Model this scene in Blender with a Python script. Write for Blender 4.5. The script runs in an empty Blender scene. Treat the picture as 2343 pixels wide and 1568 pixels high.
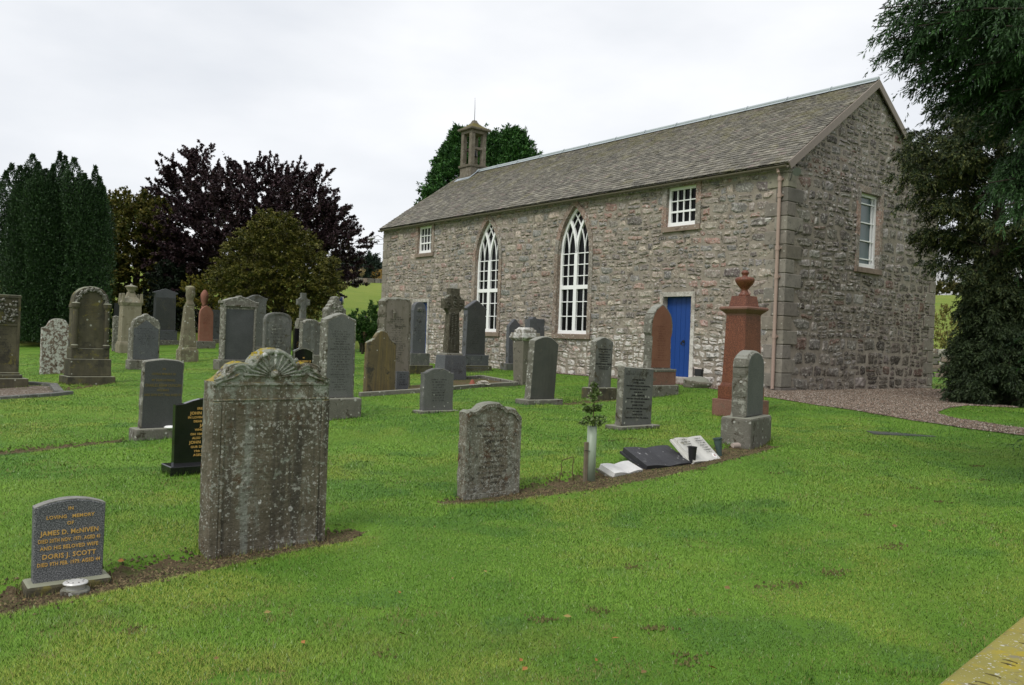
import bpy, bmesh, math, random
import numpy as np
from mathutils import Vector, Matrix
R = math.radians
scene = bpy.context.scene
col = scene.collection
random.seed(7); RNG = np.random.default_rng(7)

# ---------------------------------------------------------------- camera
PW, PH = 2342.0, 1568.0                       # pixel frame in which the photograph was measured
FPX, PITCH, ROLL, CAMZ = 1902.7, -0.00273, 0.03587, 0.983
_fw = np.array([0, math.cos(PITCH), math.sin(PITCH)]); _r0 = np.array([1., 0, 0]); _u0 = np.cross(_r0, _fw)
_r = math.cos(ROLL)*_r0 + math.sin(ROLL)*_u0; _u = -math.sin(ROLL)*_r0 + math.cos(ROLL)*_u0
CAM = np.array([0, 0, CAMZ])
cd = bpy.data.cameras.new('camera'); cam = bpy.data.objects.new('camera', cd); col.objects.link(cam)
cam.matrix_world = Matrix(((_r[0], _u[0], -_fw[0], 0), (_r[1], _u[1], -_fw[1], 0), (_r[2], _u[2], -_fw[2], CAMZ), (0, 0, 0, 1)))
cd.sensor_width = 36.0; cd.sensor_fit = 'HORIZONTAL'; cd.lens = FPX/PW*36.0
cd.clip_start = 0.05; cd.clip_end = 6000
scene.camera = cam

# ---------------------------------------------------------------- world and sun
SUN_EL, SUN_AZ = R(50), R(215)                # overcast: soft sun high behind and left of the viewer
w = bpy.data.worlds.new('World'); scene.world = w; w.use_nodes = True
nt = w.node_tree; nt.nodes.clear()
def _wn(t, **k):
    n = nt.nodes.new(t)
    for a, b in k.items(): setattr(n, a, b)
    return n
out = _wn('ShaderNodeOutputWorld'); bg = _wn('ShaderNodeBackground'); bg.inputs['Strength'].default_value = 0.1
sky = _wn('ShaderNodeTexSky', sky_type='NISHITA', sun_disc=False, sun_elevation=SUN_EL, sun_rotation=SUN_AZ)
tc = _wn('ShaderNodeTexCoord'); mp = _wn('ShaderNodeMapping'); mp.inputs['Scale'].default_value = (1.0, 1.0, 2.6)
n1 = _wn('ShaderNodeTexNoise'); n1.inputs['Scale'].default_value = 2.3; n1.inputs['Detail'].default_value = 5; n1.inputs['Roughness'].default_value = .5
rp = _wn('ShaderNodeValToRGB')
rp.color_ramp.elements[0].position = .30; rp.color_ramp.elements[0].color = (5.9, 6.15, 6.55, 1)
rp.color_ramp.elements[1].position = .66; rp.color_ramp.elements[1].color = (8.05, 8.12, 8.25, 1)
mx = _wn('ShaderNodeMix', data_type='RGBA'); mx.inputs[0].default_value = .93
L = nt.links
L.new(tc.outputs['Generated'], mp.inputs['Vector']); L.new(mp.outputs[0], n1.inputs['Vector']); L.new(n1.outputs['Fac'], rp.inputs[0])
L.new(sky.outputs[0], mx.inputs[6]); L.new(rp.outputs[0], mx.inputs[7]); L.new(mx.outputs[2], bg.inputs['Color']); L.new(bg.outputs[0], out.inputs[0])
sl = bpy.data.lights.new('sun', 'SUN'); sl.energy = 1.5; sl.angle = R(20); sl.color = (1.0, .97, .92)
sun = bpy.data.objects.new('sun', sl); col.objects.link(sun)
sd = Vector((math.sin(SUN_AZ)*math.cos(SUN_EL), math.cos(SUN_AZ)*math.cos(SUN_EL), math.sin(SUN_EL)))
sun.rotation_euler = sd.to_track_quat('Z', 'Y').to_euler(); sun.location = (0, 0, 60)
scene.view_settings.view_transform = 'Standard'; scene.view_settings.look = 'None'
scene.view_settings.exposure = 0.4; scene.view_settings.gamma = 1.0

# ---------------------------------------------------------------- terrain height
YAW = 0.89619                                # direction of the church
EX = np.array([-math.cos(YAW), math.sin(YAW), 0]); EY = np.array([math.sin(YAW), math.cos(YAW), 0])
CORNER = np.array([6.393, 19.714, 0.0])
def smooth(t):
    t = np.clip(t, 0, 1); return t*t*(3-2*t)
def g(x, y):
    x = np.asarray(x, float); y = np.asarray(y, float)
    d = -((x-CORNER[0])*EY[0] + (y-CORNER[1])*EY[1])          # metres in front of the long wall
    z = -0.036*np.maximum(d-.9, 0)
    near = smooth((d-1.5)/3)
    z = z + near*(0.020*np.sin(.9*x+.5*y+1)+.016*np.sin(.6*x-1.25*y+.4)+.008*np.sin(2.2*x+1.4*y)+.007*np.sin(1.7*x-2.3*y+2))
    r = np.hypot(x, y); az = np.arctan2(x, np.maximum(y, 1e-3))
    t = np.maximum(r-48, 0)
    z = z + .135*(np.minimum(t, 66) - 4*(1-np.exp(-np.minimum(t, 66)/4)))
    z = z + smooth((r-48)/20)*.18*np.sin(.11*x+.07*y)
    z = z - 4.5*smooth((r-125)/120)
    hill = np.interp(az, [-.6, -.12, .2, .46, .6, .8], [34, 44, 60, 80, 74, 60])
    z = z + hill*smooth((r-330)/330)
    return z
def ray(u, v):
    return _fw + _r*(u-PW/2)/FPX + _u*(PH/2-v)/FPX
def at(u, v):                                 # the point of the ground seen at a measured pixel
    d = ray(u, v); lo = 0.5; t = 1.0
    while t < 900:
        p = CAM+d*t
        if p[2] < g(p[0], p[1]): break
        lo = t; t *= 1.03
    hi = t
    for _ in range(40):
        m = (lo+hi)/2; p = CAM+d*m
        if p[2] < g(p[0], p[1]): hi = m
        else: lo = m
    return CAM+d*hi
def at_depth(u, v, D): return CAM+ray(u, v)*D
def proj(P):
    d = np.asarray(P, float)-CAM; k = d@_fw
    return np.array([PW/2+FPX*(d@_r)/k, PH/2-FPX*(d@_u)/k])
def depth(P): return (np.asarray(P, float)-CAM)@_fw

# ---------------------------------------------------------------- object helpers
def tag(o, label=None, cat=None, group=None, kind=None):
    if label: o['label'] = label
    if cat: o['category'] = cat
    if group: o['group'] = group
    if kind: o['kind'] = kind
    return o
def empty(name, loc=(0, 0, 0), rz=0.0):
    o = bpy.data.objects.new(name, None); col.objects.link(o); o.location = loc; o.rotation_euler = (0, 0, rz)
    o.empty_display_size = .2
    return o
class MB:                                     # collects shapes, builds them as ONE mesh object
    def __init__(s): s.v = []; s.f = []; s.c = []
    def add(s, v, f, c=(1, 1, 1)):
        n = len(s.v); s.v += [tuple(map(float, q)) for q in v]; s.f += [tuple(i+n for i in q) for q in f]; s.c += [c]*len(f)
    def box(s, a, b, c=(1, 1, 1)):
        (x0, y0, z0), (x1, y1, z1) = a, b
        s.add([(x0, y0, z0), (x1, y0, z0), (x1, y1, z0), (x0, y1, z0), (x0, y0, z1), (x1, y0, z1), (x1, y1, z1), (x0, y1, z1)],
              [(0, 3, 2, 1), (4, 5, 6, 7), (0, 1, 5, 4), (1, 2, 6, 5), (2, 3, 7, 6), (3, 0, 4, 7)], c)
    def frustum(s, c0, w0, d0, z0, w1, d1, z1, c=(1, 1, 1)):
        x, y = c0; q = []
        for (ww, dd, z) in ((w0, d0, z0), (w1, d1, z1)): q += [(x-ww/2, y-dd/2, z), (x+ww/2, y-dd/2, z), (x+ww/2, y+dd/2, z), (x-ww/2, y+dd/2, z)]
        s.add(q, [(0, 3, 2, 1), (4, 5, 6, 7), (0, 1, 5, 4), (1, 2, 6, 5), (2, 3, 7, 6), (3, 0, 4, 7)], c)
    def lathe(s, prof, cx=0, cy=0, n=20, c=(1, 1, 1), sq=None):
        vs = []; fs = []
        for (r_, z) in prof:
            for k in range(n):
                a = 2*math.pi*k/n; vs.append((cx+r_*math.cos(a), cy+r_*math.sin(a), z))
        for i in range(len(prof)-1):
            for k in range(n):
                k2 = (k+1) % n; fs.append((i*n+k, i*n+k2, (i+1)*n+k2, (i+1)*n+k))
        fs.append(tuple(range(n-1, -1, -1))); fs.append(tuple((len(prof)-1)*n+k for k in range(n)))
        s.add(vs, fs, c)
    def tube(s, pts, rad, n=8, c=(1, 1, 1)):
        pts = [np.array(p, float) for p in pts]; rad = rad if hasattr(rad, '__len__') else [rad]*len(pts)
        vs = []; fs = []
        for i, p in enumerate(pts):
            t = pts[min(i+1, len(pts)-1)]-pts[max(i-1, 0)]; t /= np.linalg.norm(t)+1e-9
            a = np.cross(t, [0, 0, 1.]) if abs(t[2]) < .95 else np.cross(t, [1., 0, 0]); a /= np.linalg.norm(a); b = np.cross(t, a)
            for k in range(n):
                th = 2*math.pi*k/n; vs.append(p+rad[i]*(math.cos(th)*a+math.sin(th)*b))
        for i in range(len(pts)-1):
            for k in range(n):
                k2 = (k+1) % n; fs.append((i*n+k, (i+1)*n+k, (i+1)*n+k2, i*n+k2))
        fs.append(tuple(range(n))); fs.append(tuple((len(pts)-1)*n+k for k in range(n-1, -1, -1)))
        s.add(vs, fs, c)
    def build(s, name, material, parent=None, smooth=False, bevel=0.0, cols=False, seg=2, recalc=True):
        me = bpy.data.meshes.new(name); me.from_pydata(s.v, [], s.f)
        if cols:
            ca = me.color_attributes.new('Col', 'FLOAT_COLOR', 'CORNER')
            nl = [len(f) for f in s.f]; arr = np.repeat(np.array([(c[0], c[1], c[2], 1.) for c in s.c]), nl, axis=0)
            ca.data.foreach_set('color', arr.astype(np.float32).ravel())
        if recalc:
            bm = bmesh.new(); bm.from_mesh(me); bmesh.ops.recalc_face_normals(bm, faces=bm.faces); bm.to_mesh(me); bm.free()
        me.materials.append(material)
        if smooth: me.polygons.foreach_set('use_smooth', [True]*len(me.polygons))
        o = bpy.data.objects.new(name, me); col.objects.link(o)
        if parent: o.parent = parent
        if bevel:
            m = o.modifiers.new('bevel', 'BEVEL'); m.width = bevel; m.segments = seg; m.limit_method = 'ANGLE'; m.angle_limit = R(38)
        return o
def np_mesh(name, V, F, material, parent=None, cols=None, normals=None):
    """big meshes from arrays: V (n,3), F (m,k)"""
    V = np.asarray(V, np.float32); F = np.asarray(F, np.int32); k = F.shape[1]
    me = bpy.data.meshes.new(name)
    me.vertices.add(len(V)); me.vertices.foreach_set('co', V.ravel())
    me.loops.add(F.size); me.loops.foreach_set('vertex_index', F.ravel())
    me.polygons.add(len(F)); me.polygons.foreach_set('loop_start', np.arange(0, F.size, k, dtype=np.int32))
    if cols is not None:
        ca = me.color_attributes.new('Col', 'FLOAT_COLOR', 'POINT')
        ca.data.foreach_set('color', np.c_[cols, np.ones(len(cols))].astype(np.float32).ravel())
    me.update(calc_edges=True)
    me.polygons.foreach_set('use_smooth', np.ones(len(F), bool))
    if normals is not None: me.normals_split_custom_set_from_vertices(np.asarray(normals, np.float32))
    me.materials.append(material)
    o = bpy.data.objects.new(name, me); col.objects.link(o)
    if parent: o.parent = parent
    return o

# ---------------------------------------------------------------- materials
class Mat:
    def __init__(s, name, rough=.85, spec=.3):
        s.m = bpy.data.materials.new(name); s.m.use_nodes = True; s.t = s.m.node_tree
        s.b = s.t.nodes['Principled BSDF']; s.b.inputs['Roughness'].default_value = rough; s.b.inputs['Specular IOR Level'].default_value = spec
        s._o = None
    def n(s, t, **k):
        q = s.t.nodes.new(t)
        for a, b in k.items(): setattr(q, a, b)
        return q
    def link(s, a, b): s.t.links.new(a, b)
    def obj(s, sc=(1, 1, 1), rnd=True):
        tc = s.n('ShaderNodeTexCoord'); mp = s.n('ShaderNodeMapping'); mp.inputs['Scale'].default_value = sc
        s.link(tc.outputs['Object'], mp.inputs['Vector'])
        if rnd:
            oi = s.n('ShaderNodeObjectInfo'); mu = s.n('ShaderNodeMath', operation='MULTIPLY'); mu.inputs[1].default_value = 53.7
            s.link(oi.outputs['Random'], mu.inputs[0]); s.link(mu.outputs[0], mp.inputs['Location'])
        return mp.outputs[0]
    def noise(s, v, scale, detail=4, rough=.55, dist=0):
        q = s.n('ShaderNodeTexNoise'); s.link(v, q.inputs['Vector']); q.inputs['Scale'].default_value = scale
        q.inputs['Detail'].default_value = detail; q.inputs['Roughness'].default_value = rough; q.inputs['Distortion'].default_value = dist
        return q.outputs['Fac']
    def ramp(s, f, stops, interp='LINEAR'):
        q = s.n('ShaderNodeValToRGB'); cr = q.color_ramp; cr.interpolation = interp
        while len(cr.elements) < len(stops): cr.elements.new(.5)
        for e, (p, c) in zip(cr.elements, stops):
            e.position = p; e.color = (c, c, c, 1) if not hasattr(c, '__len__') else (c[0], c[1], c[2], 1)
        s.link(f, q.inputs[0]); return q.outputs[0]
    def mix(s, f, a, b, mode='MIX'):
        q = s.n('ShaderNodeMix', data_type='RGBA', blend_type=mode)
        for sock, val in ((q.inputs[0], f), (q.inputs[6], a), (q.inputs[7], b)):
            if hasattr(val, 'is_linked') or hasattr(val, 'links'): s.link(val, sock)
            elif hasattr(val, '__len__'): sock.default_value = (val[0], val[1], val[2], 1)
            else: sock.default_value = val
        return q.outputs[2]
    def math(s, op, a, b=None):
        q = s.n('ShaderNodeMath', operation=op)
        for i, val in enumerate((a, b)):
            if val is None: continue
            if hasattr(val, 'links'): s.link(val, q.inputs[i])
            else: q.inputs[i].default_value = val
        return q.outputs[0]
    def spots(s, v, scale, rad=.3, keep=.5, wob=.35):
        """round lichen spots: mask 0..1"""
        nz = s.n('ShaderNodeTexNoise'); nz.inputs['Scale'].default_value = scale*1.6; nz.inputs['Detail'].default_value = 3; s.link(v, nz.inputs['Vector'])
        va = s.n('ShaderNodeVectorMath', operation='SCALE'); va.inputs['Scale'].default_value = wob/scale; s.link(nz.outputs['Color'], va.inputs[0])
        ad = s.n('ShaderNodeVectorMath', operation='ADD'); s.link(v, ad.inputs[0]); s.link(va.outputs[0], ad.inputs[1])
        vo = s.n('ShaderNodeTexVoronoi'); vo.inputs['Scale'].default_value = scale; s.link(ad.outputs[0], vo.inputs['Vector'])
        sep = s.n('ShaderNodeSeparateColor'); s.link(vo.outputs['Color'], sep.inputs[0])
        on = s.math('LESS_THAN', sep.outputs[0], keep)
        rr = s.math('MULTIPLY', sep.outputs[1], rad); rr = s.math('ADD', rr, rad*.35)
        df = s.math('SUBTRACT', rr, vo.outputs['Distance']); df = s.math('MULTIPLY', df, 14.0)
        q = s.n('ShaderNodeClamp'); s.link(df, q.inputs[0])
        return s.math('MULTIPLY', q.outputs[0], on)
    def bump(s, h, strength=.4, dist=.01):
        q = s.n('ShaderNodeBump'); q.inputs['Strength'].default_value = strength; q.inputs['Distance'].default_value = dist
        s.link(h, q.inputs['Height']); s.link(q.outputs[0], s.b.inputs['Normal'])
    def color(s, c):
        if hasattr(c, 'links'): s.link(c, s.b.inputs['Base Color'])
        else: s.b.inputs['Base Color'].default_value = (c[0], c[1], c[2], 1)
        return s
    def up(s):
        gm = s.n('ShaderNodeNewGeometry'); sp = s.n('ShaderNodeSeparateXYZ'); s.link(gm.outputs['Normal'], sp.inputs[0]); return sp.outputs[2]
def simple(name, c, rough=.6, spec=.4, metal=0, var=.12, scale=20, bump=.1):
    m = Mat(name, rough, spec); v = m.obj(); f = m.noise(v, scale)
    m.color(m.mix(f, [k*(1-var) for k in c], [k*(1+var) for k in c])); m.b.inputs['Metallic'].default_value = metal
    if bump: m.bump(m.noise(v, scale*4), bump, .004)
    return m.m
def stone(name, c1, c2, scale=5, grain=None, blotch=(), spots=(), streak=None, top=None, rough=.88, bump=.5, bdist=.012, spec=.25, attr=False):
    m = Mat(name, rough, spec); v = m.obj()
    f = m.noise(v, scale, 6, .62)
    c = m.mix(m.ramp(f, [(.3, 0), (.7, 1)]), c1, c2)
    h = m.noise(v, scale*9, 6, .7)
    if attr:
        a = m.n('ShaderNodeVertexColor', layer_name='Col'); c = m.mix(1.0, c, a.outputs[0], 'MULTIPLY')
    if grain:
        amt, gs, dk, lt = grain
        gn = m.noise(v, gs, 2, .6)
        c = m.mix(m.math('MULTIPLY', m.ramp(gn, [(.52, 0), (.60, 1)]), amt), c, lt)
        c = m.mix(m.math('MULTIPLY', m.ramp(gn, [(.40, 1), (.47, 0)]), amt), c, dk)
    if streak:
        scol, amt, fr = streak
        vs = m.obj((fr, fr, .55)); sf = m.noise(vs, 1.0, 5, .65)
        c = m.mix(m.math('MULTIPLY', m.ramp(sf, [(.45, 0), (.62, 1)]), amt), c, scol)
    for (bc, cov, sc) in blotch:
        bn = m.noise(v, sc, 7, .72, .3); lo = 1-cov
        c = m.mix(m.ramp(bn, [(.28+.42*lo, 0), (.36+.42*lo, 1)]), c, bc)
    for (sc_, keep, scl, rad) in spots:
        c = m.mix(m.spots(v, scl, rad, keep), c, sc_)
    if top:
        tcl, lo = top
        tn = m.math('ADD', m.up(), m.math('MULTIPLY', m.math('SUBTRACT', m.noise(v, 9, 5, .7), .5), .9))
        c = m.mix(m.ramp(tn, [(lo, 0), (lo+.2, 1)]), c, tcl)
    m.color(c); m.bump(h, bump, bdist)
    return m.m

# ---------------------------------------------------------------- shared materials
M = {}
def rubble_material():
    m = Mat('rubble_stone', .9, .2); v = m.obj((1, 1, 1), False)
    a = m.n('ShaderNodeVertexColor', layer_name='Col')
    f = m.noise(v, 7, 7, .68)
    c = m.mix(1.0, a.outputs[0], m.ramp(f, [(.25, .55), (.5, 1.0), (.75, 1.45)]), 'MULTIPLY')
    c = m.mix(m.math('MULTIPLY', m.ramp(m.noise(v, 16, 6, .75), [(.54, 0), (.60, 1)]), .7), c, (.075, .066, .052))
    c = m.mix(m.math('MULTIPLY', m.ramp(m.noise(v, 21, 6, .7), [(.55, 0), (.60, 1)]), .8), c, (.47, .45, .40))
    c = m.mix(m.math('MULTIPLY', m.spots(v, 9, .28, .35), .7), c, (.47, .46, .42))
    # remains of old limewash low on the long wall
    sp = m.n('ShaderNodeSeparateXYZ'); m.link(v, sp.inputs[0])
    low = m.ramp(m.math('MULTIPLY', sp.outputs[2], .25), [(.0, .21), (.28, .15), (.50, 0), (1, -.0)])
    frontonly = m.math('GREATER_THAN', sp.outputs[0], .02)
    near = m.ramp(m.math('MULTIPLY', sp.outputs[0], .1), [(.0, 1.0), (.6, .8), (.85, .45), (1, .5)])
    k = m.math('MULTIPLY', m.math('MULTIPLY', low, frontonly), near)
    wn = m.math('ADD', m.noise(v, 3.1, 8, .75), k)
    c = m.mix(m.math('MULTIPLY', m.ramp(wn, [(.585, 0), (.67, 1)]), .85), c, (.62, .59, .55))
    # gable stones darkened through noise, more toward the far end and the foot
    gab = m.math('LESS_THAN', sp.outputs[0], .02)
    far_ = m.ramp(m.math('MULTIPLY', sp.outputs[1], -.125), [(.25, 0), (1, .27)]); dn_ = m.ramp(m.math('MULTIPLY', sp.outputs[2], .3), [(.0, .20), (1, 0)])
    dark_m = m.math('ADD', m.math('ADD', m.noise(v, 1.7, 7, .7), far_), dn_)
    c = m.mix(m.math('MULTIPLY', m.math('MULTIPLY', m.ramp(dark_m, [(.60, 0), (.80, 1)]), gab), .72), c, m.mix(1.0, c, (.30, .25, .21), 'MULTIPLY'))
    m.color(c)
    h = m.math('ADD', m.noise(v, 30, 7, .7), m.math('MULTIPLY', m.noise(v, 9, 4, .6), 1.5)); m.bump(h, .75, .022)
    return m.m
def roof_material():
    m = Mat('slate', .85, .25); v = m.obj((1, 1, 1), False)
    a = m.n('ShaderNodeVertexColor', layer_name='Col')
    c = m.mix(1.0, a.outputs[0], m.ramp(m.noise(v, 5, 6, .6), [(.25, .6), (.75, 1.4)]), 'MULTIPLY')
    sp = m.n('ShaderNodeSeparateXYZ'); m.link(v, sp.inputs[0])
    hi = m.ramp(m.math('MULTIPLY', m.math('SUBTRACT', sp.outputs[2], 5.4), .36), [(.35, 0), (1, .13)])
    mn = m.math('ADD', m.noise(v, 1.6, 8, .72), hi)
    c = m.mix(m.math('MULTIPLY', m.ramp(mn, [(.56, 0), (.68, 1)]), .55), c, (.16, .145, .06))
    c = m.mix(m.math('MULTIPLY', m.ramp(m.noise(v, 26, 5, .7), [(.55, 0), (.62, 1)]), .5), c, (.40, .40, .34))
    c = m.mix(m.math('MULTIPLY', m.ramp(m.noise(v, 1.1, 3, .6), [(.62, 0), (.74, 1)]), .6), c, (.08, .075, .06))
    m.color(c); m.bump(m.noise(v, 40, 5, .7), .5, .01)
    return m.m
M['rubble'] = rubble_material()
M['slate'] = roof_material()
M['mortar'] = stone('lime_mortar', (.21, .18, .145), (.33, .29, .24), 4, blotch=[((.10, .085, .07), .35, 6)], bump=.8)
M['red_sandstone'] = stone('red_sandstone', (.185, .14, .11), (.27, .21, .165), 3, blotch=[((.12, .09, .075), .3, 5)], spots=[((.42, .40, .36), .3, 14, .25)], bump=.5)
M['pale_stone'] = stone('limewashed_stone', (.33, .30, .265), (.46, .43, .39), 5, blotch=[((.24, .185, .15), .46, 6)], bump=.5)
M['grey_stone'] = stone('grey_stone', (.17, .155, .13), (.26, .235, .195), 6, blotch=[((.10, .09, .07), .35, 8)], spots=[((.42, .41, .36), .4, 10, .3)], bump=.6)
M['quoin'] = stone('quoin_stone', (.20, .185, .16), (.29, .27, .235), 6, blotch=[((.13, .12, .10), .35, 8)], spots=[((.42, .41, .36), .35, 12, .28)], bump=.8, attr=True)
M['white_paint'] = simple('white_paint', (.87, .87, .86), .45, .4, var=.03, bump=.03)
M['glass'] = simple('window_glass', (.006, .0065, .007), .08, .09, var=.1, bump=0)
M['blind'] = simple('blind_behind_glass', (.085, .125, .13), .25, .5, var=.06, bump=0)
M['blue_paint'] = simple('blue_paint', (.007, .048, .225), .5, .35, var=.1, scale=6, bump=.05)
M['black_iron'] = simple('black_iron', (.015, .015, .016), .5, .4)
M['gutter'] = simple('gutter_paint', (.135, .115, .085), .55, .3)
M['pipe'] = simple('pipe_paint', (.36, .265, .22), .55, .3)
M['barge'] = simple('bargeboard_paint', (.235, .195, .165), .6, .3)
M['lead'] = simple('lead', (.30, .34, .37), .45, .4, var=.2, scale=6)
M['ridge'] = simple('zinc_ridge', (.36, .40, .41), .4, .4, var=.15, scale=4)
M['belfry'] = stone('belfry_stone', (.12, .103, .08), (.19, .165, .128), 5, blotch=[((.30, .28, .24), .3, 9), ((.10, .08, .06), .35, 6)], top=((.125, .105, .03), .55), bump=.6)
M['lamp_metal'] = simple('lamp_metal', (.22, .22, .23), .4, .5, metal=.6)
M['steel'] = simple('steel', (.05, .05, .05), .5, .5)

# ---------------------------------------------------------------- the church
CL, CW, CH, CR = 18.97, 7.65, 5.40, 8.197
church = empty('church', CORNER, math.atan2(EX[1], EX[0]))
tag(church, 'long grey rubble stone church with slate roof, pointed windows and bellcote', 'church')
FRONT = lambda s, z, d: (s, d, z)
GABLE = lambda s, z, d: (-d, -s, z)
# openings on the long wall: (s0, s1, z0, z_spring, z_apex)
OPEN_F = [(2.73, 3.70, .17, 2.31, 2.31), (2.70, 3.70, 4.20, 5.26, 5.26), (6.66, 8.06, 1.24, 3.72, 5.16),
          (11.08, 12.44, 1.24, 3.72, 5.14), (15.32, 16.30, 4.22, 5.26, 5.26), (15.45, 16.42, .17, 2.33, 2.33)]
OPEN_G = [(3.28, 4.30, 3.24, 5.20, 5.20)]
MARG = .16
def arch_half(o, z):                          # half width of the opening at height z
    s0, s1, z0, zs, za = o; hw = (s1-s0)/2
    if z <= z0 or z >= za: return 0 if za > zs or z > za else hw
    if z <= zs or za == zs: return hw
    h = za-zs; c = (h*h-hw*hw)/(2*hw); Rr = hw+c
    return max(0, math.sqrt(max(Rr*Rr-(z-zs)**2, 0))-c)
def outline(o, grow=0, n=12):
    """outline of an opening from its lower left corner over the top to the lower right"""
    s0, s1, z0, zs, za = o; cx = (s0+s1)/2; hw = (s1-s0)/2+grow
    if za == zs: return [(cx-hw, z0), (cx-hw, zs+grow), (cx+hw, zs+grow), (cx+hw, z0)]
    h = za-zs+grow*1.25; c = (h*h-hw*hw)/(2*hw); Rr = hw+c; am = math.atan2(h, c)
    Lf = [(cx+c-Rr*math.cos(am*i/n), zs+Rr*math.sin(am*i/n)) for i in range(n+1)]
    return [(cx-hw, z0)]+Lf+[(2*cx-p[0], p[1]) for p in Lf[-2::-1]]+[(cx+hw, z0)]
rr = random.Random(11)
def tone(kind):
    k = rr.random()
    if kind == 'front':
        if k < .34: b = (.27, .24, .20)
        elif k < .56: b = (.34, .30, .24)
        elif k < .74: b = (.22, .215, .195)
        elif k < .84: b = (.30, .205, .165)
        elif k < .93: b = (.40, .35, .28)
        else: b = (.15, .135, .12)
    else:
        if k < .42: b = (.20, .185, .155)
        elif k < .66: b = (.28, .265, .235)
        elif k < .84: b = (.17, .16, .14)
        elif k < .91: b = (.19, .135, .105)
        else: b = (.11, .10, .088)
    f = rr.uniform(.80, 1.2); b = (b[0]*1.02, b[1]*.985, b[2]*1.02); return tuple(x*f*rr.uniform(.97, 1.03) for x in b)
def warp(s, z):
    return .022*math.sin(1.9*s+2.3*z)+.015*math.sin(4.7*s-1.3*z+1), .028*math.sin(1.3*s+.6*z+2)+.018*math.sin(3.9*s+2.9*z)
def one_stone(mb, P, a0, a1, z0, z1, kind, sl0=0, sl1=0):
    n, mm = 5, 4; gp = .005; vs = []; c = tone(kind)
    dp = rr.uniform(.008, .032); ph = [rr.uniform(0, 6.28) for _ in range(4)]; tl = rr.uniform(-.012, .012); tz = rr.uniform(-.012, .012)
    rc = rr.uniform(.02, .12)
    for j in range(mm+1):
        for i in range(n+1):
            fa, fb = i/n, j/mm; A, B = 2*fa-1, 2*fb-1
            x0 = a0+gp+sl0*fb; x1 = a1-gp+sl1*fb
            e = .011*math.sin(ph[0]+5*fb+3*fa)+.008*math.sin(ph[1]+9*fb)
            e2 = .011*math.sin(ph[2]+6*fa+2*fb)+.008*math.sin(ph[3]+11*fa)
            k = rc*(abs(A)**3)*(abs(B)**3)
            s = (x0+x1)/2+(x1-x0)/2*A*(1-k)+e; z = (z0+z1)/2+((z1-z0)/2-gp)*B*(1-k)+e2
            edge = (i in (0, n)) or (j in (0, mm))
            d = -.014 if edge else dp+tl*A+tz*B+rr.uniform(-.009, .009)
            ws, wz = warp(s, z); vs.append(P(s+ws, z+wz, d))
    fs = [(j*(n+1)+i, j*(n+1)+i+1, (j+1)*(n+1)+i+1, (j+1)*(n+1)+i) for j in range(mm) for i in range(n)]
    mb.add(vs, fs, c)
def rubble(mb, P, lims, z0, z1, opens, kind):
    z = z0
    while z < z1-.04:
        h = min(rr.choice([.14, .18, .22, .25, .29, .35]), z1-z)
        if z1-z-h < .1: h = z1-z
        (l0, r0), (l1, r1) = lims(z), lims(z+h)
        if r1-l1 < .12: break
        blocks = []
        for o in opens:
            if z+h > o[2]-.1 and z < o[4]+.12:
                hw = max(arch_half(o, max(z, o[2]+.001)), arch_half(o, z+h), arch_half(o, z+h/2)) + MARG*.45; cx = (o[0]+o[1])/2
                if hw > MARG*.46 or z < o[4]+.1: blocks.append((cx-hw, cx+hw))
        blocks.sort(); segs = []; cur = l0
        for a, b in blocks:
            if a > cur: segs.append((cur, a))
            cur = max(cur, b)
        segs.append((cur, r0))
        for si, (a, b) in enumerate(segs):
            s = a
            while s < b-.02:
                wd = rr.uniform(.75, 2.4)*h*rr.choice([.7, 1, 1, 1.25]); wd = max(.12, min(wd, .62))
                if b-s-wd < .13: wd = b-s
                e = s+wd
                sl0 = (l1-l0) if (si == 0 and s == a) else rr.uniform(-.03, .03)
                sl1 = (r1-r0) if (si == len(segs)-1 and e >= b-1e-6) else rr.uniform(-.03, .03)
                if wd > .9 and False: pass
                if h > .17 and rr.random() < .47 and (s > a+.01 or si > 0):
                    k = 2 if h < .26 else rr.choice([2, 3]); zz = z; cuts = sorted(rr.uniform(.25, .75) for _ in range(k-1)) if k == 2 else [rr.uniform(.28, .38), rr.uniform(.62, .72)]
                    cuts = [0]+cuts+[1]
                    for q in range(k):
                        za, zb = z+h*cuts[q], z+h*cuts[q+1]
                        if rr.random() < .45 and wd > .3:
                            mid = s+wd*rr.uniform(.35, .65)
                            one_stone(mb, P, s, mid, za, zb, kind); one_stone(mb, P, mid, e, za, zb, kind)
                        else: one_stone(mb, P, s, e, za, zb, kind)
                else:
                    one_stone(mb, P, s, e, z, z+h, kind, sl0, sl1)
                s = e
        z += h
def quoin_len(z, face):
    i = int(z/.34) % 2
    return (.30 if i == 0 else .56) if face == 'f' else (.60 if i == 0 else .34)
rake = (CR-CH)/(CW/2)
mb = MB()
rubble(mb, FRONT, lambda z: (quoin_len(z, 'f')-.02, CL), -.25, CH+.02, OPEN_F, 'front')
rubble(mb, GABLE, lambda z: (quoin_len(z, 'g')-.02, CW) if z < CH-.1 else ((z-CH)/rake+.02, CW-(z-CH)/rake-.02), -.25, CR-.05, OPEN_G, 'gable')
o = mb.build('rubble_wall', M['rubble'], church, smooth=False, cols=True, recalc=False)
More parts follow.
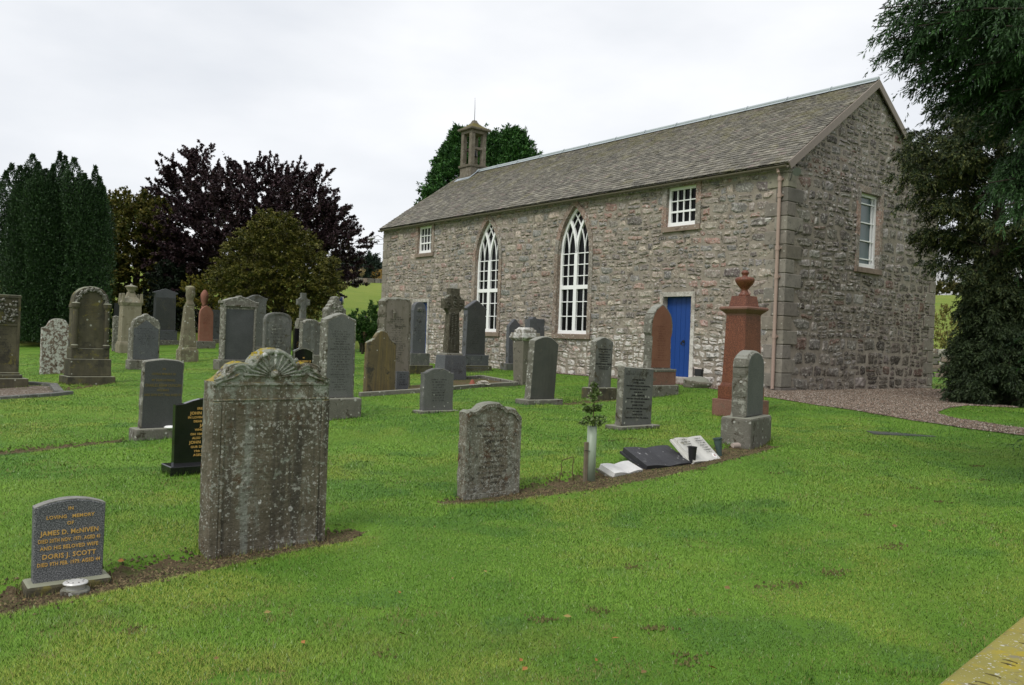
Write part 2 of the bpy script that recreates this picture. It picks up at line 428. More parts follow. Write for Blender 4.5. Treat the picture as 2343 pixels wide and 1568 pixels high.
# mortar core behind the stones
mb = MB()
def core(P, S, ztop, opens):
    cuts = sorted({0, S}|{round(v, 4) for o in opens for k in range(13) for v in [o[0]-.06+(o[1]-o[0]+.12)*k/12]}|({S/2} if callable(ztop) else set()))
    for a, b in zip(cuts, cuts[1:]):
        m_ = (a+b)/2; zt = (lambda s: ztop(s)) if callable(ztop) else (lambda s: ztop)
        holes = []
        for o in opens:
            if o[0]-.06 < m_ < o[1]+.06:
                cx = (o[0]+o[1])/2; hw = (o[1]-o[0])/2; x = abs(m_-cx)
                if o[4] == o[3]: top = o[4]+.05
                else:
                    h = o[4]-o[3]; c = (h*h-hw*hw)/(2*hw); Rr = hw+c; top = o[3]+math.sqrt(max(Rr*Rr-(min(x, hw)+c)**2, 0))+.05
                holes.append((o[2]-.05, top))
        holes.sort(); z = -.5
        for h0, h1 in holes:
            mb.add([P(a, z, 0), P(b, z, 0), P(b, h0, 0), P(a, h0, 0)], [(0, 1, 2, 3)]); z = h1
        mb.add([P(a, z, 0), P(b, z, 0), P(b, max(zt(b), z), 0), P(a, max(zt(a), z), 0)], [(0, 1, 2, 3)])
core(FRONT, CL, CH+.1, OPEN_F)
core(GABLE, CW, lambda s: CH+rake*min(s, CW-s)-.02, OPEN_G)
mb.add([(CL, 0, -.5), (CL, -CW, -.5), (CL, -CW, CH), (CL, -CW/2, CR-.02), (CL, 0, CH)], [(0, 1, 2, 3, 4)])
mb.add([(0, -CW, -.5), (CL, -CW, -.5), (CL, -CW, CH+.1), (0, -CW, CH+.1)], [(0, 1, 2, 3)])
mb.build('wall', M['mortar'], church, recalc=False)
mb = MB(); z = -.25; i = 0
while z < CH-.12:
    a, b = quoin_len(z+.05+.34*0, 'f'), quoin_len(z+.05, 'g'); a = .30 if i % 2 == 0 else .56; b = .60 if i % 2 == 0 else .34
    z1 = min(z+.34, CH-.08); k = rr.uniform(.62, 1.1); a += rr.uniform(-.06, .06); b += rr.uniform(-.07, .07)
    mb.box((-.03-rr.uniform(0, .012), -b, z+.006), (a, .030, z1-.006), (k, k*rr.uniform(.95, 1), k*rr.uniform(.88, 1))); z += .34; i += 1
mb.build('corner_stones', M['quoin'], church, bevel=.018, cols=True)
z = -.25; i = 0; mb = MB(); mb_b = MB()
while z < CH-.12:                             # the other two corners one can see
    b = .6 if i % 2 == 0 else .32; a = .32 if i % 2 == 0 else .56; k = rr.uniform(.65, .95)
    mb.box((-.034, -CW-.03, z+.006), (.3, -CW+b, min(z+.34, CH-.1)-.006), (k, k*.95, k*.9))
    k = rr.uniform(.85, 1.2); mb_b.box((CL-a, -.3, z+.006), (CL+.03, .031, min(z+.34, CH-.08)-.006), (k, k*.95, k*.9)); z += .34; i += 1
mb_b.build('corner_stones', M['quoin'], church, bevel=.018, cols=True)
mb.build('corner_stones', M['quoin'], church, bevel=.018, cols=True)

def ring(mb, P, inner, outer, d_front, d_back, jog=None):
    n = len(inner)
    for i in range(n-1):
        a, b, c, d = inner[i], inner[i+1], outer[i+1], outer[i]
        mb.add([P(*a, d_front), P(*b, d_front), P(*c, d_front), P(*d, d_front)], [(0, 1, 2, 3)])
        mb.add([P(*a, d_front), P(*b, d_front), P(*b, d_back), P(*a, d_back)], [(0, 1, 2, 3)])
        mb.add([P(*d, d_front), P(*c, d_front), P(*c, -.02), P(*d, -.02)], [(0, 1, 2, 3)])
def ribbon(mb, P, pts, wd, d0, d1):
    """a painted bar of given width following points in the window plane"""
    pts = [np.array(p, float) for p in pts]; Lf = []; Rt = []
    for i, p in enumerate(pts):
        t = pts[min(i+1, len(pts)-1)]-pts[max(i-1, 0)]; t /= np.linalg.norm(t); nn = np.array([-t[1], t[0]])*wd/2
        Lf.append(p+nn); Rt.append(p-nn)
    for i in range(len(pts)-1):
        q = [P(*Lf[i], d1), P(*Lf[i+1], d1), P(*Rt[i+1], d1), P(*Rt[i], d1), P(*Lf[i], d0), P(*Lf[i+1], d0), P(*Rt[i+1], d0), P(*Rt[i], d0)]
        mb.add(q, [(0, 1, 2, 3), (0, 4, 5, 1), (3, 2, 6, 7), (4, 7, 6, 5)]+([(0, 3, 7, 4)] if i == 0 else [])+([(1, 5, 6, 2)] if i == len(pts)-2 else []))
def surround(o, P, parent, mat, sill=True, m=MARG, smat=None):
    mb = MB(); inn = outline(o); out_ = outline(o, m); I2 = []; O2 = []
    for i in range(len(inn)-1):
        k = max(1, int(math.hypot(inn[i+1][0]-inn[i][0], inn[i+1][1]-inn[i][1])/.36))
        for j in range(k): f = j/k; I2.append((inn[i][0]+(inn[i+1][0]-inn[i][0])*f, inn[i][1]+(inn[i+1][1]-inn[i][1])*f)); O2.append((out_[i][0]+(out_[i+1][0]-out_[i][0])*f, out_[i][1]+(out_[i+1][1]-out_[i][1])*f))
    I2.append(inn[-1]); O2.append(out_[-1])
    curve = len(inn) > 6
    for i in range(len(I2)-1):
        if i == 0 or not curve or i % 3 == 0: tc_ = rr.choice([(.27, .215, .175), (.25, .19, .15), (.29, .20, .16), (.24, .215, .185)]); f = rr.uniform(.85, 1.12)
        if mat is not M['red_sandstone']: tc_ = rr.choice([(.42, .39, .35), (.36, .32, .28), (.46, .43, .39)])
        n0 = len(mb.f); ring(mb, P, I2[i:i+2], O2[i:i+2], .038+rr.uniform(0, .006), -.26); mb.c[n0:] = [tuple(q*f for q in tc_)]*(len(mb.f)-n0)
    b = mb.build('surround', M['rubble'], parent, cols=True)
    if sill:
        mb = MB(); s0, s1, z0 = o[0]-.17, o[1]+.13, o[2]
        for q in [((s0, z0-.15), (s1, z0))]:
            (a, c), (b_, d) = q
            vs = [P(a, c, -.2), P(b_, c, -.2), P(b_, c, .075), P(a, c, .075), P(a, d+.02, -.2), P(b_, d+.02, -.2), P(b_, d-.012, .075), P(a, d-.012, .075)]
            mb.add(vs, [(0, 3, 2, 1), (4, 5, 6, 7), (0, 1, 5, 4), (1, 2, 6, 5), (2, 3, 7, 6), (3, 0, 4, 7)])
        mb.build('sill', smat or mat, parent, bevel=.008)
def pane(o, P, parent, d, mat, name='pane'):
    mb = MB(); q = outline(o, .01); mb.add([P(s, z, d) for s, z in q], [tuple(range(len(q)))])
    return mb.build(name, mat, parent)
def closed(o, grow):
    q = outline(o, grow); return q
def window_frame(o, P, d, fw_=.09):
    mb = MB(); q = outline(o, -fw_/2); z0 = o[2]
    ribbon(mb, P, [(s, max(z, z0)) for s, z in q], fw_, d-.05, d+.035)
    mb2 = mb; ribbon(mb, P, [(o[0], z0+.055), (o[1], z0+.055)], .11, d-.05, d+.05)
    return mb
def lancet(o):
    d = -.13; s0, s1, z0, zs, za = o; cx = (s0+s1)/2; hw = (s1-s0)/2; h = za-zs; c = (h*h-hw*hw)/(2*hw); Rr = hw+c
    mb = window_frame(o, FRONT, d); zt = 2.68
    ribbon(mb, FRONT, [(cx, z0), (cx, zs)], .135, d-.04, d+.045)
    ribbon(mb, FRONT, [(s0+.03, zt), (s1-.03, zt)], .12, d-.04, d+.04)
    def arc(xs, sgn, stop):                   # an arc that starts upright at xs and bends to side sgn
        pts = []
        for k in range(60):
            z = k*h/60*1.1
            if z > Rr: break
            x = xs+sgn*(Rr-math.sqrt(Rr*Rr-z*z))
            lim = math.sqrt(max(Rr*Rr-z*z, 0))-c
            if abs(x) > lim: break
            pts.append((cx+x, zs+z))
        return pts
    for sg in (-1, 1):
        q = arc(0, sg, 0)
        if len(q) > 1: ribbon(mb, FRONT, q, .085, d-.03, d+.04)
        for xs in (-hw/2, hw/2):
            q = arc(xs, sg, 0)
            if len(q) > 1: ribbon(mb, FRONT, q, .026, d-.02, d+.018)
    for xs in (-hw/2, hw/2):
        ribbon(mb, FRONT, [(cx+xs*1.02, z0+.05), (cx+xs*1.02, zs)], .026, d-.02, d+.018)
    nlow, nhigh = 3, 3
    for k in range(1, nlow): z = z0+.1+(zt-z0-.1)*k/nlow; ribbon(mb, FRONT, [(s0+.03, z), (s1-.03, z)], .026, d-.02, d+.017)
    for k in range(1, nhigh+1): z = zt+(zs-zt)*k/nhigh; ribbon(mb, FRONT, [(s0+.03, z), (s1-.03, z)], .026, d-.02, d+.017)
    f = mb.build('window', M['white_paint'], church)
    pane(o, FRONT, f, d-.03, M['glass']); surround(o, FRONT, f, M['red_sandstone'])
    return f
def sash(o, P, cols_, rows, d, glass, xs=None, zs=None):
    s0, s1, z0, z1 = o[0], o[1], o[2], o[4]; mb = window_frame(o, P, d)
    ribbon(mb, P, [(s0, z1-.04), (s1, z1-.04)], .08, d-.05, d+.034)
    for x in (xs or [s0+.07+(s1-s0-.14)*k/cols_ for k in range(1, cols_)]): ribbon(mb, P, [(x, z0+.05), (x, z1-.05)], .03, d-.02, d+.02)
    for z in (zs or [z0+.11+(z1-z0-.19)*k/rows for k in range(1, rows)]):
        thick = .05 if (zs is None and z == min([z0+.11+(z1-z0-.19)*k/rows for k in range(1, rows)])) else .028
        ribbon(mb, P, [(s0+.04, z), (s1-.04, z)], thick, d-.02, d+.022)
    f = mb.build('window', M['white_paint'], church)
    pane(o, P, f, d-.03, glass); surround(o, P, f, M['red_sandstone'])
    return f
lancet(OPEN_F[2]); lancet(OPEN_F[3])
sash(OPEN_F[1], FRONT, 4, 3, -.10, M['glass']); sash(OPEN_F[4], FRONT, 4, 3, -.10, M['glass'])
gz = OPEN_G[0]
sash(gz, GABLE, 3, 5, -.12, M['blind'], xs=[gz[0]+.19, gz[1]-.19], zs=[gz[2]+.24, gz[2]+.72, gz[2]+1.2, gz[4]-.26])
for o in (OPEN_F[0], OPEN_F[5]):
    s0, s1, z0, z1 = o[0], o[1], o[2], o[4]; mb = MB(); n = 6
    for k in range(n):
        a, b = s0+(s1-s0)*k/n+.003, s0+(s1-s0)*(k+1)/n-.003
        mb.box((a, -.20, z0), (b, -.15, z1))
    mb.box((s0, -.215, z0), (s1, -.203, z1))
    dr = mb.build('door', M['blue_paint'], church, bevel=.004)
    surround(o, FRONT, dr, M['pale_stone'], sill=False, m=.12)
    mb = MB(); cx = s0+.36
    mb.lathe([(.001, 0), (.035, 0), (.035, .02), (.001, .02)], n=14); vv = [(cx+x, -.15+z_, 1.12+y) for x, y, z_ in mb.v]; mb.v = vv
    mb.tube([(cx+.055*math.sin(t), -.125, 1.075+.055*math.cos(t)) for t in np.linspace(0, 6.28, 18)], .008)
    mb.box((cx+.07, -.15, 1.03), (cx+.10, -.143, 1.09))
    mb.build('handle', M['black_iron'], dr)
    mb = MB(); mb.box((s0-.2, -.25, -.2), (s1+.2, .18, z0)); mb.build('doorstep', M['pale_stone'], church, bevel=.012)
# ---- roof of individual slates
rake_t = (CR-CH)/(CW/2+.15); slope = math.hypot(CR-CH, CW/2+.15); cs, sn = (CW/2+.15)/slope, (CR-CH)/slope
def roof_pt(x, t, n, side):
    n = n+.025*math.sin(.7*x+.8*t)*math.sin(math.pi*min(max(t/slope, 0), 1))
    y = .15-t*cs+n*sn; z = CH+t*sn+n*cs
    if side < 0: y = -CW-y
    return (x, y, z)
mb = MB(); rs = random.Random(5)
for side in (1, -1):
    t = -.02; k = 0
    while t < slope-.03:
        e = .165-.065*t/slope; x = -.10-rs.uniform(0, .2)
        while x < CL+.08:
            wd = rs.uniform(.13, .27)*(1-.25*t/slope); a, b = max(x, -.10), min(x+wd-.006, CL+.10)
            if b-a > .03:
                th = rs.uniform(.010, .022); j = rs.uniform(-.012, .012); t1 = min(t+e*1.9, slope)
                p = rs.random(); c = (.155, .142, .117) if p < .5 else (.118, .109, .093) if p < .75 else (.20, .185, .15) if p < .95 else (.165, .135, .12)
                f = rs.uniform(.74, 1.24); c = tuple(q*f for q in c)
                lo = .030+rs.uniform(0, .008)
                q = [roof_pt(a, t+j, lo, side), roof_pt(b, t+j+rs.uniform(-.008, .008), lo, side), roof_pt(b, t1, .006, side), roof_pt(a, t1, .006, side),
                     roof_pt(a, t+j, lo-th, side), roof_pt(b, t+j, lo-th, side), roof_pt(a, t1, -.01, side), roof_pt(b, t1, -.01, side)]
                mb.add(q, [(0, 1, 2, 3), (4, 5, 1, 0), (4, 0, 3, 6), (1, 5, 7, 2)], c)
            x += wd
        t += e; k += 1
    q = [roof_pt(-.09, -.03, -.006, side), roof_pt(CL+.09, -.03, -.006, side), roof_pt(CL+.09, slope, -.006, side), roof_pt(-.09, slope, -.006, side)]
    mb.add(q, [(0, 1, 2, 3)], (.1, .09, .08))
roof = mb.build('roof', M['slate'], church, cols=True, recalc=False)
mb = MB(); xs = np.linspace(-.11, CL-1.2, 14)
for a, b in zip(xs, xs[1:]):
    mb.tube([(a, -CW/2, CR+.055), (b, -CW/2, CR+.055)], .055, 10)
    for sg in (1, -1):
        mb.add([(a, -CW/2, CR+.06), (b, -CW/2, CR+.06), (b, -CW/2+sg*.16, CR-.045), (a, -CW/2+sg*.16, CR-.045)], [(0, 1, 2, 3)])
    mb.tube([(b-.02, -CW/2+.14, CR-.03), (b-.02, -CW/2+.05, CR+.09), (b-.02, -CW/2, CR+.125), (b-.02, -CW/2-.05, CR+.09)], .014, 6)
mb.build('ridge_capping', M['ridge'], roof, recalc=False)
mb = MB()
for x0, x1 in ((-.135, -.10), (CL+.102, CL+.13)):
    for side in (1, -1):
        a, b = -.02, slope+.0
        q = []
        for xx in (x0, x1):
            for (t, n) in ((a, .02), (b, .02), (b, -.16), (a, -.16)):
                p = roof_pt(xx, t, 0, side); y = .15-t*cs+n*sn; z_ = CH+t*sn+n*cs; y = y if side > 0 else -CW-y
                if t == b: y = -CW/2; z_ = CR+n*1.2
                q.append((xx, y, z_))
        mb.add(q, [(0, 1, 2, 3), (7, 6, 5, 4), (0, 4, 5, 1), (3, 2, 6, 7), (0, 3, 7, 4)])
    mb.build('bargeboard', M['barge'], roof); mb = MB()
mb = MB(); pr = [(.19+.06*math.cos(t), CH-.075+.06*math.sin(t)) for t in np.linspace(math.pi, 2*math.pi, 9)]
pr2 = [(.19+.05*math.cos(t), CH-.072+.05*math.sin(t)) for t in np.linspace(2*math.pi, math.pi, 9)]
pf = pr+pr2; n = len(pf); vs = [(x, y, z_) for x in (-.1, CL+.12) for y, z_ in pf]
mb.add(vs, [(i, (i+1) % n, n+(i+1) % n, n+i) for i in range(n)]+[tuple(range(n)), tuple(range(2*n-1, n-1, -1))])
for x in np.arange(.6, CL, 1.5): mb.tube([(x, .125, CH-.05), (x, .14, CH-.13), (x, .19, CH-.145), (x, .24, CH-.13), (x, .255, CH-.06)], .008, 6)
mb.build('gutter', M['gutter'], church)
mb = MB(); mb.tube([(.16, .19, CH-.12), (.16, .17, CH-.2), (.15, .10, CH-.32), (.15, .10, 2.6), (.15, .10, .05)], .042, 12)
for z_ in (CH-.36, CH-.75, 3.4, 2.72, 1.3): mb.tube([(.15, .10, z_-.05), (.15, .10, z_+.05)], .055, 12); mb.box((.08, .02, z_-.02), (.22, .075, z_+.02))
mb.build('downpipe', M['pipe'], church, smooth=False)
# ---- bellcote
bx_, by_ = CL-.78, -CW/2
mb = MB()
mb.frustum((bx_, by_), .84, .84, 7.0, .80, .80, 8.40)
mb.frustum((bx_, by_), .90, .90, 8.40, .94, .94, 8.50)
for sx in (-1, 1):
    for sy in (-1, 1): mb.frustum((bx_+sx*.30, by_+sy*.30), .20, .20, 8.50, .19, .19, 9.86)
mb.box((bx_-.40, by_-.40, 9.86), (bx_+.40, by_+.40, 10.0))
for sx in (-1, 1): mb.box((bx_+sx*.30-.07, by_-.2, 9.16), (bx_+sx*.30+.07, by_+.2, 9.28))
bel = mb.build('bellcote', M['belfry'], church, bevel=.015)
mb = MB(); s2 = math.sqrt(2)/2; pr = []
for hw_, z_ in ((.50, 10.0), (.52, 10.03), (.52, 10.09), (.40, 10.15), (.26, 10.24), (.15, 10.34), (.09, 10.44), (.08, 10.49)): pr.append((hw_, z_))
for (h0, z0_), (h1, z1_) in zip(pr, pr[1:]): mb.frustum((bx_, by_), 2*h0, 2*h0, z0_, 2*h1, 2*h1, z1_)
mb.build('cap', M['belfry'], bel)
mb = MB(); mb.tube([(bx_, by_, 10.45), (bx_, by_, 11.0), (bx_+.02, by_, 11.5)], [.016, .012, .005], 6); mb.build('finial_rod', M['steel'], bel)
mb = MB(); mb.lathe([(.20, 8.92), (.185, 8.95), (.14, 9.05), (.12, 9.16), (.08, 9.23), (.02, 9.25)], bx_, by_, 16); mb.tube([(bx_-.3, by_, 9.29), (bx_+.3, by_, 9.29)], .045, 8); mb.tube([(bx_, by_, 8.95), (bx_, by_, 8.86)], .035, 8)
mb.build('bell', M['black_iron'], bel)
mb = MB()
mb.frustum((bx_, by_), 1.04, 1.06, 7.45, .86, .86, 7.78)
for sg in (1, -1):
    mb.add([(bx_-.55, by_+sg*.42, 7.95), (bx_+.55, by_+sg*.42, 7.95), (bx_+.55, by_+sg*.60, 7.80), (bx_-.55, by_+sg*.60, 7.80)], [(0, 1, 2, 3)])
mb.add([(bx_-.42, by_, 8.30), (bx_-.42, by_+.62, 7.80), (bx_-.60, by_+.62, 7.81), (bx_-.60, by_, 8.31)], [(0, 1, 2, 3)])
mb.build('flashing', M['lead'], bel, recalc=False)
# ---- lamps on brackets at both ends of the eave
for (p, q) in (((-.03, -.05, 5.0), (-.28, .16, 5.15)), ((CL, .05, 5.0), (CL+.35, .32, 5.02))):
    p = Vector(p); q = Vector(q); mb = MB()
    mb.tube([p, (p+q)/2+Vector((0, 0, .12)), q+Vector((0, 0, .06))], .014, 6)
    dv = (q-p); dv.z = 0; dv.normalize()
    mb.tube([q-dv*.08+Vector((0, 0, .02)), q+dv*.05, q+dv*.16-Vector((0, 0, .04))], [.035, .06, .10], 10)
    mb.build('lamp', M['lamp_metal'], church)

# ---------------------------------------------------------------- ground
def vnoise(x, y, sc, seed=0):
    rg = np.random.default_rng(seed); T = rg.random((64, 64)); x = np.asarray(x)/sc; y = np.asarray(y)/sc
    xi = np.floor(x).astype(int); yi = np.floor(y).astype(int); fx = x-xi; fy = y-yi; fx = fx*fx*(3-2*fx); fy = fy*fy*(3-2*fy)
    q = lambda a, b: T[a % 64, b % 64]
    return (q(xi, yi)*(1-fx)+q(xi+1, yi)*fx)*(1-fy)+(q(xi, yi+1)*(1-fx)+q(xi+1, yi+1)*fx)*fy
# bare earth along the rows of graves (centre lines and half widths, metres)
STRIPS = []
for pts, hw in (([(-160, 1408), (60, 1360), (250, 1322), (470, 1278), (650, 1243), (760, 1222), (822, 1207)], [.22, .24, .22, .17, .15, .15, .05]),
                ([(1010, 1146), (1110, 1136), (1210, 1120), (1330, 1101), (1450, 1080), (1560, 1057), (1680, 1028), (1770, 1014)], [.05, .14, .18, .24, .24, .22, .22, .1]),
                ([(-60, 1040), (60, 1028), (160, 1017), (300, 1003)], [.16, .16, .14, .1]),
                ([(120, 892), (170, 886), (240, 876)], [.25, .2, .1]),
                ([(1280, 925), (1350, 918), (1410, 912)], [.12, .2, .1])):
    STRIPS.append(([at(*p)[:2] for p in pts], hw))
def strip_dist(x, y):
    """signed closeness to the earth strips: >0 inside"""
    x = np.asarray(x, float); y = np.asarray(y, float); best = np.full(x.shape, -9.)
    for pts, hw in STRIPS:
        for (a, b, h0, h1) in zip(pts, pts[1:], hw, hw[1:]):
            d = b-a; L2 = d@d; t = np.clip(((x-a[0])*d[0]+(y-a[1])*d[1])/L2, 0, 1)
            best = np.maximum(best, h0+(h1-h0)*t-np.hypot(x-a[0]-t*d[0], y-a[1]-t*d[1]))
    return best
g_smooth = g
def g(x, y):
    s = strip_dist(x, y)
    return g_smooth(x, y)-.055*smooth((s+.12)/.2)
def lawn_material():
    m = Mat('lawn_turf', .9, .15); v = m.obj((1, 1, 1), False)
    c = m.mix(m.ramp(m.noise(v, .9, 5, .6), [(.3, 0), (.7, 1)]), (.075, .165, .017), (.14, .26, .03))
    c = m.mix(m.math('MULTIPLY', m.ramp(m.noise(v, .45, 4, .6), [(.52, 0), (.7, 1)]), .6), c, (.13, .185, .027))
    c = m.mix(m.math('MULTIPLY', m.ramp(m.noise(v, 40, 3, .7), [(.35, 1), (.5, 0)]), .45), c, (.035, .085, .011))
    m.color(c); m.bump(m.noise(v, 60, 3, .7), .6, .03); return m.m
def pasture_material():
    m = Mat('pasture_grass', .95, .1); v = m.obj((1, 1, 1), False)
    c = m.mix(m.ramp(m.noise(v, .06, 5, .6), [(.3, 0), (.7, 1)]), (.15, .21, .035), (.22, .26, .055))
    c = m.mix(m.math('MULTIPLY', m.ramp(m.noise(v, .5, 5, .7), [(.5, 0), (.62, 1)]), .5), c, (.11, .19, .03))
    m.color(c); m.bump(m.noise(v, 2.5, 5, .7), .8, .3); return m.m
def moor_material():
    m = Mat('moorland', .95, .1); v = m.obj((1, 1, 1), False)
    c = m.mix(m.ramp(m.noise(v, .008, 6, .6), [(.35, 0), (.65, 1)]), (.27, .28, .26), (.36, .36, .35))
    m.color(c); return m.m
az = np.r_[np.linspace(-180, -52, 40)[:-1], np.linspace(-52, 52, 330), np.linspace(52, 180, 40)[1:-1]]*math.pi/180
rad = np.r_[0.3*1.022**np.arange(0, 130), 5.1*1.0115**np.arange(0, 200), 51*1.03**np.arange(0, 140)]
rad = rad[rad < 2600]; rad = np.unique(np.round(rad, 4))
A, RR = np.meshgrid(az, rad); X = RR*np.sin(A); Y = RR*np.cos(A); Z = g(X, Y)
na = len(az)
def sheet(name, r0, r1, material, label):
    i0 = np.searchsorted(rad, r0); i1 = min(np.searchsorted(rad, r1), len(rad)-1); V = np.c_[X[i0:i1+1].ravel(), Y[i0:i1+1].ravel(), Z[i0:i1+1].ravel()]
    k = np.arange((i1-i0)*na).reshape(-1, na); F = np.stack([k, k+na, np.roll(k, -1, 1)+na, np.roll(k, -1, 1)], -1).reshape(-1, 4)[:, ::-1]
    o = np_mesh(name, V, F, material)
    if r0 == 0:
        pass
    return tag(o, label, None, None, 'structure')
sheet('lawn', 0, 50.5, lawn_material(), 'mown green churchyard lawn')
sheet('pasture', 50.5, 260, pasture_material(), 'sloping pale green pasture beyond the churchyard')
sheet('moor', 260, 2600, moor_material(), 'far grey moorland hill')

# gravel path as a sheet of its own over the turf
def drape(name, poly, material, label, lift=.012, step=.35, kind='structure'):
    bm = bmesh.new(); vs = [bm.verts.new((p[0], p[1], 0)) for p in poly]
    es = [bm.edges.new((vs[i], vs[(i+1) % len(vs)])) for i in range(len(vs))]
    bmesh.ops.triangle_fill(bm, edges=es, use_beauty=True)
    for _ in range(7):
        lg = [e for e in bm.edges if e.calc_length() > step*(1+.03*np.hypot(*e.verts[0].co[:2]))]
        if not lg: break
        bmesh.ops.subdivide_edges(bm, edges=lg, cuts=1); bmesh.ops.triangulate(bm, faces=bm.faces)
    zz = g(np.array([v.co.x for v in bm.verts]), np.array([v.co.y for v in bm.verts]))
    for v, z_ in zip(bm.verts, zz): v.co.z = z_+lift
    bmesh.ops.recalc_face_normals(bm, faces=bm.faces)
    me = bpy.data.meshes.new(name); bm.to_mesh(me); bm.free(); me.materials.append(material)
    o = bpy.data.objects.new(name, me); col.objects.link(o)
    return tag(o, label, None, None, kind)
def gravel_material(name, a, b):
    m = Mat(name, .9, .2); v = m.obj((1, 1, 1), False)
    vo = m.n('ShaderNodeTexVoronoi'); vo.inputs['Scale'].default_value = 34; m.link(v, vo.inputs['Vector'])
    sep = m.n('ShaderNodeSeparateColor'); m.link(vo.outputs['Color'], sep.inputs[0])
    c = m.mix(sep.outputs[0], a, b); c = m.mix(m.math('MULTIPLY', m.math('LESS_THAN', sep.outputs[1], .12), .8), c, (.42, .38, .34))
    c = m.mix(m.ramp(m.noise(v, 1.3, 5, .6), [(.35, .0), (.7, .45)]), c, (.11, .085, .06))
    c = m.mix(m.math('MULTIPLY', m.ramp(m.noise(v, 2.3, 6, .7), [(.6, 0), (.68, 1)]), .4), c, (.07, .10, .025))
    m.color(c); m.bump(vo.outputs['Distance'], .9, .02); return m.m
FE = [(985, 827), (1129, 842), (1291, 857), (1422, 868), (1556, 881), (1648, 893), (1783, 914), (1875, 929), (1967, 942), (2030, 953), (2091, 964), (2200, 980), (2342, 998), (2560, 1026)]
BE = [(2560, 1008), (2342, 983), (2184, 959), (2150, 950), (2143, 945), (2158, 938), (2184, 932), (2214, 929), (2330, 934), (2330, 902), (2185, 894), (2140, 891)]
def church_pt(x, y): return CORNER+EX*x-EY*y
GRAVEL = [at(*p)[:2] for p in FE+BE]+[church_pt(1, -6.5)[:2], church_pt(1, -1)[:2], church_pt(CL-.5, -1)[:2]]
drape('gravel_path', GRAVEL, gravel_material('gravel', (.12, .09, .07), (.36, .29, .235)), 'pinkish brown gravel path round the church')
def inside(poly, x, y):
    x = np.asarray(x); y = np.asarray(y); r = np.zeros(x.shape, bool); n = len(poly)
    for i in range(n):
        (x0, y0), (x1, y1) = poly[i], poly[(i+1) % n]
        c = ((y0 > y) != (y1 > y)) & (x < (x1-x0)*(y-y0)/(y1-y0+1e-12)+x0); r ^= c
    return r
def soil_material():
    m = Mat('bare_earth', .95, .1); v = m.obj((1, 1, 1), False)
    c = m.mix(m.ramp(m.noise(v, 14, 6, .7), [(.3, 0), (.7, 1)]), (.075, .055, .030), (.17, .13, .075))
    c = m.mix(m.ramp(m.noise(v, 40, 4, .7), [(.6, 0), (.66, .8)]), c, (.26, .21, .12))
    c = m.mix(m.ramp(m.noise(v, 5, 5, .7), [(.5, 0), (.62, .7)]), c, (.08, .12, .025))
    m.color(c); m.bump(m.noise(v, 45, 6, .75), 1, .03); return m.m
M['soil'] = soil_material()
for pts, hw in STRIPS:
    pts = np.array(pts); Lp = []; Rp = []
    tt = np.linspace(0, len(pts)-1, 14*len(pts)); P_ = np.c_[np.interp(tt, range(len(pts)), pts[:, 0]), np.interp(tt, range(len(pts)), pts[:, 1])]; H_ = np.interp(tt, range(len(pts)), hw)
    for i, p in enumerate(P_):
        t = P_[min(i+1, len(P_)-1)]-P_[max(i-1, 0)]; t /= np.linalg.norm(t); nn = np.array([-t[1], t[0]])
        k = H_[i]*(1+.16*math.sin(.9*i)+.10*math.sin(1.7*i+1)); Lp.append(p+nn*k); Rp.append(p-nn*k)
    drape('bare_earth', Lp+Rp[::-1], M['soil'], 'strip of bare earth along a row of graves', .007, .12)

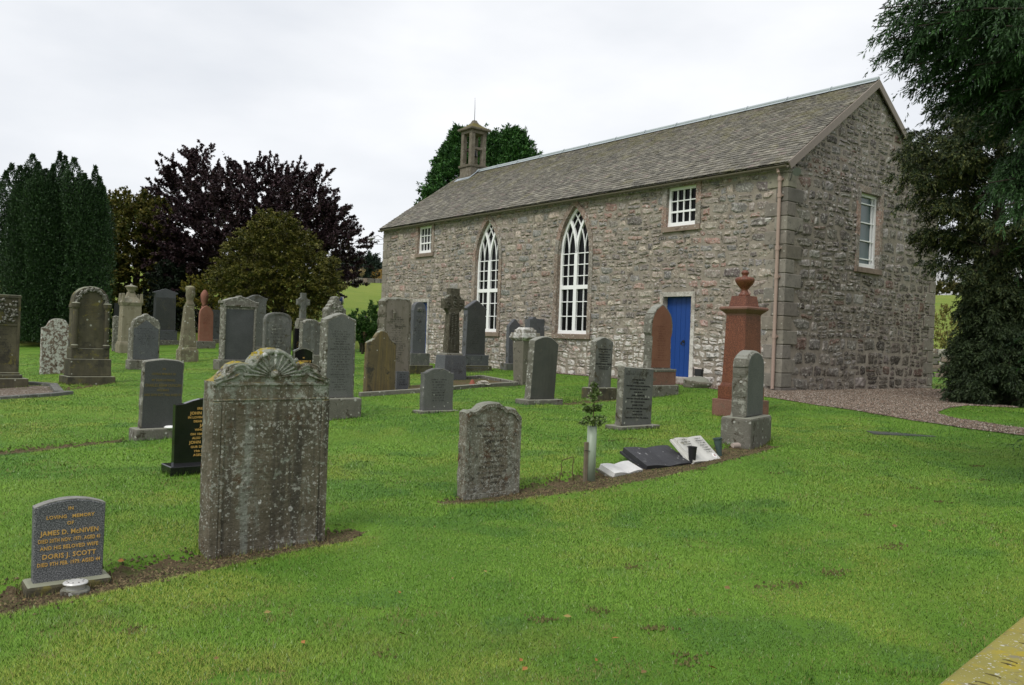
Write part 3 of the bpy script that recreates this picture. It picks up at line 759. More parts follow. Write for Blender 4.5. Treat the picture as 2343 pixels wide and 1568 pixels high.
# grass blades: countless, so one object
def grass(extra):
    N = 2300000; rg = np.random.default_rng(3)
    a = rg.uniform(-R(47), R(47), N); r_ = 2.4*np.exp(rg.random(N)*math.log(42/2.4)); x = r_*np.sin(a); y = r_*np.cos(a)
    s = strip_dist(x, y); keep = (s < -.01-.05*rg.random(N)+.20*(vnoise(x, y, .16, 31)-.45)+.10*(vnoise(x, y, .05, 32)-.5)) | (rg.random(N) < .12)
    keep &= ~inside(GRAVEL, x, y)
    loc = np.c_[(x-CORNER[0])*EX[0]+(y-CORNER[1])*EX[1], -((x-CORNER[0])*EY[0]+(y-CORNER[1])*EY[1])]
    keep &= ~((loc[:, 0] > -.1) & (loc[:, 1] < .9) & (loc[:, 1] > -8))
    # thin, worn spots
    worn = vnoise(x, y, .5, 21)*.6+vnoise(x, y, .17, 22)*.4
    keep &= ~((worn < .2) & (rg.random(N) < .7))
    x, y, r_, worn = x[keep], y[keep], r_[keep], worn[keep]
    ne = len(extra); x = np.r_[x, extra[:, 0]]; y = np.r_[y, extra[:, 1]]; r_ = np.hypot(x, y); worn = np.r_[worn, np.full(ne, .5)]; n = len(x); z = g(x, y)-.003
    th = rg.random(n)*2*math.pi; ln = rg.uniform(.008, .021, n)*(.7+.7*vnoise(x, y, .8, 5))*(1+.010*r_); wd = (.0005+.00024*r_)*rg.uniform(.7, 1.3, n)
    ln[n-ne:] = rg.uniform(.025, .07, ne)
    lean = rg.uniform(.3, 1.5, n); lean[n-ne:] *= .45; dx, dy = np.cos(th), np.sin(th)
    V = np.empty((n, 3, 3)); V[:, 0] = np.c_[x-dy*wd, y+dx*wd, z]; V[:, 1] = np.c_[x+dy*wd, y-dx*wd, z]; V[:, 2] = np.c_[x+dx*ln*lean, y+dy*ln*lean, z+ln]
    band = .5+.5*np.sin((x*EY[0]+y*EY[1])*2.3+1.2*np.sin(.4*x-.3*y)); big = vnoise(x, y, 1.7, 1)*.38+vnoise(x, y, .7, 2)*.27+vnoise(x, y, .25, 3)*.2+.15*band; yel = vnoise(x, y, 2.3, 8)*.45+vnoise(x, y, .6, 9)*.35+vnoise(x, y, .2, 10)*.2
    c0 = np.array([.062, .162, .016]); c1 = np.array([.165, .30, .033]); cy = np.array([.25, .295, .045]); cb = np.array([.20, .155, .06])
    k = np.clip((big-.28)/.36, 0, 1)[:, None]; c = c0+(c1-c0)*k
    ky = (np.clip((yel-.50)/.20, 0, 1)*.85)[:, None]; c = c+(cy-c)*ky
    dead = (rg.random(n) < .05+.25*(worn < .3))[:, None]; c = np.where(dead, cb*rg.uniform(.7, 1.2, (n, 1)), c)
    clov = np.clip((vnoise(x, y, .33, 15)*.6+vnoise(x, y, 1.1, 16)*.4-.62)/.1, 0, 1)[:, None]; c = c+(np.array([.055, .15, .03])-c)*clov*.7
    ins = (strip_dist(x, y) > -.02) & (rg.random(n) < .75); c = np.where(ins[:, None], np.array([.17, .13, .06])*rg.uniform(.5, 1.3, (n, 1)), c)
    c = c*rg.uniform(.72, 1.32, (n, 1)); dew = rg.random(n) < .025; c[dew] = np.array([.30, .38, .20])*rg.uniform(.7, 1.2, (dew.sum(), 1))
    nr = np.c_[dx*-.35, dy*-.35, np.full(n, 1.)]+rg.normal(0, .16, (n, 3)); nr[:, 2] = np.abs(nr[:, 2])+.5; nr /= np.linalg.norm(nr, axis=1)[:, None]
    m = Mat('grass_blade', .55, .3); at_ = m.n('ShaderNodeVertexColor', layer_name='Col'); m.color(at_.outputs[0])
    m.b.inputs['Subsurface Weight'].default_value = 0
    o = np_mesh('grass', V.reshape(-1, 3), np.arange(3*n).reshape(-1, 3), m.m, None, np.repeat(c, 3, 0), np.repeat(nr, 3, 0))
    tag(o, 'short mown grass of the churchyard', 'grass', None, 'stuff')

# ---------------------------------------------------------------- gravestone materials
LW, LG, LY = (.46, .45, .40), (.25, .27, .22), (.33, .25, .03)
M['old_brown'] = stone('lichened_sandstone', (.105, .088, .062), (.175, .15, .112), 4, blotch=[((.22, .215, .175), .42, 9), ((.11, .062, .035), .33, 5), ((.05, .045, .035), .36, 13), ((.34, .335, .30), .40, 38)],
                       spots=[((.60, .59, .55), .20, 13, .22), ((.44, .44, .39), .40, 27, .24), ((.33, .325, .28), .5, 60, .34)], streak=((.20, .215, .18), .55, 9), top=((.24, .245, .20), .5), bump=.9, bdist=.018)
def big_stone_material():
    m = Mat('big_lichened_sandstone', .9, .2); v = m.obj((1, 1, 1), False); sp = m.n('ShaderNodeSeparateXYZ'); m.link(v, sp.inputs[0])
    c = m.mix(m.ramp(m.noise(v, 5, 7, .65), [(.3, 0), (.7, 1)]), (.098, .085, .058), (.195, .17, .125))
    sv = m.obj((7, 7, .5), False); sf = m.noise(sv, 1.0, 5, .65)
    c = m.mix(m.math('MULTIPLY', m.ramp(sf, [(.54, 0), (.64, 1)]), .75), c, (.055, .050, .042))
    c = m.mix(m.math('MULTIPLY', m.ramp(sf, [(.36, 1), (.46, 0)]), .8), c, (.25, .262, .225))
    c = m.mix(m.ramp(m.noise(v, 6, 7, .72), [(.60, 0), (.66, .85)]), c, (.105, .066, .038))
    up_ = m.math('MULTIPLY', m.math('SUBTRACT', sp.outputs[2], .95), .42)
    cr = m.math('ADD', m.noise(v, 9, 8, .75, .3), m.ramp(up_, [(0, 0), (.25, .20)]))
    c = m.mix(m.ramp(cr, [(.57, 0), (.64, .9)]), c, (.30, .32, .27))
    c = m.mix(m.ramp(m.noise(v, 13, 7, .75), [(.60, 0), (.65, .8)]), c, (.05, .042, .030))
    sm = m.math('ADD', m.noise(v, 34, 5, .7), m.math('MULTIPLY', m.math('SUBTRACT', m.noise(v, 2.6, 3, .6), .5), .5))
    c = m.mix(m.ramp(sm, [(.58, 0), (.63, .85)]), c, (.40, .395, .35))
    for (sc, keep, scl, rad) in (((.36, .355, .31), .36, 52, .30), ((.44, .435, .39), .26, 25, .22), ((.64, .63, .60), .22, 13, .21)): c = m.mix(m.spots(v, scl, rad, keep), c, sc)
    yl = m.math('ADD', m.math('MULTIPLY', m.up(), .5), m.noise(v, 7, 4, .7)); c = m.mix(m.ramp(yl, [(.90, 0), (1.0, .8)]), c, (.36, .28, .03))
    m.color(c); h = m.math('ADD', m.noise(v, 40, 7, .72), m.math('MULTIPLY', m.noise(v, 12, 5, .6), 1.4)); m.bump(h, 1.0, .02); return m.m
M['big'] = big_stone_material()
M['granite'] = stone('grey_granite', (.085, .088, .094), (.115, .118, .124), 3, grain=(.75, 150, (.025, .026, .03), (.27, .27, .28)), bump=.15, rough=.6, bdist=.003)
M['granite_top'] = stone('weathered_granite', (.20, .195, .18), (.29, .285, .265), 12, blotch=[((.12, .115, .09), .4, 18)], bump=.6)
M['grey'] = stone('grey_headstone', (.09, .092, .088), (.135, .135, .126), 3, grain=(.4, 190, (.05, .05, .05), (.23, .23, .22)), blotch=[((.06, .055, .04), .36, 3.5), ((.20, .20, .175), .30, 7)], spots=[((.36, .36, .32), .16, 14, .22)], streak=((.09, .09, .075), .4, 7), bump=.35, rough=.7)
M['grey_pale'] = stone('pale_grey_headstone', (.115, .117, .11), (.165, .165, .152), 4, blotch=[((.08, .07, .045), .36, 5), ((.24, .24, .21), .3, 8)], spots=[((.40, .40, .36), .2, 14, .25)], streak=((.075, .07, .055), .5, 6), bump=.4)
M['lichen_grey'] = stone('lichened_grey_stone', (.13, .125, .10), (.20, .19, .16), 6, blotch=[((.34, .335, .29), .42, 10), ((.055, .042, .022), .35, 7)], spots=[((.42, .42, .38), .4, 16, .3)], top=((.30, .30, .26), .5), bump=1, bdist=.025)
M['dark_face'] = stone('dark_headstone', (.045, .047, .046), (.07, .072, .069), 3, grain=(.4, 200, (.03, .03, .03), (.15, .15, .15)), blotch=[((.10, .095, .07), .25, 4)], bump=.25, rough=.65)
M['blue_slate'] = stone('blue_grey_stone', (.080, .084, .091), (.112, .116, .124), 3, grain=(.4, 120, (.04, .04, .05), (.19, .19, .2)), blotch=[((.05, .05, .045), .33, 3), ((.17, .17, .155), .28, 8)], bump=.3, rough=.65)
M['olive_stone'] = stone('algae_stained_stone', (.062, .056, .034), (.125, .112, .072), 3, blotch=[((.05, .046, .034), .42, 2.5), ((.15, .13, .04), .3, 4)], streak=((.05, .046, .036), .6, 5), spots=[((.33, .33, .28), .12, 12, .25)], top=((.24, .245, .18), .55), bump=.6)
M['white_lichen'] = stone('white_lichened_stone', (.13, .088, .066), (.19, .145, .115), 6, blotch=[((.50, .50, .46), .56, 11), ((.07, .05, .035), .36, 13)], spots=[((.54, .54, .50), .4, 12, .35)], top=((.22, .22, .18), .5), bump=.8)
M['tan'] = stone('tan_sandstone', (.20, .175, .125), (.27, .24, .175), 3, blotch=[((.14, .12, .08), .35, 3)], streak=((.16, .14, .09), .5, 5), top=((.26, .26, .20), .5), spots=[((.4, .4, .35), .2, 12, .25)], bump=.5)
M['mossy_obelisk'] = stone('mossy_obelisk_stone', (.13, .115, .075), (.20, .175, .12), 4, blotch=[((.27, .28, .17), .38, 4), ((.10, .08, .05), .3, 6)], spots=[((.42, .42, .37), .35, 12, .28)], streak=((.09, .08, .055), .5, 5), top=((.26, .25, .15), .5), bump=.8)
M['red_granite'] = stone('red_granite', (.112, .032, .014), (.162, .048, .021), 3, grain=(.6, 62, (.05, .018, .012), (.29, .11, .06)), streak=((.085, .03, .016), .4, 6), bump=.2, rough=.5, spec=.45, bdist=.003)
M['red_granite_dull'] = stone('dull_red_granite', (.15, .070, .050), (.21, .105, .078), 4, grain=(.4, 120, (.09, .05, .04), (.34, .22, .17)), blotch=[((.13, .10, .075), .35, 5)], bump=.4, rough=.75)
M['pink'] = stone('pink_sandstone', (.225, .10, .07), (.29, .135, .098), 3, blotch=[((.26, .10, .07), .35, 4)], bump=.4)
M['black'] = stone('polished_black_granite', (.006, .006, .007), (.011, .011, .012), 8, bump=.0, rough=.09, spec=.5)
M['brown_streak'] = stone('streaked_brown_stone', (.085, .068, .040), (.135, .105, .058), 3, blotch=[((.05, .045, .035), .35, 3)], streak=((.19, .135, .05), .8, 13), spots=[((.4, .4, .36), .1, 14, .2)], top=((.24, .25, .20), .55), bump=.5)
M['rock'] = stone('rough_rock', (.145, .13, .10), (.23, .21, .165), 6, blotch=[((.085, .075, .05), .42, 5)], spots=[((.44, .43, .39), .5, 15, .3)], top=((.28, .28, .23), .45), bump=1, bdist=.04)
M['cross'] = stone('carved_cross_stone', (.07, .062, .042), (.13, .118, .085), 10, blotch=[((.06, .052, .035), .4, 14), ((.22, .21, .165), .36, 9)], top=((.24, .24, .2), .5), bump=1, bdist=.03)
M['marble'] = stone('white_marble', (.46, .45, .41), (.62, .61, .57), 5, blotch=[((.25, .23, .15), .36, 4)], bump=.25, rough=.6)
M['plinth'] = stone('plinth_stone', (.125, .118, .098), (.19, .18, .15), 5, blotch=[((.06, .05, .035), .36, 5), ((.27, .27, .23), .33, 8)], spots=[((.4, .4, .36), .3, 14, .28)], top=((.25, .25, .20), .6), bump=.8, bdist=.02)
M['slab_yellow'] = stone('yellow_lichened_slab', (.22, .20, .055), (.30, .265, .065), 3, blotch=[((.33, .265, .03), .42, 3.5), ((.21, .19, .12), .34, 6), ((.15, .12, .06), .26, 9)], spots=[((.46, .46, .41), .3, 34, .26), ((.42, .42, .37), .4, 85, .3)], bump=.6, bdist=.012)
M['gold'] = simple('gold_lettering', (.62, .37, .10), .45, .4, var=.15)
M['black_letter'] = simple('black_lettering', (.016, .016, .017), .7, .2)
M['faint_letter'] = simple('worn_lettering', (.040, .038, .034), .8, .1)
M['faint_gold'] = simple('faded_gold_lettering', (.16, .125, .045), .7, .2)
M['faint_red'] = simple('worn_red_lettering', (.12, .045, .03), .7, .2)

# ---------------------------------------------------------------- gravestone builders
def arcpts(fn, n=28): return [(-1+2*i/n, fn(-1+2*i/n)) for i in range(n+1)]
def P_flat(): return [(-1, 1), (1, 1)]
def P_seg(): return arcpts(lambda t: 1-t*t*1.0)
def P_round(): return arcpts(lambda t: math.sqrt(max(1-t*t, 0)))
def P_ped(): return [(-1, 0), (0, 1), (1, 0)]
def P_gothic():
    return arcpts(lambda t: math.sqrt(max(1-((abs(t)+.9)/1.9)**2, 0))/math.sqrt(1-(.9/1.9)**2), 36)
def P_shoulder(s=.82):                        # arch between two square shoulders
    q = arcpts(lambda t: .22+.78*math.sqrt(max(1-t*t, 0)), 24)
    return [(-1, 0), (-.97, .10), (-s-.03, .10)]+[(x*s, z) for x, z in q]+[(s+.03, .10), (.97, .10), (1, 0)]
def P_ogee():
    f = lambda t: .5+.5*math.cos(math.pi*min(abs(t)*1.05, 1)) if abs(t) > .02 else 1
    return arcpts(f, 40)
def P_ears(): return [(-1, .45), (-.93, .52), (-.85, .45), (-.80, .18)]+[(x*.78, .2+.8*math.sqrt(1-x*x*.98)) for x in np.linspace(-1, 1, 22)]+[(.80, .18), (.85, .45), (.93, .52), (1, .45)]
def P_segears(): return [(-1, .0), (-.82, .02), (-.80, .2)]+[(x*.78, .2+.8*(1-x*x)) for x in np.linspace(-1, 1, 20)]+[(.80, .2), (.82, .02), (1, .0)]
def P_big():
    h = [(0, 1), (.08, .985), (.16, .94), (.23, .86), (.29, .75), (.34, .62), (.375, .47), (.39, .34), (.41, .36), (.45, .47), (.50, .55), (.56, .58), (.62, .56), (.68, .50), (.75, .36), (.82, .20), (.90, .08), (.96, .03), (1, 0)]
    return [(-x, z) for x, z in h[::-1]]+h[1:]
def P_lobes():
    h = [(0, 1), (.12, .97), (.22, .85), (.28, .66), (.34, .62), (.5, .62), (.62, .55), (.72, .36), (.82, .22), (.92, .12), (1, 0)]
    return [(-x, z) for x, z in h[::-1]]+h[1:]
def P_hump(): return [(-1, .45), (-.9, .58), (-.75, .52), (-.62, .60), (-.45, .86), (-.25, .98), (0, 1), (.2, .95), (.36, .78), (.45, .62), (.6, .66), (.78, .55), (.9, .30), (1, .12)]
def P_carved(): return [(-1, 0), (-.95, .22), (-.86, .30), (-.84, .48), (-.66, .55), (-.55, .70), (-.30, .78), (-.12, .95), (0, 1), (.12, .95), (.30, .78), (.5, .72), (.68, .55), (.84, .48), (.88, .30), (.96, .2), (1, 0)]
def P_peak(): return [(-1, .0), (-.9, .10), (-.8, .12), (0, 1), (.8, .12), (.9, .10), (1, 0)]
def P_clip(): return [(-1, .35), (-.72, .62), (-.4, .86), (0, 1), (.4, .9), (.72, .62), (1, .3)]
def P_rugged(): return [(-1, .1), (-.9, .62), (-.80, .86), (-.6, .94), (-.3, .9), (0, .97), (.3, .92), (.6, 1), (.85, .86), (.94, .55), (1, .1)]
def slab(mb, w, h, t, prof, rise, taper=0.0, bevel=.012, rough=0.0, step=.06, z0=0.0, y0=0.0, rs=None, c=(1, 1, 1)):
    """an upright slab whose top follows a profile; front at y0-t/2"""
    rs = rs or random.Random(1)
    top = [(x*w/2*(1-taper), h-rise+z*rise) for x, z in prof]
    pts = [(-w/2, z0)]+top+[(w/2, z0)]
    dn = []
    for i, p in enumerate(pts):
        q = pts[(i+1) % len(pts)]; L_ = math.hypot(q[0]-p[0], q[1]-p[1])
        k = max(1, int(L_/step)) if rough > 0 and i != len(pts)-1 else 1
        for j in range(k):
            f = j/k; x, z = p[0]+(q[0]-p[0])*f, p[1]+(q[1]-p[1])*f
            if z > z0+.01: x += rs.uniform(-rough, rough); z += rs.uniform(-rough, rough)*.7
            dn.append((x, z))
    n = len(dn); A = np.array(dn)
    nx = np.roll(A, -1, 0)-np.roll(A, 1, 0); nx = np.c_[nx[:, 1], -nx[:, 0]]; nx /= np.linalg.norm(nx, axis=1)[:, None]+1e-9
    # outline runs clockwise seen from the front, so the inward normal is +nx
    B = A+nx*bevel; B[:, 1] = np.maximum(B[:, 1], z0)
    vs = [(x, y0-t/2, z) for x, z in B]+[(x, y0-t/2+bevel, z) for x, z in A]+[(x, y0+t/2-bevel, z) for x, z in A]+[(x, y0+t/2, z) for x, z in B]
    fs = [tuple(range(n)), tuple(range(4*n-1, 3*n-1, -1))]
    for r_ in range(3): fs += [(r_*n+i, r_*n+(i+1) % n, (r_+1)*n+(i+1) % n, (r_+1)*n+i) for i in range(n)]
    mb.add(vs, fs, c)
def out_pts(w, h, prof, rise, taper, ins, zlo, zhi=None):
    return [(-w/2+ins, zlo)]+[(max(-1, min(1, x))*(w/2*(1-taper)-ins), h-rise+z*rise-ins) for x, z in prof]+[(w/2-ins, zlo)]
def plate(mb, pts, yf, yb):
    n = len(pts); vs = [(x, yf, z) for x, z in pts]+[(x, yb, z) for x, z in pts]
    mb.add(vs, [tuple(range(n))]+[(i, (i+1) % n, n+(i+1) % n, n+i) for i in range(n)])
def border(mb, outer, inner, yf, yb):
    n = len(outer)
    for i in range(n):
        j = (i+1) % n
        q = [(outer[i][0], yf, outer[i][1]), (outer[j][0], yf, outer[j][1]), (inner[j][0], yf, inner[j][1]), (inner[i][0], yf, inner[i][1])]
        q += [(x, yb, z) for x, _, z in q]
        mb.add(q, [(0, 1, 2, 3), (0, 4, 5, 1), (3, 2, 6, 7)])
_txt = bpy.data.curves.new('lettering', 'FONT')
def letters(parent, lines, yf, mat, name='inscription', align='CENTER'):
    """lines: (text, x, z, cap height, max width) -> one mesh of raised letters"""
    V = []; F = []
    for (s, x, z, hgt, mw) in lines:
        cu = bpy.data.curves.new('lettering', 'FONT'); cu.body = s; cu.size = hgt/.70; cu.align_x = align; cu.extrude = .0012; cu.offset = .018*hgt; cu.resolution_u = 2; cu.space_character = 1.06
        ob = bpy.data.objects.new('lettering', cu); col.objects.link(ob); dg = bpy.context.evaluated_depsgraph_get()
        me = bpy.data.meshes.new_from_object(ob.evaluated_get(dg)); co = [v.co.copy() for v in me.vertices]
        if co:
            wd = max(c.x for c in co)-min(c.x for c in co); k = min(1, mw/wd) if mw else 1
            n = len(V); V += [(x+c.x*k, yf-c.z-.0006, z+c.y) for c in co]; F += [tuple(i+n for i in p.vertices) for p in me.polygons]
        bpy.data.objects.remove(ob); bpy.data.curves.remove(cu); bpy.data.meshes.remove(me)
    mb = MB(); mb.add(V, F); return mb.build(name, mat, parent, recalc=False)
def worn_lines(parent, rows, yf, mat, seed=0, name='inscription', thick=.0015):
    """inscription too worn to read: rows of short cut strokes. rows: (z, height, half width)"""
    rs = random.Random(seed); mb = MB()
    for (z, hh, hw) in rows:
        x = -hw*rs.uniform(.75, 1); x1 = -x
        while x < x1:
            wn = rs.randint(2, 8)
            for _ in range(wn):
                cw = hh*rs.uniform(.45, .75)
                if x+cw > x1: break
                kind = rs.random(); b = hh*.16
                if kind < .75: mb.add([(x, yf-thick, z), (x+b, yf-thick, z), (x+b, yf-thick, z+hh), (x, yf-thick, z+hh)], [(0, 1, 2, 3)])
                if kind < .45: mb.add([(x+cw-b, yf-thick, z), (x+cw, yf-thick, z), (x+cw, yf-thick, z+hh), (x+cw-b, yf-thick, z+hh)], [(0, 1, 2, 3)])
                if kind > .2:
                    zz = z+hh*rs.choice([0, .42, .84]); mb.add([(x+b, yf-thick*.8, zz), (x+cw-b, yf-thick*.8, zz), (x+cw-b, yf-thick*.8, zz+b), (x+b, yf-thick*.8, zz+b)], [(0, 1, 2, 3)])
                x += cw+hh*.18
            x += hh*.6
    if not mb.v: return None
    return mb.build(name, mat, parent, recalc=False)
ALPHA = R(43)
def solve_width(P0, alpha, px, t):
    lo, hi = .05, 4.0; ca, sa = math.cos(alpha), math.sin(alpha); X_, Y_ = np.array([ca, sa, 0]), np.array([-sa, ca, 0])
    for _ in range(40):
        w_ = (lo+hi)/2; us = [proj(P0+X_*a*w_/2+Y_*b*t/2)[0] for a in (-1, 1) for b in (-1, 1)]
        if max(us)-min(us) > px: hi = w_
        else: lo = w_
    return (lo+hi)/2
def frame_for(u0, u1, vb, t, alpha):
    """ground point for the middle of a stone whose front foot shows at vb"""
    uc = (u0+u1)/2; P0 = at(uc, vb); ca, sa = math.cos(alpha), math.sin(alpha)
    P0 = P0+np.array([-sa, ca, 0])*t/2; P0[2] = float(g(P0[0], P0[1]))
    return P0
class Grave:
    def __init__(s, name, label, cat, u0, u1, vt, vb, t=.12, alpha=None, lean=0, back=0, group=None, tpl=None):
        al = ALPHA if alpha is None else R(alpha); s.t = t
        P0 = frame_for(u0, u1, vb, tpl or t, al); s.D = depth(P0); s.mpp = s.D/FPX
        s.h = (vb-vt)*s.mpp; s.w = solve_width(P0, al, u1-u0, t); s.z = 0.0
        s.root = empty(name, P0-np.array([0, 0, .02]), al); tag(s.root, label, cat, group); s.lean = R(lean); s.back = R(back); s.rs = random.Random(hash(label) % 9999 if False else sum(map(ord, label)))
        s.h += .02
    def px(s, n): return n*s.mpp
    def plinth(s, wpx, hpx, t, mat, bevel=.015, name='plinth', topw=None, topt=None):
        hh = hpx*s.mpp+(.02 if s.z == 0 else 0); ww = s.w+2*wpx*s.mpp*1.15; mb = MB()
        mb.frustum((0, 0), ww, t, s.z if s.z else -.12, topw or ww, topt or t, s.z+hh); s.z += hh
        return mb.build(name, mat, s.root, bevel=bevel)
    def tilt(s, o):
        o.location = (0, 0, s.z); o.rotation_euler = (s.back, s.lean, 0); return o
    def shaft(s, prof, rise, mat, taper=0, bevel=.012, rough=0, name='headstone', w=None, t=None, h=None):
        mb = MB(); s.sw = w or s.w; s.sh = h or (s.h-s.z); s.st = t or s.t; s.prof, s.rise, s.taper = prof, rise*s.sw, taper
        z0 = -.12 if s.z == 0 else -.01
        slab(mb, s.sw, s.sh, s.st, prof, s.rise, taper, bevel, rough, z0=z0, rs=s.rs); s.o = s.tilt(mb.build(name, mat, s.root)); return s.o
    def face(s, mat, ins=.02, zlo=.02, proud=.004, name='face'):
        mb = MB(); plate(mb, out_pts(s.sw, s.sh, s.prof, s.rise, s.taper, ins, zlo), -s.st/2-proud, -s.st/2+.01); s.yf = -s.st/2-proud
        return mb.build(name, mat, s.o)
    def rim(s, mat, ins=.0, wd=.05, zlo=.02, proud=.015, name='border'):
        mb = MB(); border(mb, out_pts(s.sw, s.sh, s.prof, s.rise, s.taper, ins+.012, zlo), out_pts(s.sw, s.sh, s.prof, s.rise, s.taper, ins+wd, zlo+wd), -s.st/2-proud, -s.st/2+.01)
        return mb.build(name, mat, s.o, recalc=False)
    def worn(s, n, z1, z0, mat, hw=.36, hh=.62, yf=None, seed=0):
        z1, z0 = z1*s.sh, z0*s.sh; st = (z1-z0)/n; rs = random.Random(seed+n)
        return worn_lines(s.o, [(z1-st*(i+1), st*hh*(rs.choice([.8, 1, 1.15])), hw*s.sw*rs.uniform(.45, 1)) for i in range(n)], yf if yf is not None else -s.st/2-.001, mat, seed)
    def text(s, lines, mat, yf=None, mw=.84):
        return letters(s.o, [(t_, 0, z*s.sh, hh*s.sh, mw*s.sw*k) for (t_, z, hh, k) in lines], (yf if yf is not None else -s.st/2-.0015), mat)

def rows_for(z1, z0, n, k=1): return [(z1+(z0-z1)*i/(n-1)) for i in range(n)]
GG = None
# --- the nearest stones -------------------------------------------------------
s = Grave('headstone', 'small speckled grey granite headstone with gilt lettering, in the bare earth nearest the viewer', 'gravestone', 79, 243, 1151, 1354, t=.085, alpha=38, tpl=.22)
s.plinth(14, 22, .22, M['olive_stone'], .02, topw=None)
s.shaft(P_seg(), .11, M['granite'], bevel=.006, taper=-.03)
mb = MB(); tp = [(x*s.sw/2*(1.03), s.sh-s.rise+z*s.rise) for x, z in P_seg()]
vs = [(x, -s.st/2+.004, z+.0) for x, z in tp]+[(x, s.st/2, z) for x, z in tp]+[(x, -s.st/2+.004, z+.006) for x, z in tp]+[(x, s.st/2, z+.006) for x, z in tp]; n = len(tp)
mb.add(vs, [(2*n+i, 2*n+i+1, 3*n+i+1, 3*n+i) for i in range(n-1)]+[(i, i+1, 2*n+i+1, 2*n+i) for i in range(n-1)])
mb.build('rough_top', M['granite_top'], s.o)
s.text([('IN', .875, .042, 1), ('LOVING   MEMORY', .775, .042, .86), ('OF', .69, .042, 1), ('JAMES D. McNIVEN', .575, .058, 1), ('DIED 20TH NOV. 1971. AGED 41', .485, .046, 1.06), ('AND HIS BELOVED WIFE', .395, .046, 1), ('DORIS J. SCOTT', .285, .058, .92), ('DIED 9TH FEB. 1979. AGED 44', .195, .046, 1.08)], M['gold'])
near_stone = s
# flower holder in front of it
P0 = at(172, 1358); vr = empty('flower_holder', P0); tag(vr, 'round flower holder with a pierced aluminium lid in front of the small granite headstone', 'flower holder')
mb = MB(); k = depth(P0)/FPX; q = 27*k
mb.lathe([(q*1.15, -.03), (q*1.15, 9*k), (q*1.08, 12*k)], n=22); mb.build('stone_pot', M['plinth'], vr, smooth=False)
mb = MB(); mb.lathe([(q*.74, 11*k), (q*.74, 24*k)], n=24); mb.build('cup', simple('aluminium', (.62, .62, .61), .35, .5, metal=.7), vr)
mb = MB(); mb.lathe([(q*.97, 24*k), (q*.97, 26*k), (q*.92, 27.5*k), (q*.5, 30*k), (.004, 31*k)], n=28)
lid = mb.build('lid', simple('pale_aluminium', (.70, .70, .68), .4, .5, metal=.3), vr, smooth=False)
mb = MB()
for rr_, nn in ((.3, 5), (.62, 9)):
    for i in range(nn):
        a = 2*math.pi*i/nn; x, y = q*rr_*math.cos(a), q*rr_*math.sin(a); mb.lathe([(q*.075, 28*k), (q*.075, (30.9-2.2*rr_)*k)], x, y, 8)
mb.build('holes', M['black_iron'], lid)

s = Grave('headstone', 'largest brown headstone, white spotted with lichen, three carved lobes on top', 'gravestone', 468, 760, 807, 1262, t=.16, alpha=41)
s.shaft(P_big(), .262, M['big'], bevel=.016, rough=.004)
W_, H_, T_ = s.sw, s.sh, s.st; yf = -T_/2; zs_ = H_-s.rise
mb = MB()                                     # string course, side pilasters and sill of the panel
mb.box((-W_/2*.985, yf-.008, zs_-.03), (W_/2*.985, yf+.01, zs_-.008)); mb.box((-W_/2*.98, yf-.005, zs_-.135), (W_/2*.99, yf+.01, zs_-.122))
for sg in (-1, 1): mb.box((sg*W_*.46-W_*.032, yf-.008, -.1), (sg*W_*.46+W_*.035, yf+.01, zs_-.14)); mb.box((sg*W_*.405-.012, yf-.005, -.1), (sg*W_*.405+.012, yf+.01, zs_-.14))
mb.build('mouldings', M['big'], s.o, bevel=.005)
mb = MB(); pb = P_big()                       # worn roll moulding that follows the lobes
for sg in (-1, 1):
    mb.tube([(sg*x*W_/2*.985, yf-.001, zs_+z*s.rise-.020) for x, z in pb if x >= .40 and x < .97], [.016]*len([1 for x, z in pb if x >= .40 and x < .97]), 7)
mb.tube([(x*W_/2*.97, yf-.001, zs_+z*s.rise-.022) for x, z in pb if abs(x) <= .386], .017, 7)
mb.build('lobe_moulding', M['big'], s.o, smooth=True)
mb = MB(); cz_ = zs_+.03                      # shell in the middle lobe, scrolls in the side lobes
for i in range(13):
    a = math.pi*(i+.5)/13; L_ = s.rise*.80*(1 if 2 < i < 10 else .9); dx, dz = math.cos(a)*.86, math.sin(a)
    pts = [(dx*L_*f*W_*.36/(s.rise*.8)*1.0, yf+.002-.005*math.sin(math.pi*min(f, .98)), cz_+dz*L_*f) for f in np.linspace(.22, .93, 6)]
    mb.tube(pts, [.005+.010*f for f in np.linspace(0, 1, 6)], 6)
mb.lathe([(.001, 0), (.035, .0), (.03, .02), (.001, .03)], n=12); m_ = len(mb.v)-48
for i in range(m_, len(mb.v)): x, y, z = mb.v[i]; mb.v[i] = (x, yf-z, cz_+.02+y)
mb.build('shell_carving', M['big'], s.o, smooth=True)
for sg in (-1, 1):
    mb = MB()
    for q in range(4):
        pts = []
        for f in np.linspace(0, 1, 14):
            a = -.4+f*4.2; r_ = (.105-.021*q)*(1-.35*f)
            pts.append((sg*(W_*.30-r_*math.cos(a)*1.15), yf-.002, zs_+.070+r_*math.sin(a)*.62))
        mb.tube(pts, .0095, 5)
    mb.tube([(sg*W_*x, yf-.008, zs_+z) for x, z in ((.49, .012), (.43, .025), (.38, .05), (.33, .085))], [.006, .010, .012, .010], 5)
    mb.tube([(sg*W_*x, yf-.008, zs_+z) for x, z in ((.47, .006), (.40, .012), (.34, .03), (.29, .05))], [.006, .009, .010, .008], 5)
    mb.build('scroll_carving', M['big'], s.o, smooth=True)
s.worn(24, .70, .03, stone('worn_cuts', (.075, .063, .045), (.13, .11, .08), 8, bump=.3), hw=.37, hh=.42, yf=yf+.0003, seed=4)
mb = MB(); rs = random.Random(3)              # crusts of yellow lichen on the three crests
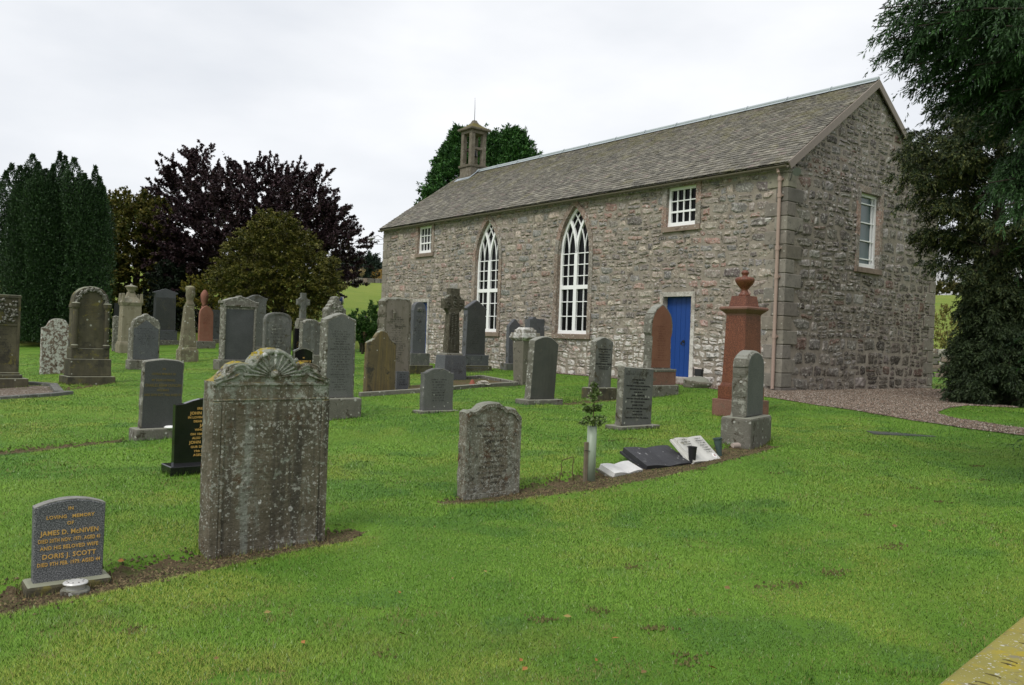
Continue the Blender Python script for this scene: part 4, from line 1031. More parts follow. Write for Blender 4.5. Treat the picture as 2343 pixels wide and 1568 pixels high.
for (c0, c1, n) in ((-.33, .05, 34), (-.62, -.40, 22), (.45, .62, 12)):
    for _ in range(n):
        t_ = rs.uniform(c0, c1); z = np.interp(t_, [p[0] for p in P_big()], [p[1] for p in P_big()]); x = t_*W_/2; y = rs.uniform(-.9, .7)*T_/2
        rr_ = rs.uniform(.006, .018); zz = zs_+z*s.rise
        mb.lathe([(rr_, zz-.010), (rr_*.8, zz+.0025), (rr_*.3, zz+.0035)], x, y, 7)
mb.build('yellow_lichen', stone('yellow_lichen', (.36, .27, .02), (.42, .33, .06), 30, bump=.6), s.o)

s = Grave('headstone', 'polished black granite headstone with gold lettering, half hidden behind the largest brown stone', 'gravestone', 395, 540, 912, 1080, t=.08, alpha=40)
s.plinth(12, 20, .30, M['black'], .008)
s.shaft([(-1, 0), (-.9, .06), (-.7, .18), (-.45, .62), (-.2, .92), (0, 1), (.2, .92), (.45, .62), (.7, .18), (.9, .06), (1, 0)], .10, M['black'], bevel=.005)
s.text([('ERECTED BY', .83, .034, .5), ('JOHN BOWDEN', .755, .045, .8), ('IN LOVING MEMORY OF', .695, .034, .86), ('DEAR WIFE AND', .635, .034, .62), ('JANET', .565, .045, .4), ('WHO DIED AT', .505, .034, .55), ('ON 10th NOVEMBER', .44, .034, .8), ('ALSO THE ABOVE', .38, .034, .66), ('JOHN BOWDEN', .31, .045, .8), ('OUR DEAR FATHER', .245, .034, .78), ('19th FEBRUARY', .18, .034, .66), ('AGED 93 YEARS', .12, .034, .6)], M['gold'])

s = Grave('headstone', 'dark grey headstone with faded gold lettering, left of the polished black stone', 'gravestone', 317, 417, 822, 1003, t=.11, alpha=41, lean=1.2)
s.plinth(12, 24, .30, M['plinth'], .02)
s.shaft([(-1, -.2), (-.97, .2), (-.86, .52), (-.7, .62), (-.4, .88), (0, 1), (.4, .95), (.7, .8), (.86, .62), (.97, .3), (1, -.2)], .10, M['lichen_grey'], bevel=.014, rough=.006)
s.face(M['dark_face'], .018, .0)
s.text([('IN', .84, .03, .1), ('LOVING MEMORY OF', .765, .032, .7), ('MY DEAR HUSBAND', .675, .032, .68), ('CHARLES ADAM DUNCAN', .595, .042, 1.06), ('HOLMIRE', .53, .03, .35), ('DIED 30TH OCT. 1960, AGED 70', .46, .034, 1.06)], M['faint_gold'], yf=s.yf-.001)
P0 = at(345, 985); mb = MB(); q = .05
mb.lathe([(.075, 0), (.08, .01), (.06, .025), (.01, .032)], n=16); o = mb.build('white_dish', M['white_paint'], None, smooth=True)
o.location = s.root.matrix_basis @ Vector((.10, -.115, s.z+.0)); tag(o, 'white lid lying on the plinth of the dark headstone with faded gold lettering', 'lid')

s = Grave('headstone', 'low lichened brown headstone with humped uneven top, alone in the middle of the lawn', 'gravestone', 1051, 1197, 926, 1140, t=.11, alpha=38)
s.shaft(P_hump(), .24, M['old_brown'], bevel=.018, rough=.006)
s.rim(M['old_brown'], .0, .045, .01, .012)
s.worn(14, .80, .05, M['faint_letter'], hw=.36, hh=.4, seed=9)

# --- right hand group -----------------------------------------------------------
s = Grave('headstone', 'thick rough edged grey headstone on a mossy block, right of the red granite urn monument', 'gravestone', 1705, 1780, 815, 1024, t=.20, alpha=56, tpl=.42)
s.plinth(12, 60, .40, M['plinth'], .03)
s.shaft(P_shoulder(.995), .33, M['lichen_grey'], bevel=.03, rough=.010)
s.face(stone('grey_face_dark_patches', (.115, .12, .112), (.15, .152, .143), 3, grain=(.4, 190, (.05, .05, .05), (.23, .23, .22)), spots=[((.035, .03, .015), .16, 6.5, .3)], bump=.3), .035, .01, .004)
s = Grave('headstone', 'leaning grey headstone with black lettering and carved band, before the red gothic stone', 'gravestone', 1413, 1497, 842, 981, t=.13, alpha=39, lean=2.5, back=-1)
s.plinth(12, 8, .34, M['plinth'], .012)
s.shaft(P_flat(), .02, M['lichen_grey'], bevel=.012, rough=.006)
s.face(M['grey'], .012, .0)
s.text([('IN LOVING MEMORY OF', .775, .022, .5), ('DAVID LYON', .72, .030, .42), ('WHO DIED AT THE ROTTON, LINTRATHEN,', .665, .024, .95), ('20TH MARCH 1930, AGED 79', .61, .024, .68), ('ALSO HIS WIFE', .56, .022, .36), ('JANE CARNEGIE', .50, .030, .58), ('WHO DIED 13TH JUNE 1887, AGED 73', .445, .024, .9), ('AND THEIR DAUGHTER', .39, .022, .6), ('JEANIE LYON', .33, .030, .5), ('WHO DIED 1ST FEB. 1889, AGED 51', .275, .024, .9), ('AND THEIR SON', .225, .022, .4), ('DAVID LYON', .17, .030, .44), ('WHO DIED 27TH MAY 1956, AGED 66', .115, .024, .9)], M['black_letter'], yf=s.yf-.001)
worn_lines(s.o, [(s.sh*.86, s.sh*.035, s.sw*.43), (s.sh*.90, s.sh*.035, s.sw*.43)], s.yf, M['faint_letter'], 2, name='carved_band')
s = Grave('headstone', 'narrow grey headstone with black lettering, leaning on a brown block before the whitewashed wall', 'gravestone', 1355, 1408, 777, 917, t=.17, alpha=39, lean=1.5, tpl=.3)
s.plinth(11, 25, .32, M['olive_stone'], .025)
s.shaft([(-1, 0), (-.8, .35), (-.6, .45), (-.35, .8), (0, 1), (.4, .75), (.7, .5), (1, .1)], .19, M['lichen_grey'], bevel=.014, rough=.007)
s.face(M['grey_pale'], .014, .0)
s.text([('IN', .80, .02, .1), ('LOVING MEMORY OF', .745, .028, .85), ('OUR FATHER', .70, .022, .5), ('CHARLES DUNCAN', .64, .032, .75), ('DIED LOWER CARDEAN', .59, .024, .78), ('8TH MARCH 1919', .55, .022, .5), ('AND OUR MOTHER', .51, .022, .5), ('MARGARET LINDSAY DUNCAN', .45, .032, 1.05), ('DIED AT SAME PLACE', .40, .024, .7), ('7TH JANUARY 1923', .36, .022, .6)], M['black_letter'], yf=s.yf-.001)
s = Grave('headstone', 'plain dark headstone leaning to the right on a thin slab in the lawn', 'gravestone', 1212, 1282, 771, 926, t=.17, alpha=39, lean=3.6, tpl=.36)
s.plinth(13, 11, .40, M['plinth'], .015)
s.shaft(P_clip(), .26, M['lichen_grey'], bevel=.014, rough=.006)
s.face(stone('plain_dark_face', (.062, .065, .058), (.092, .092, .078), 3, blotch=[((.11, .10, .075), .28, 4)], streak=((.05, .05, .042), .5, 5), bump=.25), .016, .0)
s = Grave('headstone', 'small low grey headstone with curved top, left of the plain dark leaning stone', 'gravestone', 963, 1040, 843, 944, t=.12, alpha=37)
s.plinth(10, 5, .28, M['plinth'], .01)
s.shaft(P_segears(), .13, M['grey'], bevel=.012, rough=.005)
s.worn(9, .78, .22, M['black_letter'], hw=.36, hh=.5, seed=5)

# red gothic stone
s = Grave('headstone', 'red pointed gothic headstone in front of the blue church door', 'gravestone', 1486, 1554, 698, 907, t=.22, alpha=39, tpl=.5)
s.plinth(10, 25, .50, M['plinth'], .02); s.plinth(5, 30, .40, M['red_granite_dull'], .012); s.plinth(5, 6, .42, M['plinth'], .01)
kneed = [(-1, -.75), (-1.0, -.02), (-.995, 0)]
s.shaft([(-.94, -.55), (-1.06, -.42)]+[(x*1.06, z) for x, z in P_gothic()]+[(1.06, -.42), (.94, -.55)], .66, M['lichen_grey'], bevel=.014, rough=.006, w=s.w*.94)
s.prof = [(-.92, -.60), (-1.02, -.45)]+[(x*1.0, z) for x, z in P_gothic()]+[(1.02, -.45), (.92, -.60)]
mb = MB(); pts = [(-s.sw/2*.90, .03)]+[(x*(s.sw/2-.022), s.sh-s.rise+z*s.rise-.03) for x, z in s.prof]+[(s.sw/2*.90, .03)]; plate(mb, pts, -s.st/2-.005, -s.st/2+.01); mb.build('face', stone('red_brown_face', (.175, .075, .046), (.235, .105, .066), 3, grain=(.35, 150, (.08, .04, .03), (.30, .17, .12)), bump=.2), s.o)
s.worn(15, .68, .13, M['faint_red'], hw=.36, hh=.5, yf=-s.st/2-.006, seed=8)

# the tall red granite pedestal with an urn: seen corner on
P0 = at(1692, 958); D = depth(P0); k = D/FPX; P0 = P0+np.array([.10, .36, 0]); P0[2] = float(g(P0[0], P0[1])); k = depth(P0)/FPX
r0 = empty('urn_monument', P0, R(37)); tag(r0, 'tall red granite pedestal monument carrying an urn, by the church corner', 'monument')
vb = proj(P0)[1]; Zp = lambda v: (vb-v)*k
def wp(px, al=R(37)): return px*k/(abs(math.cos(al))+abs(math.sin(al)))
mb = MB(); mb.box((-wp(126)/2, -wp(126)/2, -.15), (wp(126)/2, wp(126)/2, Zp(914))); mb.build('base', M['red_granite_dull'], r0, bevel=.012)
mb = MB(); mb.frustum((0, 0), wp(102), wp(102), Zp(914), wp(102), wp(102), Zp(884)); mb.frustum((0, 0), wp(94), wp(94), Zp(884), wp(88), wp(88), Zp(876)); mb.build('plinth', M['red_granite'], r0, bevel=.006)
mb = MB(); mb.frustum((0, 0), wp(86), wp(86), Zp(876), wp(76), wp(76), Zp(722)); mb.build('pedestal', M['red_granite'], r0, bevel=.006)
mb = MB()
for w0, w1, a, b in ((77, 79, 723, 719), (80, 106, 719, 710), (108, 110, 710, 706), (110, 104, 706, 703)): mb.frustum((0, 0), wp(w0), wp(w0), Zp(a), wp(w1), wp(w1), Zp(b))
mb.build('cornice', M['red_granite_dull'], r0, bevel=.004)
mb = MB(); mb.frustum((0, 0), wp(68), wp(68), Zp(704), wp(56), wp(56), Zp(678)); mb.build('cap', M['red_granite'], r0, bevel=.006)
mb = MB(); pr = [(13, 678), (13, 674), (10, 671), (9, 668), (7, 664), (11, 659), (18, 651), (21.5, 644), (22, 640), (20, 636), (14, 634.5), (7, 634), (6, 630), (8, 627), (9, 625), (7, 621), (4, 619), (.5, 618)]
mb.lathe([(a*k, Zp(b)) for a, b in pr], n=28); mb.build('urn', M['red_granite'], r0, smooth=True)

# --- celtic crosses --------------------------------------------------------------
def celtic(label, u0, u1, vt, vb, t, alpha, mat, base_specs, shaft_px, arm_v, ring_px, arm_h, v_sh, group=None):
    s = Grave('celtic_cross', label, 'cross', u0, u1, vt, vb, t=t, alpha=alpha, group=group, tpl=base_specs[0][1]*s_mpp(u0, u1, vb) if False else t)
    kx = s.w/(u1-u0-0); k = s.mpp
    for (w0, w1, v0, v1, m_) in base_specs:
        mb = MB(); a, b = (vb-v0)*k, (vb-v1)*k; mb.frustum((0, 0), w0*kx, max(t*1.1, w0*kx*.62), a if a > 0 else -.1, w1*kx, max(t*1.05, w1*kx*.62), b); mb.build('base', m_, s.root, bevel=.012)
    mb = MB(); zc = (vb-arm_v)*k; hw = s.w/2; z0 = (vb-v_sh)*k; w0, w1 = shaft_px[0]*kx, shaft_px[1]*kx; ah = arm_h*k
    mb.frustum((0, 0), w0, t, z0, w1, t*.85, zc-ah*.4); mb.frustum((0, 0), w1*.98, t*.84, zc-ah*.4, w1, t*.84, s.h)
    for sg in (-1, 1): mb.frustum((sg*(hw+w1/2)/2*.98, 0), hw-w1/2+.0, t*.82, zc-ah/2, hw-w1/2, t*.82, zc+ah/2)
    Ri, Ro = ring_px[0]*kx, ring_px[1]*kx; n = 40; vs = []
    for i in range(n):
        a = 2*math.pi*i/n
        for rr_ in (Ri, Ro):
            for y in (-t*.33, t*.33): vs.append((rr_*math.cos(a), y, zc+rr_*math.sin(a)))
    fs = []
    for i in range(n):
        a, b = 4*i, 4*((i+1) % n); fs += [(a, a+2, b+2, b), (a+1, b+1, b+3, a+3), (a+2, a+3, b+3, b+2), (a, b, b+1, a+1)]
    mb.add(vs, fs)
    o = mb.build('cross', mat, s.root, bevel=.010)
    return s, mb, o, k, kx, zc
s, _, o, k, kx, zc = celtic('tall carved celtic cross of dark mossy stone, in the middle before the church wall', 1006, 1064, 661, 871, .22, 41, M['cross'],
     [(66, 58, 871, 812, M['blue_slate']), (50, 44, 812, 807, M['plinth'])], (35, 27), 695, (17, 24.5), 23, 807)
mb = MB(); w1 = 27*kx
for i, (za, zb) in enumerate((((871-805)*k, (871-772)*k), ((871-769)*k, (871-716)*k))):
    wv = w1*.80+ (1-i)*.03; n = 9
    mb.tube([(-wv/2, -.108, za), (wv/2, -.108, za), (wv/2, -.106, zb), (-wv/2, -.106, zb), (-wv/2, -.108, za)], .008, 4)
    for j in range(n):
        for ph in (0, math.pi): mb.tube([(wv*.36*math.sin(ph+f*math.pi), -.108-.008*math.cos(f*6.28+ph), za+.03+(zb-za-.06)*(j+f)/n) for f in np.linspace(0, 1, 7)], .012, 5)
for (cx, cz2) in ((0, zc+.16), (-.21, zc), (.21, zc), (0, zc)):
    for ph in range(5): mb.tube([(cx+.055*math.cos(ph*1.2566+f*3), -.098-.004*math.sin(f*9), cz2+.055*math.sin(ph*1.2566+f*2)) for f in np.linspace(0, 1, 8)], .011, 5)
mb.build('knotwork_carving', M['cross'], o, smooth=True)
worn_lines(s.root, [((871-848)*k+.04*i, .022, .2*rr_) for i, rr_ in enumerate((.8, 1, .7, .9, .6, .4))], -.345, M['black_letter'], 3)
celtic('small pale celtic cross in the distance beside the olive yew tree', 674, 708, 671, 822, .18, 41, M['grey_pale'], [(36, 30, 822, 735, M['lichen_grey']), (28, 24, 735, 728, M['plinth'])], (15, 13), 691, (9.5, 14), 13, 728)

# --- stones by the church wall ------------------------------------------------------
s = Grave('headstone', 'dark pointed headstone right of the tall carved celtic cross, on a wide stepped base', 'gravestone', 1064, 1118, 688, 850, t=.20, alpha=40, tpl=.45)
s.plinth(10, 13, .55, M['olive_stone'], .015); s.plinth(5, 24, .40, M['blue_slate'], .01)
s.shaft([(-.93, -.25), (-1.04, -.05), (-1.06, 0), (-.95, .12), (0, 1), (.95, .12), (1.06, 0), (1.04, -.05), (.93, -.25)], .34, M['blue_slate'], bevel=.01, rough=.002, taper=0)
s.face(M['dark_face'], .03, .02); s.worn(12, .62, .2, M['faint_letter'], hw=.3, hh=.4, yf=s.yf, seed=3)
s = Grave('headstone', 'pale blue grey round topped headstone with carved shell, before the far church door', 'gravestone', 943, 980, 692, 856, t=.18, alpha=40, tpl=.45)
s.plinth(12, 20, .55, M['olive_stone'], .015); s.plinth(7, 27, .40, M['grey'], .01)
s.shaft([(-1, -.3), (-1.05, -.25), (-1.05, -.18), (-.93, -.1)]+[(x*.9, .1+.9*math.sqrt(max(1-x*x, 0))) for x in np.linspace(-1, 1, 22)]+[(.93, -.1), (1.05, -.18), (1.05, -.25), (1, -.3)], .48, M['blue_slate'], bevel=.01, taper=0)
mb = MB()
for i in range(7):
    a = math.pi*(.12+.76*i/6); mb.tube([(s.sw*.30*f*math.cos(a), -s.st/2-.002, s.sh*.80+s.sw*.34*f*math.sin(a)) for f in (.15, .5, .8, 1)], [.006, .016, .020, .008], 6)
mb.build('shell_carving', M['grey'], s.o, smooth=True); s.worn(16, .74, .25, M['faint_letter'], hw=.38, hh=.45, seed=12)
s = Grave('headstone', 'tall rugged boulder like headstone with black lettering on its dressed face', 'gravestone', 862, 946, 682, 889, t=.30, alpha=38)
s.shaft(P_rugged(), .15, M['rock'], taper=.10, bevel=.03, rough=.016)
s.face(stone('dressed_pinkish_face', (.17, .15, .125), (.235, .205, .17), 4, blotch=[((.11, .10, .075), .4, 4)], streak=((.13, .12, .085), .5, 5), bump=.4), .075, .16)
s.worn(21, .80, .30, M['black_letter'], hw=.34, hh=.55, yf=s.yf, seed=31)
mb = MB(); mb.tube([(-.12, s.yf-.01, s.sh*.86), (-.12, s.yf-.05, s.sh*.83), (-.12, s.yf-.02, s.sh*.76)], [.05, .035, .02], 8); mb.build('carved_boss', M['rock'], s.o)
s = Grave('plaque', 'small grey slate plaque propped at the foot of the rugged boulder like headstone', 'plaque', 905, 935, 850, 893, t=.05, alpha=38)
s.shaft(P_flat(), .01, M['blue_slate'], bevel=.004); s.worn(5, .93, .3, M['black_letter'], hw=.42, hh=.55, seed=7)
s = Grave('headstone', 'brown streaked headstone with small ogee top, left of the rugged boulder like headstone', 'gravestone', 833, 906, 757, 902, t=.14, alpha=37, lean=.6)
s.shaft([(-1, 0), (-.92, .10), (-.72, .22), (-.55, .36), (-.45, .56), (-.3, .85), (-.12, .99), (0, 1), (.12, .99), (.3, .85), (.45, .56), (.55, .36), (.72, .22), (.92, .10), (1, 0)], .40, M['brown_streak'], bevel=.014, rough=.004)
# low kerb round this plot
def kerb(name, label, runs, t=.14, h=.12, mat=None):
    r_ = empty(name, at(*runs[0][0])); tag(r_, label, 'grave kerb'); o_ = np.array(r_.location)
    for a, b in runs:
        A_, B_ = at(*a)-o_, at(*b)-o_; d = B_-A_; d[2] = 0; L_ = np.hypot(*d[:2]); d /= L_; n = np.array([-d[1], d[0], 0]); mb = MB(); vs = []
        for zt in (-.1, h):
            for e in (0, 1):
                for sg in (-1, 1): q = (A_ if e == 0 else B_)+n*sg*t/2; vs.append((q[0], q[1], q[2]+zt))
        mb.add(vs, [(0, 1, 3, 2), (4, 6, 7, 5), (0, 4, 5, 1), (2, 3, 7, 6), (0, 2, 6, 4), (1, 5, 7, 3)])
        mb.build('kerb_stone', mat or M['plinth'], r_, bevel=.012)
    return r_
kerb('grave_kerb', 'low stone kerb round the plot of the tall carved celtic cross', [((822, 908), (960, 899)), ((960, 899), (1075, 889)), ((1075, 889), (1110, 886)), ((1110, 886), (1186, 882)), ((1186, 882), (1100, 866)), ((1100, 866), (1066, 869))], .13, .09)
drape('plot_gravel', [at(*p)[:2] for p in [(835, 902), (960, 894), (1075, 885), (1110, 882), (1170, 879), (1100, 868), (1040, 872), (940, 884)]], M['soil'], 'earth and gravel inside the kerbed plot', .02, .2)
# basket of wire, white flowers and a small pot in the plot
P0 = at(1087, 868); rb = empty('wire_basket', P0, .6); tag(rb, 'small arched wire basket standing in the plot beside the celtic cross', 'wire basket'); k = depth(P0)/FPX; mb = MB()
for i in range(9):
    a = -.34+.085*i; hgt = 26*k
    mb.tube([(a, -.16, 0), (a, -.16, hgt*.7), (a, -.08, hgt), (a, .08, hgt), (a, .16, hgt*.7), (a, .16, 0)], .0035, 4)
for (y, z) in ((-.16, .08), (-.16, .2), (-.08, 26*k), (.08, 26*k), (.16, .2), (.16, .08)): mb.tube([(-.34, y, z), (.34, y, z)], .0035, 4)
mb.build('wires', M['steel'], rb)
P0 = at(1105, 886); mb = MB(); rs = random.Random(8)
for i in range(60):
    a, e = rs.uniform(0, 6.28), rs.uniform(.1, 1.4); r_ = rs.uniform(.08, .15); c = np.array([r_*math.cos(a)*math.cos(e)*1.2, r_*math.sin(a)*math.cos(e), .03+.12*math.sin(e)])
    for j in range(8):
        b = j*.785; q = .035; mb.tube([c, c+np.array([q*math.cos(b), q*math.sin(b), .006])], [.008, .004], 4)
o = mb.build('flowers', simple('white_petals', (.62, .58, .52), .7, .2, var=.2, scale=30), None); o.location = P0; tag(o, 'bunch of white chrysanthemums lying on the kerb beside the celtic cross', 'flowers')
P0 = at(1080, 883); mb = MB(); mb.lathe([(.02, .15), (.035, .14), (.085, .02), (.09, -.03)], n=14); o = mb.build('flower_pot', simple('terracotta', (.28, .09, .06), .7, .2), None); o.location = P0; tag(o, 'upturned red flower pot left of the white chrysanthemums', 'flower pot')
s = Grave('pedestal_stone', 'short lichened pedestal tapering downward with white patches on its cap', 'pedestal', 1182, 1240, 749, 882, t=.5, alpha=36)
mb = MB(); k = s.mpp; S_ = lambda px: px*k/1.39
mb.frustum((0, 0), S_(46), S_(46), -.1, S_(58), S_(58), (882-778)*k); s.o = mb.build('pedestal', M['white_lichen'] if False else stone('white_spotted_pedestal', (.12, .11, .085), (.19, .175, .14), 4, blotch=[((.05, .045, .035), .36, 4), ((.44, .43, .39), .2, 2.2)], spots=[((.45, .44, .4), .3, 12, .3)], bump=.7), s.root, bevel=.02)
mb = MB()
for a, b, v0, v1 in ((60, 72, 779, 774), (74, 74, 774, 769), (70, 66, 769, 761), (52, 50, 761, 754), (44, 34, 754, 749)): mb.frustum((0, 0), S_(a), S_(a), (882-v0)*k, S_(b), S_(b), (882-v1)*k)
mb.build('cap', stone('white_patched_cap', (.15, .14, .11), (.24, .22, .18), 5, blotch=[((.56, .55, .52), .52, 3.2), ((.10, .09, .04), .3, 5)], bump=.7), s.root, bevel=.012)
s = Grave('headstone', 'grey pointed headstone leaning against the church wall under the tall window', 'gravestone', 1161, 1200, 730, 848, t=.16, alpha=36, back=-3, tpl=.3)
s.plinth(8, 16, .34, M['grey_pale'], .02); s.shaft(P_ped(), .42, M['blue_slate'], taper=.14, bevel=.012)
s = Grave('headstone', 'squat dark stone block with crumbling top, behind the white capped pedestal', 'gravestone', 1202, 1252, 726, 852, t=.25, alpha=36)
s.shaft([(-1, .3), (-.7, .42), (-.62, .95), (-.3, 1), (-.2, .45), (.9, .5), (1, .3)], .16, M['blue_slate'], bevel=.014, rough=.006)

# --- stones of the left hand group ---------------------------------------------------
s = Grave('headstone', 'tall grey pedimented headstone with many worn lines, right behind the largest brown stone', 'gravestone', 739, 822, 718, 960, t=.22, alpha=39, tpl=.42)
s.plinth(12, 48, .42, M['plinth'], .025); s.shaft([(-1, 0), (-.97, .05), (0, 1), (.97, .05), (1, 0)], .22, M['lichen_grey'], bevel=.014, rough=.007)
s.face(stone('grey_lettered_face', (.095, .098, .092), (.138, .138, .129), 3, grain=(.4, 190, (.05, .05, .05), (.23, .23, .22)), blotch=[((.06, .045, .025), .16, 6)], bump=.3), .035, .01)
s.worn(24, .80, .09, M['faint_letter'], hw=.40, hh=.5, yf=s.yf, seed=17)
s = Grave('headstone', 'grey headstone topped by a carved cairn with round rosettes', 'gravestone', 737, 792, 680, 850, t=.30, alpha=39)
s.shaft([(-1, 0), (-.9, .12), (-.75, .18), (-.7, .34), (-.52, .42), (-.48, .62), (-.3, .70), (-.26, .95), (0, 1), (.26, .95), (.3, .70), (.48, .62), (.52, .42), (.7, .34), (.75, .18), (.9, .12), (1, 0)], .62, M['lichen_grey'], bevel=.02, rough=.008)
mb = MB()
for x, z in ((-.12, .88), (.16, .84), (-.18, .74), (.28, .72), (.02, .78)):
    n0 = len(mb.v); mb.lathe([(.10, 0), (.10, .02), (.07, .035), (.05, .02), (.001, .03)], n=12)
    for i in range(n0, len(mb.v)): a, b, c = mb.v[i]; mb.v[i] = (x*s.sw+a, -s.st/2-c, z*s.sh+b)
mb.build('rosettes', M['lichen_grey'], s.o)
s = Grave('headstone', 'small dark monument with pediment cap and rust brown face, beside the green bush', 'gravestone', 824, 846, 723, 806, t=.22, alpha=39)
s.shaft([(-1, -.2), (-1.22, -.1), (-1.22, .05), (0, 1), (1.22, .05), (1.22, -.1), (1, -.2)], .45, M['dark_face'], bevel=.01)
s.face(stone('rust_brown_face', (.10, .058, .035), (.145, .08, .05), 4, bump=.3), .05, .05); s.prof = P_flat()
s = Grave('headstone', 'small black headstone with curved top and gold lettering, just above the largest stone\'s crest', 'gravestone', 667, 717, 796, 892, t=.10, alpha=40)
s.shaft(P_seg(), .16, M['black'], bevel=.012, rough=.005); s.rim(M['lichen_grey'], -.012, .04, .0, .006)
s.text([('IN', .75, .035, .1), ('LOVING MEMORY OF', .66, .048, .9), ('MY DEAR HUSBAND', .555, .048, .86)], M['gold'])
s = Grave('headstone', 'grey headstone with eared shoulders behind the small black stone', 'gravestone', 687, 737, 732, 850, t=.18, alpha=40, tpl=.35)
s.plinth(6, 36, .34, M['plinth'], .02); s.shaft(P_ears(), .24, M['lichen_grey'], bevel=.015, rough=.006); s.face(M['grey_pale'], .04, .03)
s = Grave('headstone', 'narrow black headstone with gold lines, between round topped grey stone and eared stone', 'gravestone', 669, 690, 752, 842, t=.12, alpha=40)
s.shaft(P_flat(), .02, M['black'], bevel=.006); s.worn(9, .7, .25, M['gold'], hw=.34, hh=.4, seed=6)
s = Grave('headstone', 'broad grey headstone with round arched top and raised border, left of narrow black stone', 'gravestone', 600, 667, 715, 846, t=.18, alpha=39)
s.shaft([(-1, 0), (-.98, .1)]+[(x*.96, .2+.8*math.sqrt(max(1-x*x, 0))) for x in np.linspace(-.99, .99, 24)]+[(.98, .1), (1, 0)], .26, M['grey_pale'], bevel=.014)
s.rim(M['grey_pale'], .0, .06, .0, .016); s.worn(11, .78, .16, M['faint_letter'], hw=.36, hh=.45, seed=10)
s = Grave('headstone', 'large dark headstone with lichened pediment, side pillars and sunken face', 'gravestone', 506, 590, 678, 846, t=.30, alpha=41, tpl=.5)
s.plinth(8, 22, .48, M['plinth'], .02)
s.shaft([(-1, -.55), (-1.13, -.5), (-1.13, -.02), (-.95, .02), (-.5, .55), (-.12, .80), (-.08, 1), (.08, 1), (.12, .80), (.5, .55), (.95, .02), (1.13, -.02), (1.13, -.5), (1, -.55)], .16, M['lichen_grey'], bevel=.016, rough=.007)
s.prof = P_flat(); s.rise = 0; s.sh_full = s.sh; s.sh = s.sh*.83; s.face(stone('dark_sunken_face', (.07, .073, .076), (.10, .103, .105), 3, grain=(.45, 150, (.03, .03, .03), (.16, .16, .16)), spots=[((.04, .03, .015), .12, 7, .3)], bump=.3), .09, .0, .003)
mb = MB()
for sg in (-1, 1): mb.tube([(sg*(s.sw/2-.04), -s.st/2-.01, .02), (sg*(s.sw/2-.04), -s.st/2-.01, s.sh)], .04, 10)
mb.box((-s.sw/2*1.05, -s.st/2-.05, s.sh), (s.sw/2*1.05, -s.st/2+.02, s.sh+.05)); mb.build('mouldings', M['lichen_grey'], s.o)
s = Grave('headstone', 'grey headstone with scalloped pediment, behind the large dark pedimented one', 'gravestone', 562, 610, 675, 816, t=.22, alpha=41, tpl=.4)
s.plinth(5, 22, .4, M['plinth'], .02); s.shaft([(-1, -.3), (-1.14, -.2), (-1.14, .05), (-.8, .35), (-.3, .9), (0, 1), (.3, .9), (.8, .35), (1.14, .25), (1.14, -.2), (1, -.3)], .22, M['grey'], bevel=.014, rough=.004)
# obelisk like pillar
s = Grave('pillar_monument', 'pale mossy tapered pillar with broken carved top, left of the pink gothic stone', 'monument', 404, 460, 655, 829, t=.52, alpha=36)
k = s.mpp; S_ = lambda px: px*k/1.39; mb = MB()
mb.frustum((0, 0), S_(57), S_(57), -.1, S_(55), S_(55), (829-800)*k); mb.build('base', M['mossy_obelisk'], s.root, bevel=.02)
mb = MB(); mb.frustum((0, 0), S_(50), S_(50), (829-800)*k, S_(44), S_(44), (829-793)*k); mb.frustum((0, 0), S_(44), S_(44), (829-793)*k, S_(26), S_(26), (829-700)*k); mb.build('pillar', M['mossy_obelisk'], s.root, bevel=.02)
mb = MB(); rs = random.Random(4)
for rr_, v in ((11, 702), (12, 697), (10, 692), (8, 688), (9.5, 683), (11, 677), (11.5, 671), (10, 665), (11, 660), (9, 656), (3, 654)):
    for q in range(10):
        a = 6.2832*q/10; r_ = rr_*k*rs.uniform(.72, 1.12); mb.v.append((r_*math.cos(a)+1.5*k, r_*math.sin(a)*.8, (829-v)*k+rs.uniform(-1, 1)*k))
n_ = len(mb.v)//10
mb.f = [(i*10+q, i*10+(q+1) % 10, (i+1)*10+(q+1) % 10, (i+1)*10+q) for i in range(n_-1) for q in range(10)]+[tuple(range(9, -1, -1)), tuple((n_-1)*10+q for q in range(10))]; mb.c = [(1, 1, 1)]*len(mb.f)
mb.build('carved_top', M['mossy_obelisk'], s.root, smooth=True)
s = Grave('headstone', 'pink pointed gothic headstone in the back row, right of the mossy pillar', 'gravestone', 454, 489, 700, 798, t=.22, alpha=38, tpl=.4)
s.plinth(5, 17, .40, M['plinth'], .02); s.shaft([(-1, 0)]+[(x*.97, .03+z*.97) for x, z in P_gothic()]+[(1, 0)], .55, M['pink'], bevel=.012, taper=.04); s.worn(9, .75, .48, M['faint_red'], hw=.34, hh=.5, seed=2)
s = Grave('urn_pillar', 'slim pink pillar topped by a draped urn, behind the pink gothic headstone', 'monument', 456, 476, 663, 792, t=.28, alpha=38)
k = s.mpp; mb = MB(); mb.frustum((0, 0), 13*k, 13*k, -.1, 11*k, 11*k, (792-700)*k); mb.build('pillar', M['pink'], s.root, bevel=.01)
mb = MB(); mb.lathe([(6*k, 92*k), (5*k, 96*k), (8*k, 103*k), (9*k, 112*k), (9*k, 118*k), (7*k, 122*k), (6*k, 124*k), (3*k, 128*k), (.5*k, 129*k)], n=14); mb.build('urn', M['pink'], s.root, smooth=True)
s = Grave('headstone', 'blue grey flat topped headstone in the back row, right of the pink gothic one', 'gravestone', 483, 506, 710, 786, t=.16, alpha=38, tpl=.3)
s.plinth(4, 9, .3, M['plinth'], .015); s.shaft(P_flat(), .03, M['blue_slate'], bevel=.012, taper=-.05); s.worn(8, .78, .4, M['faint_letter'], hw=.36, hh=.5, seed=13)
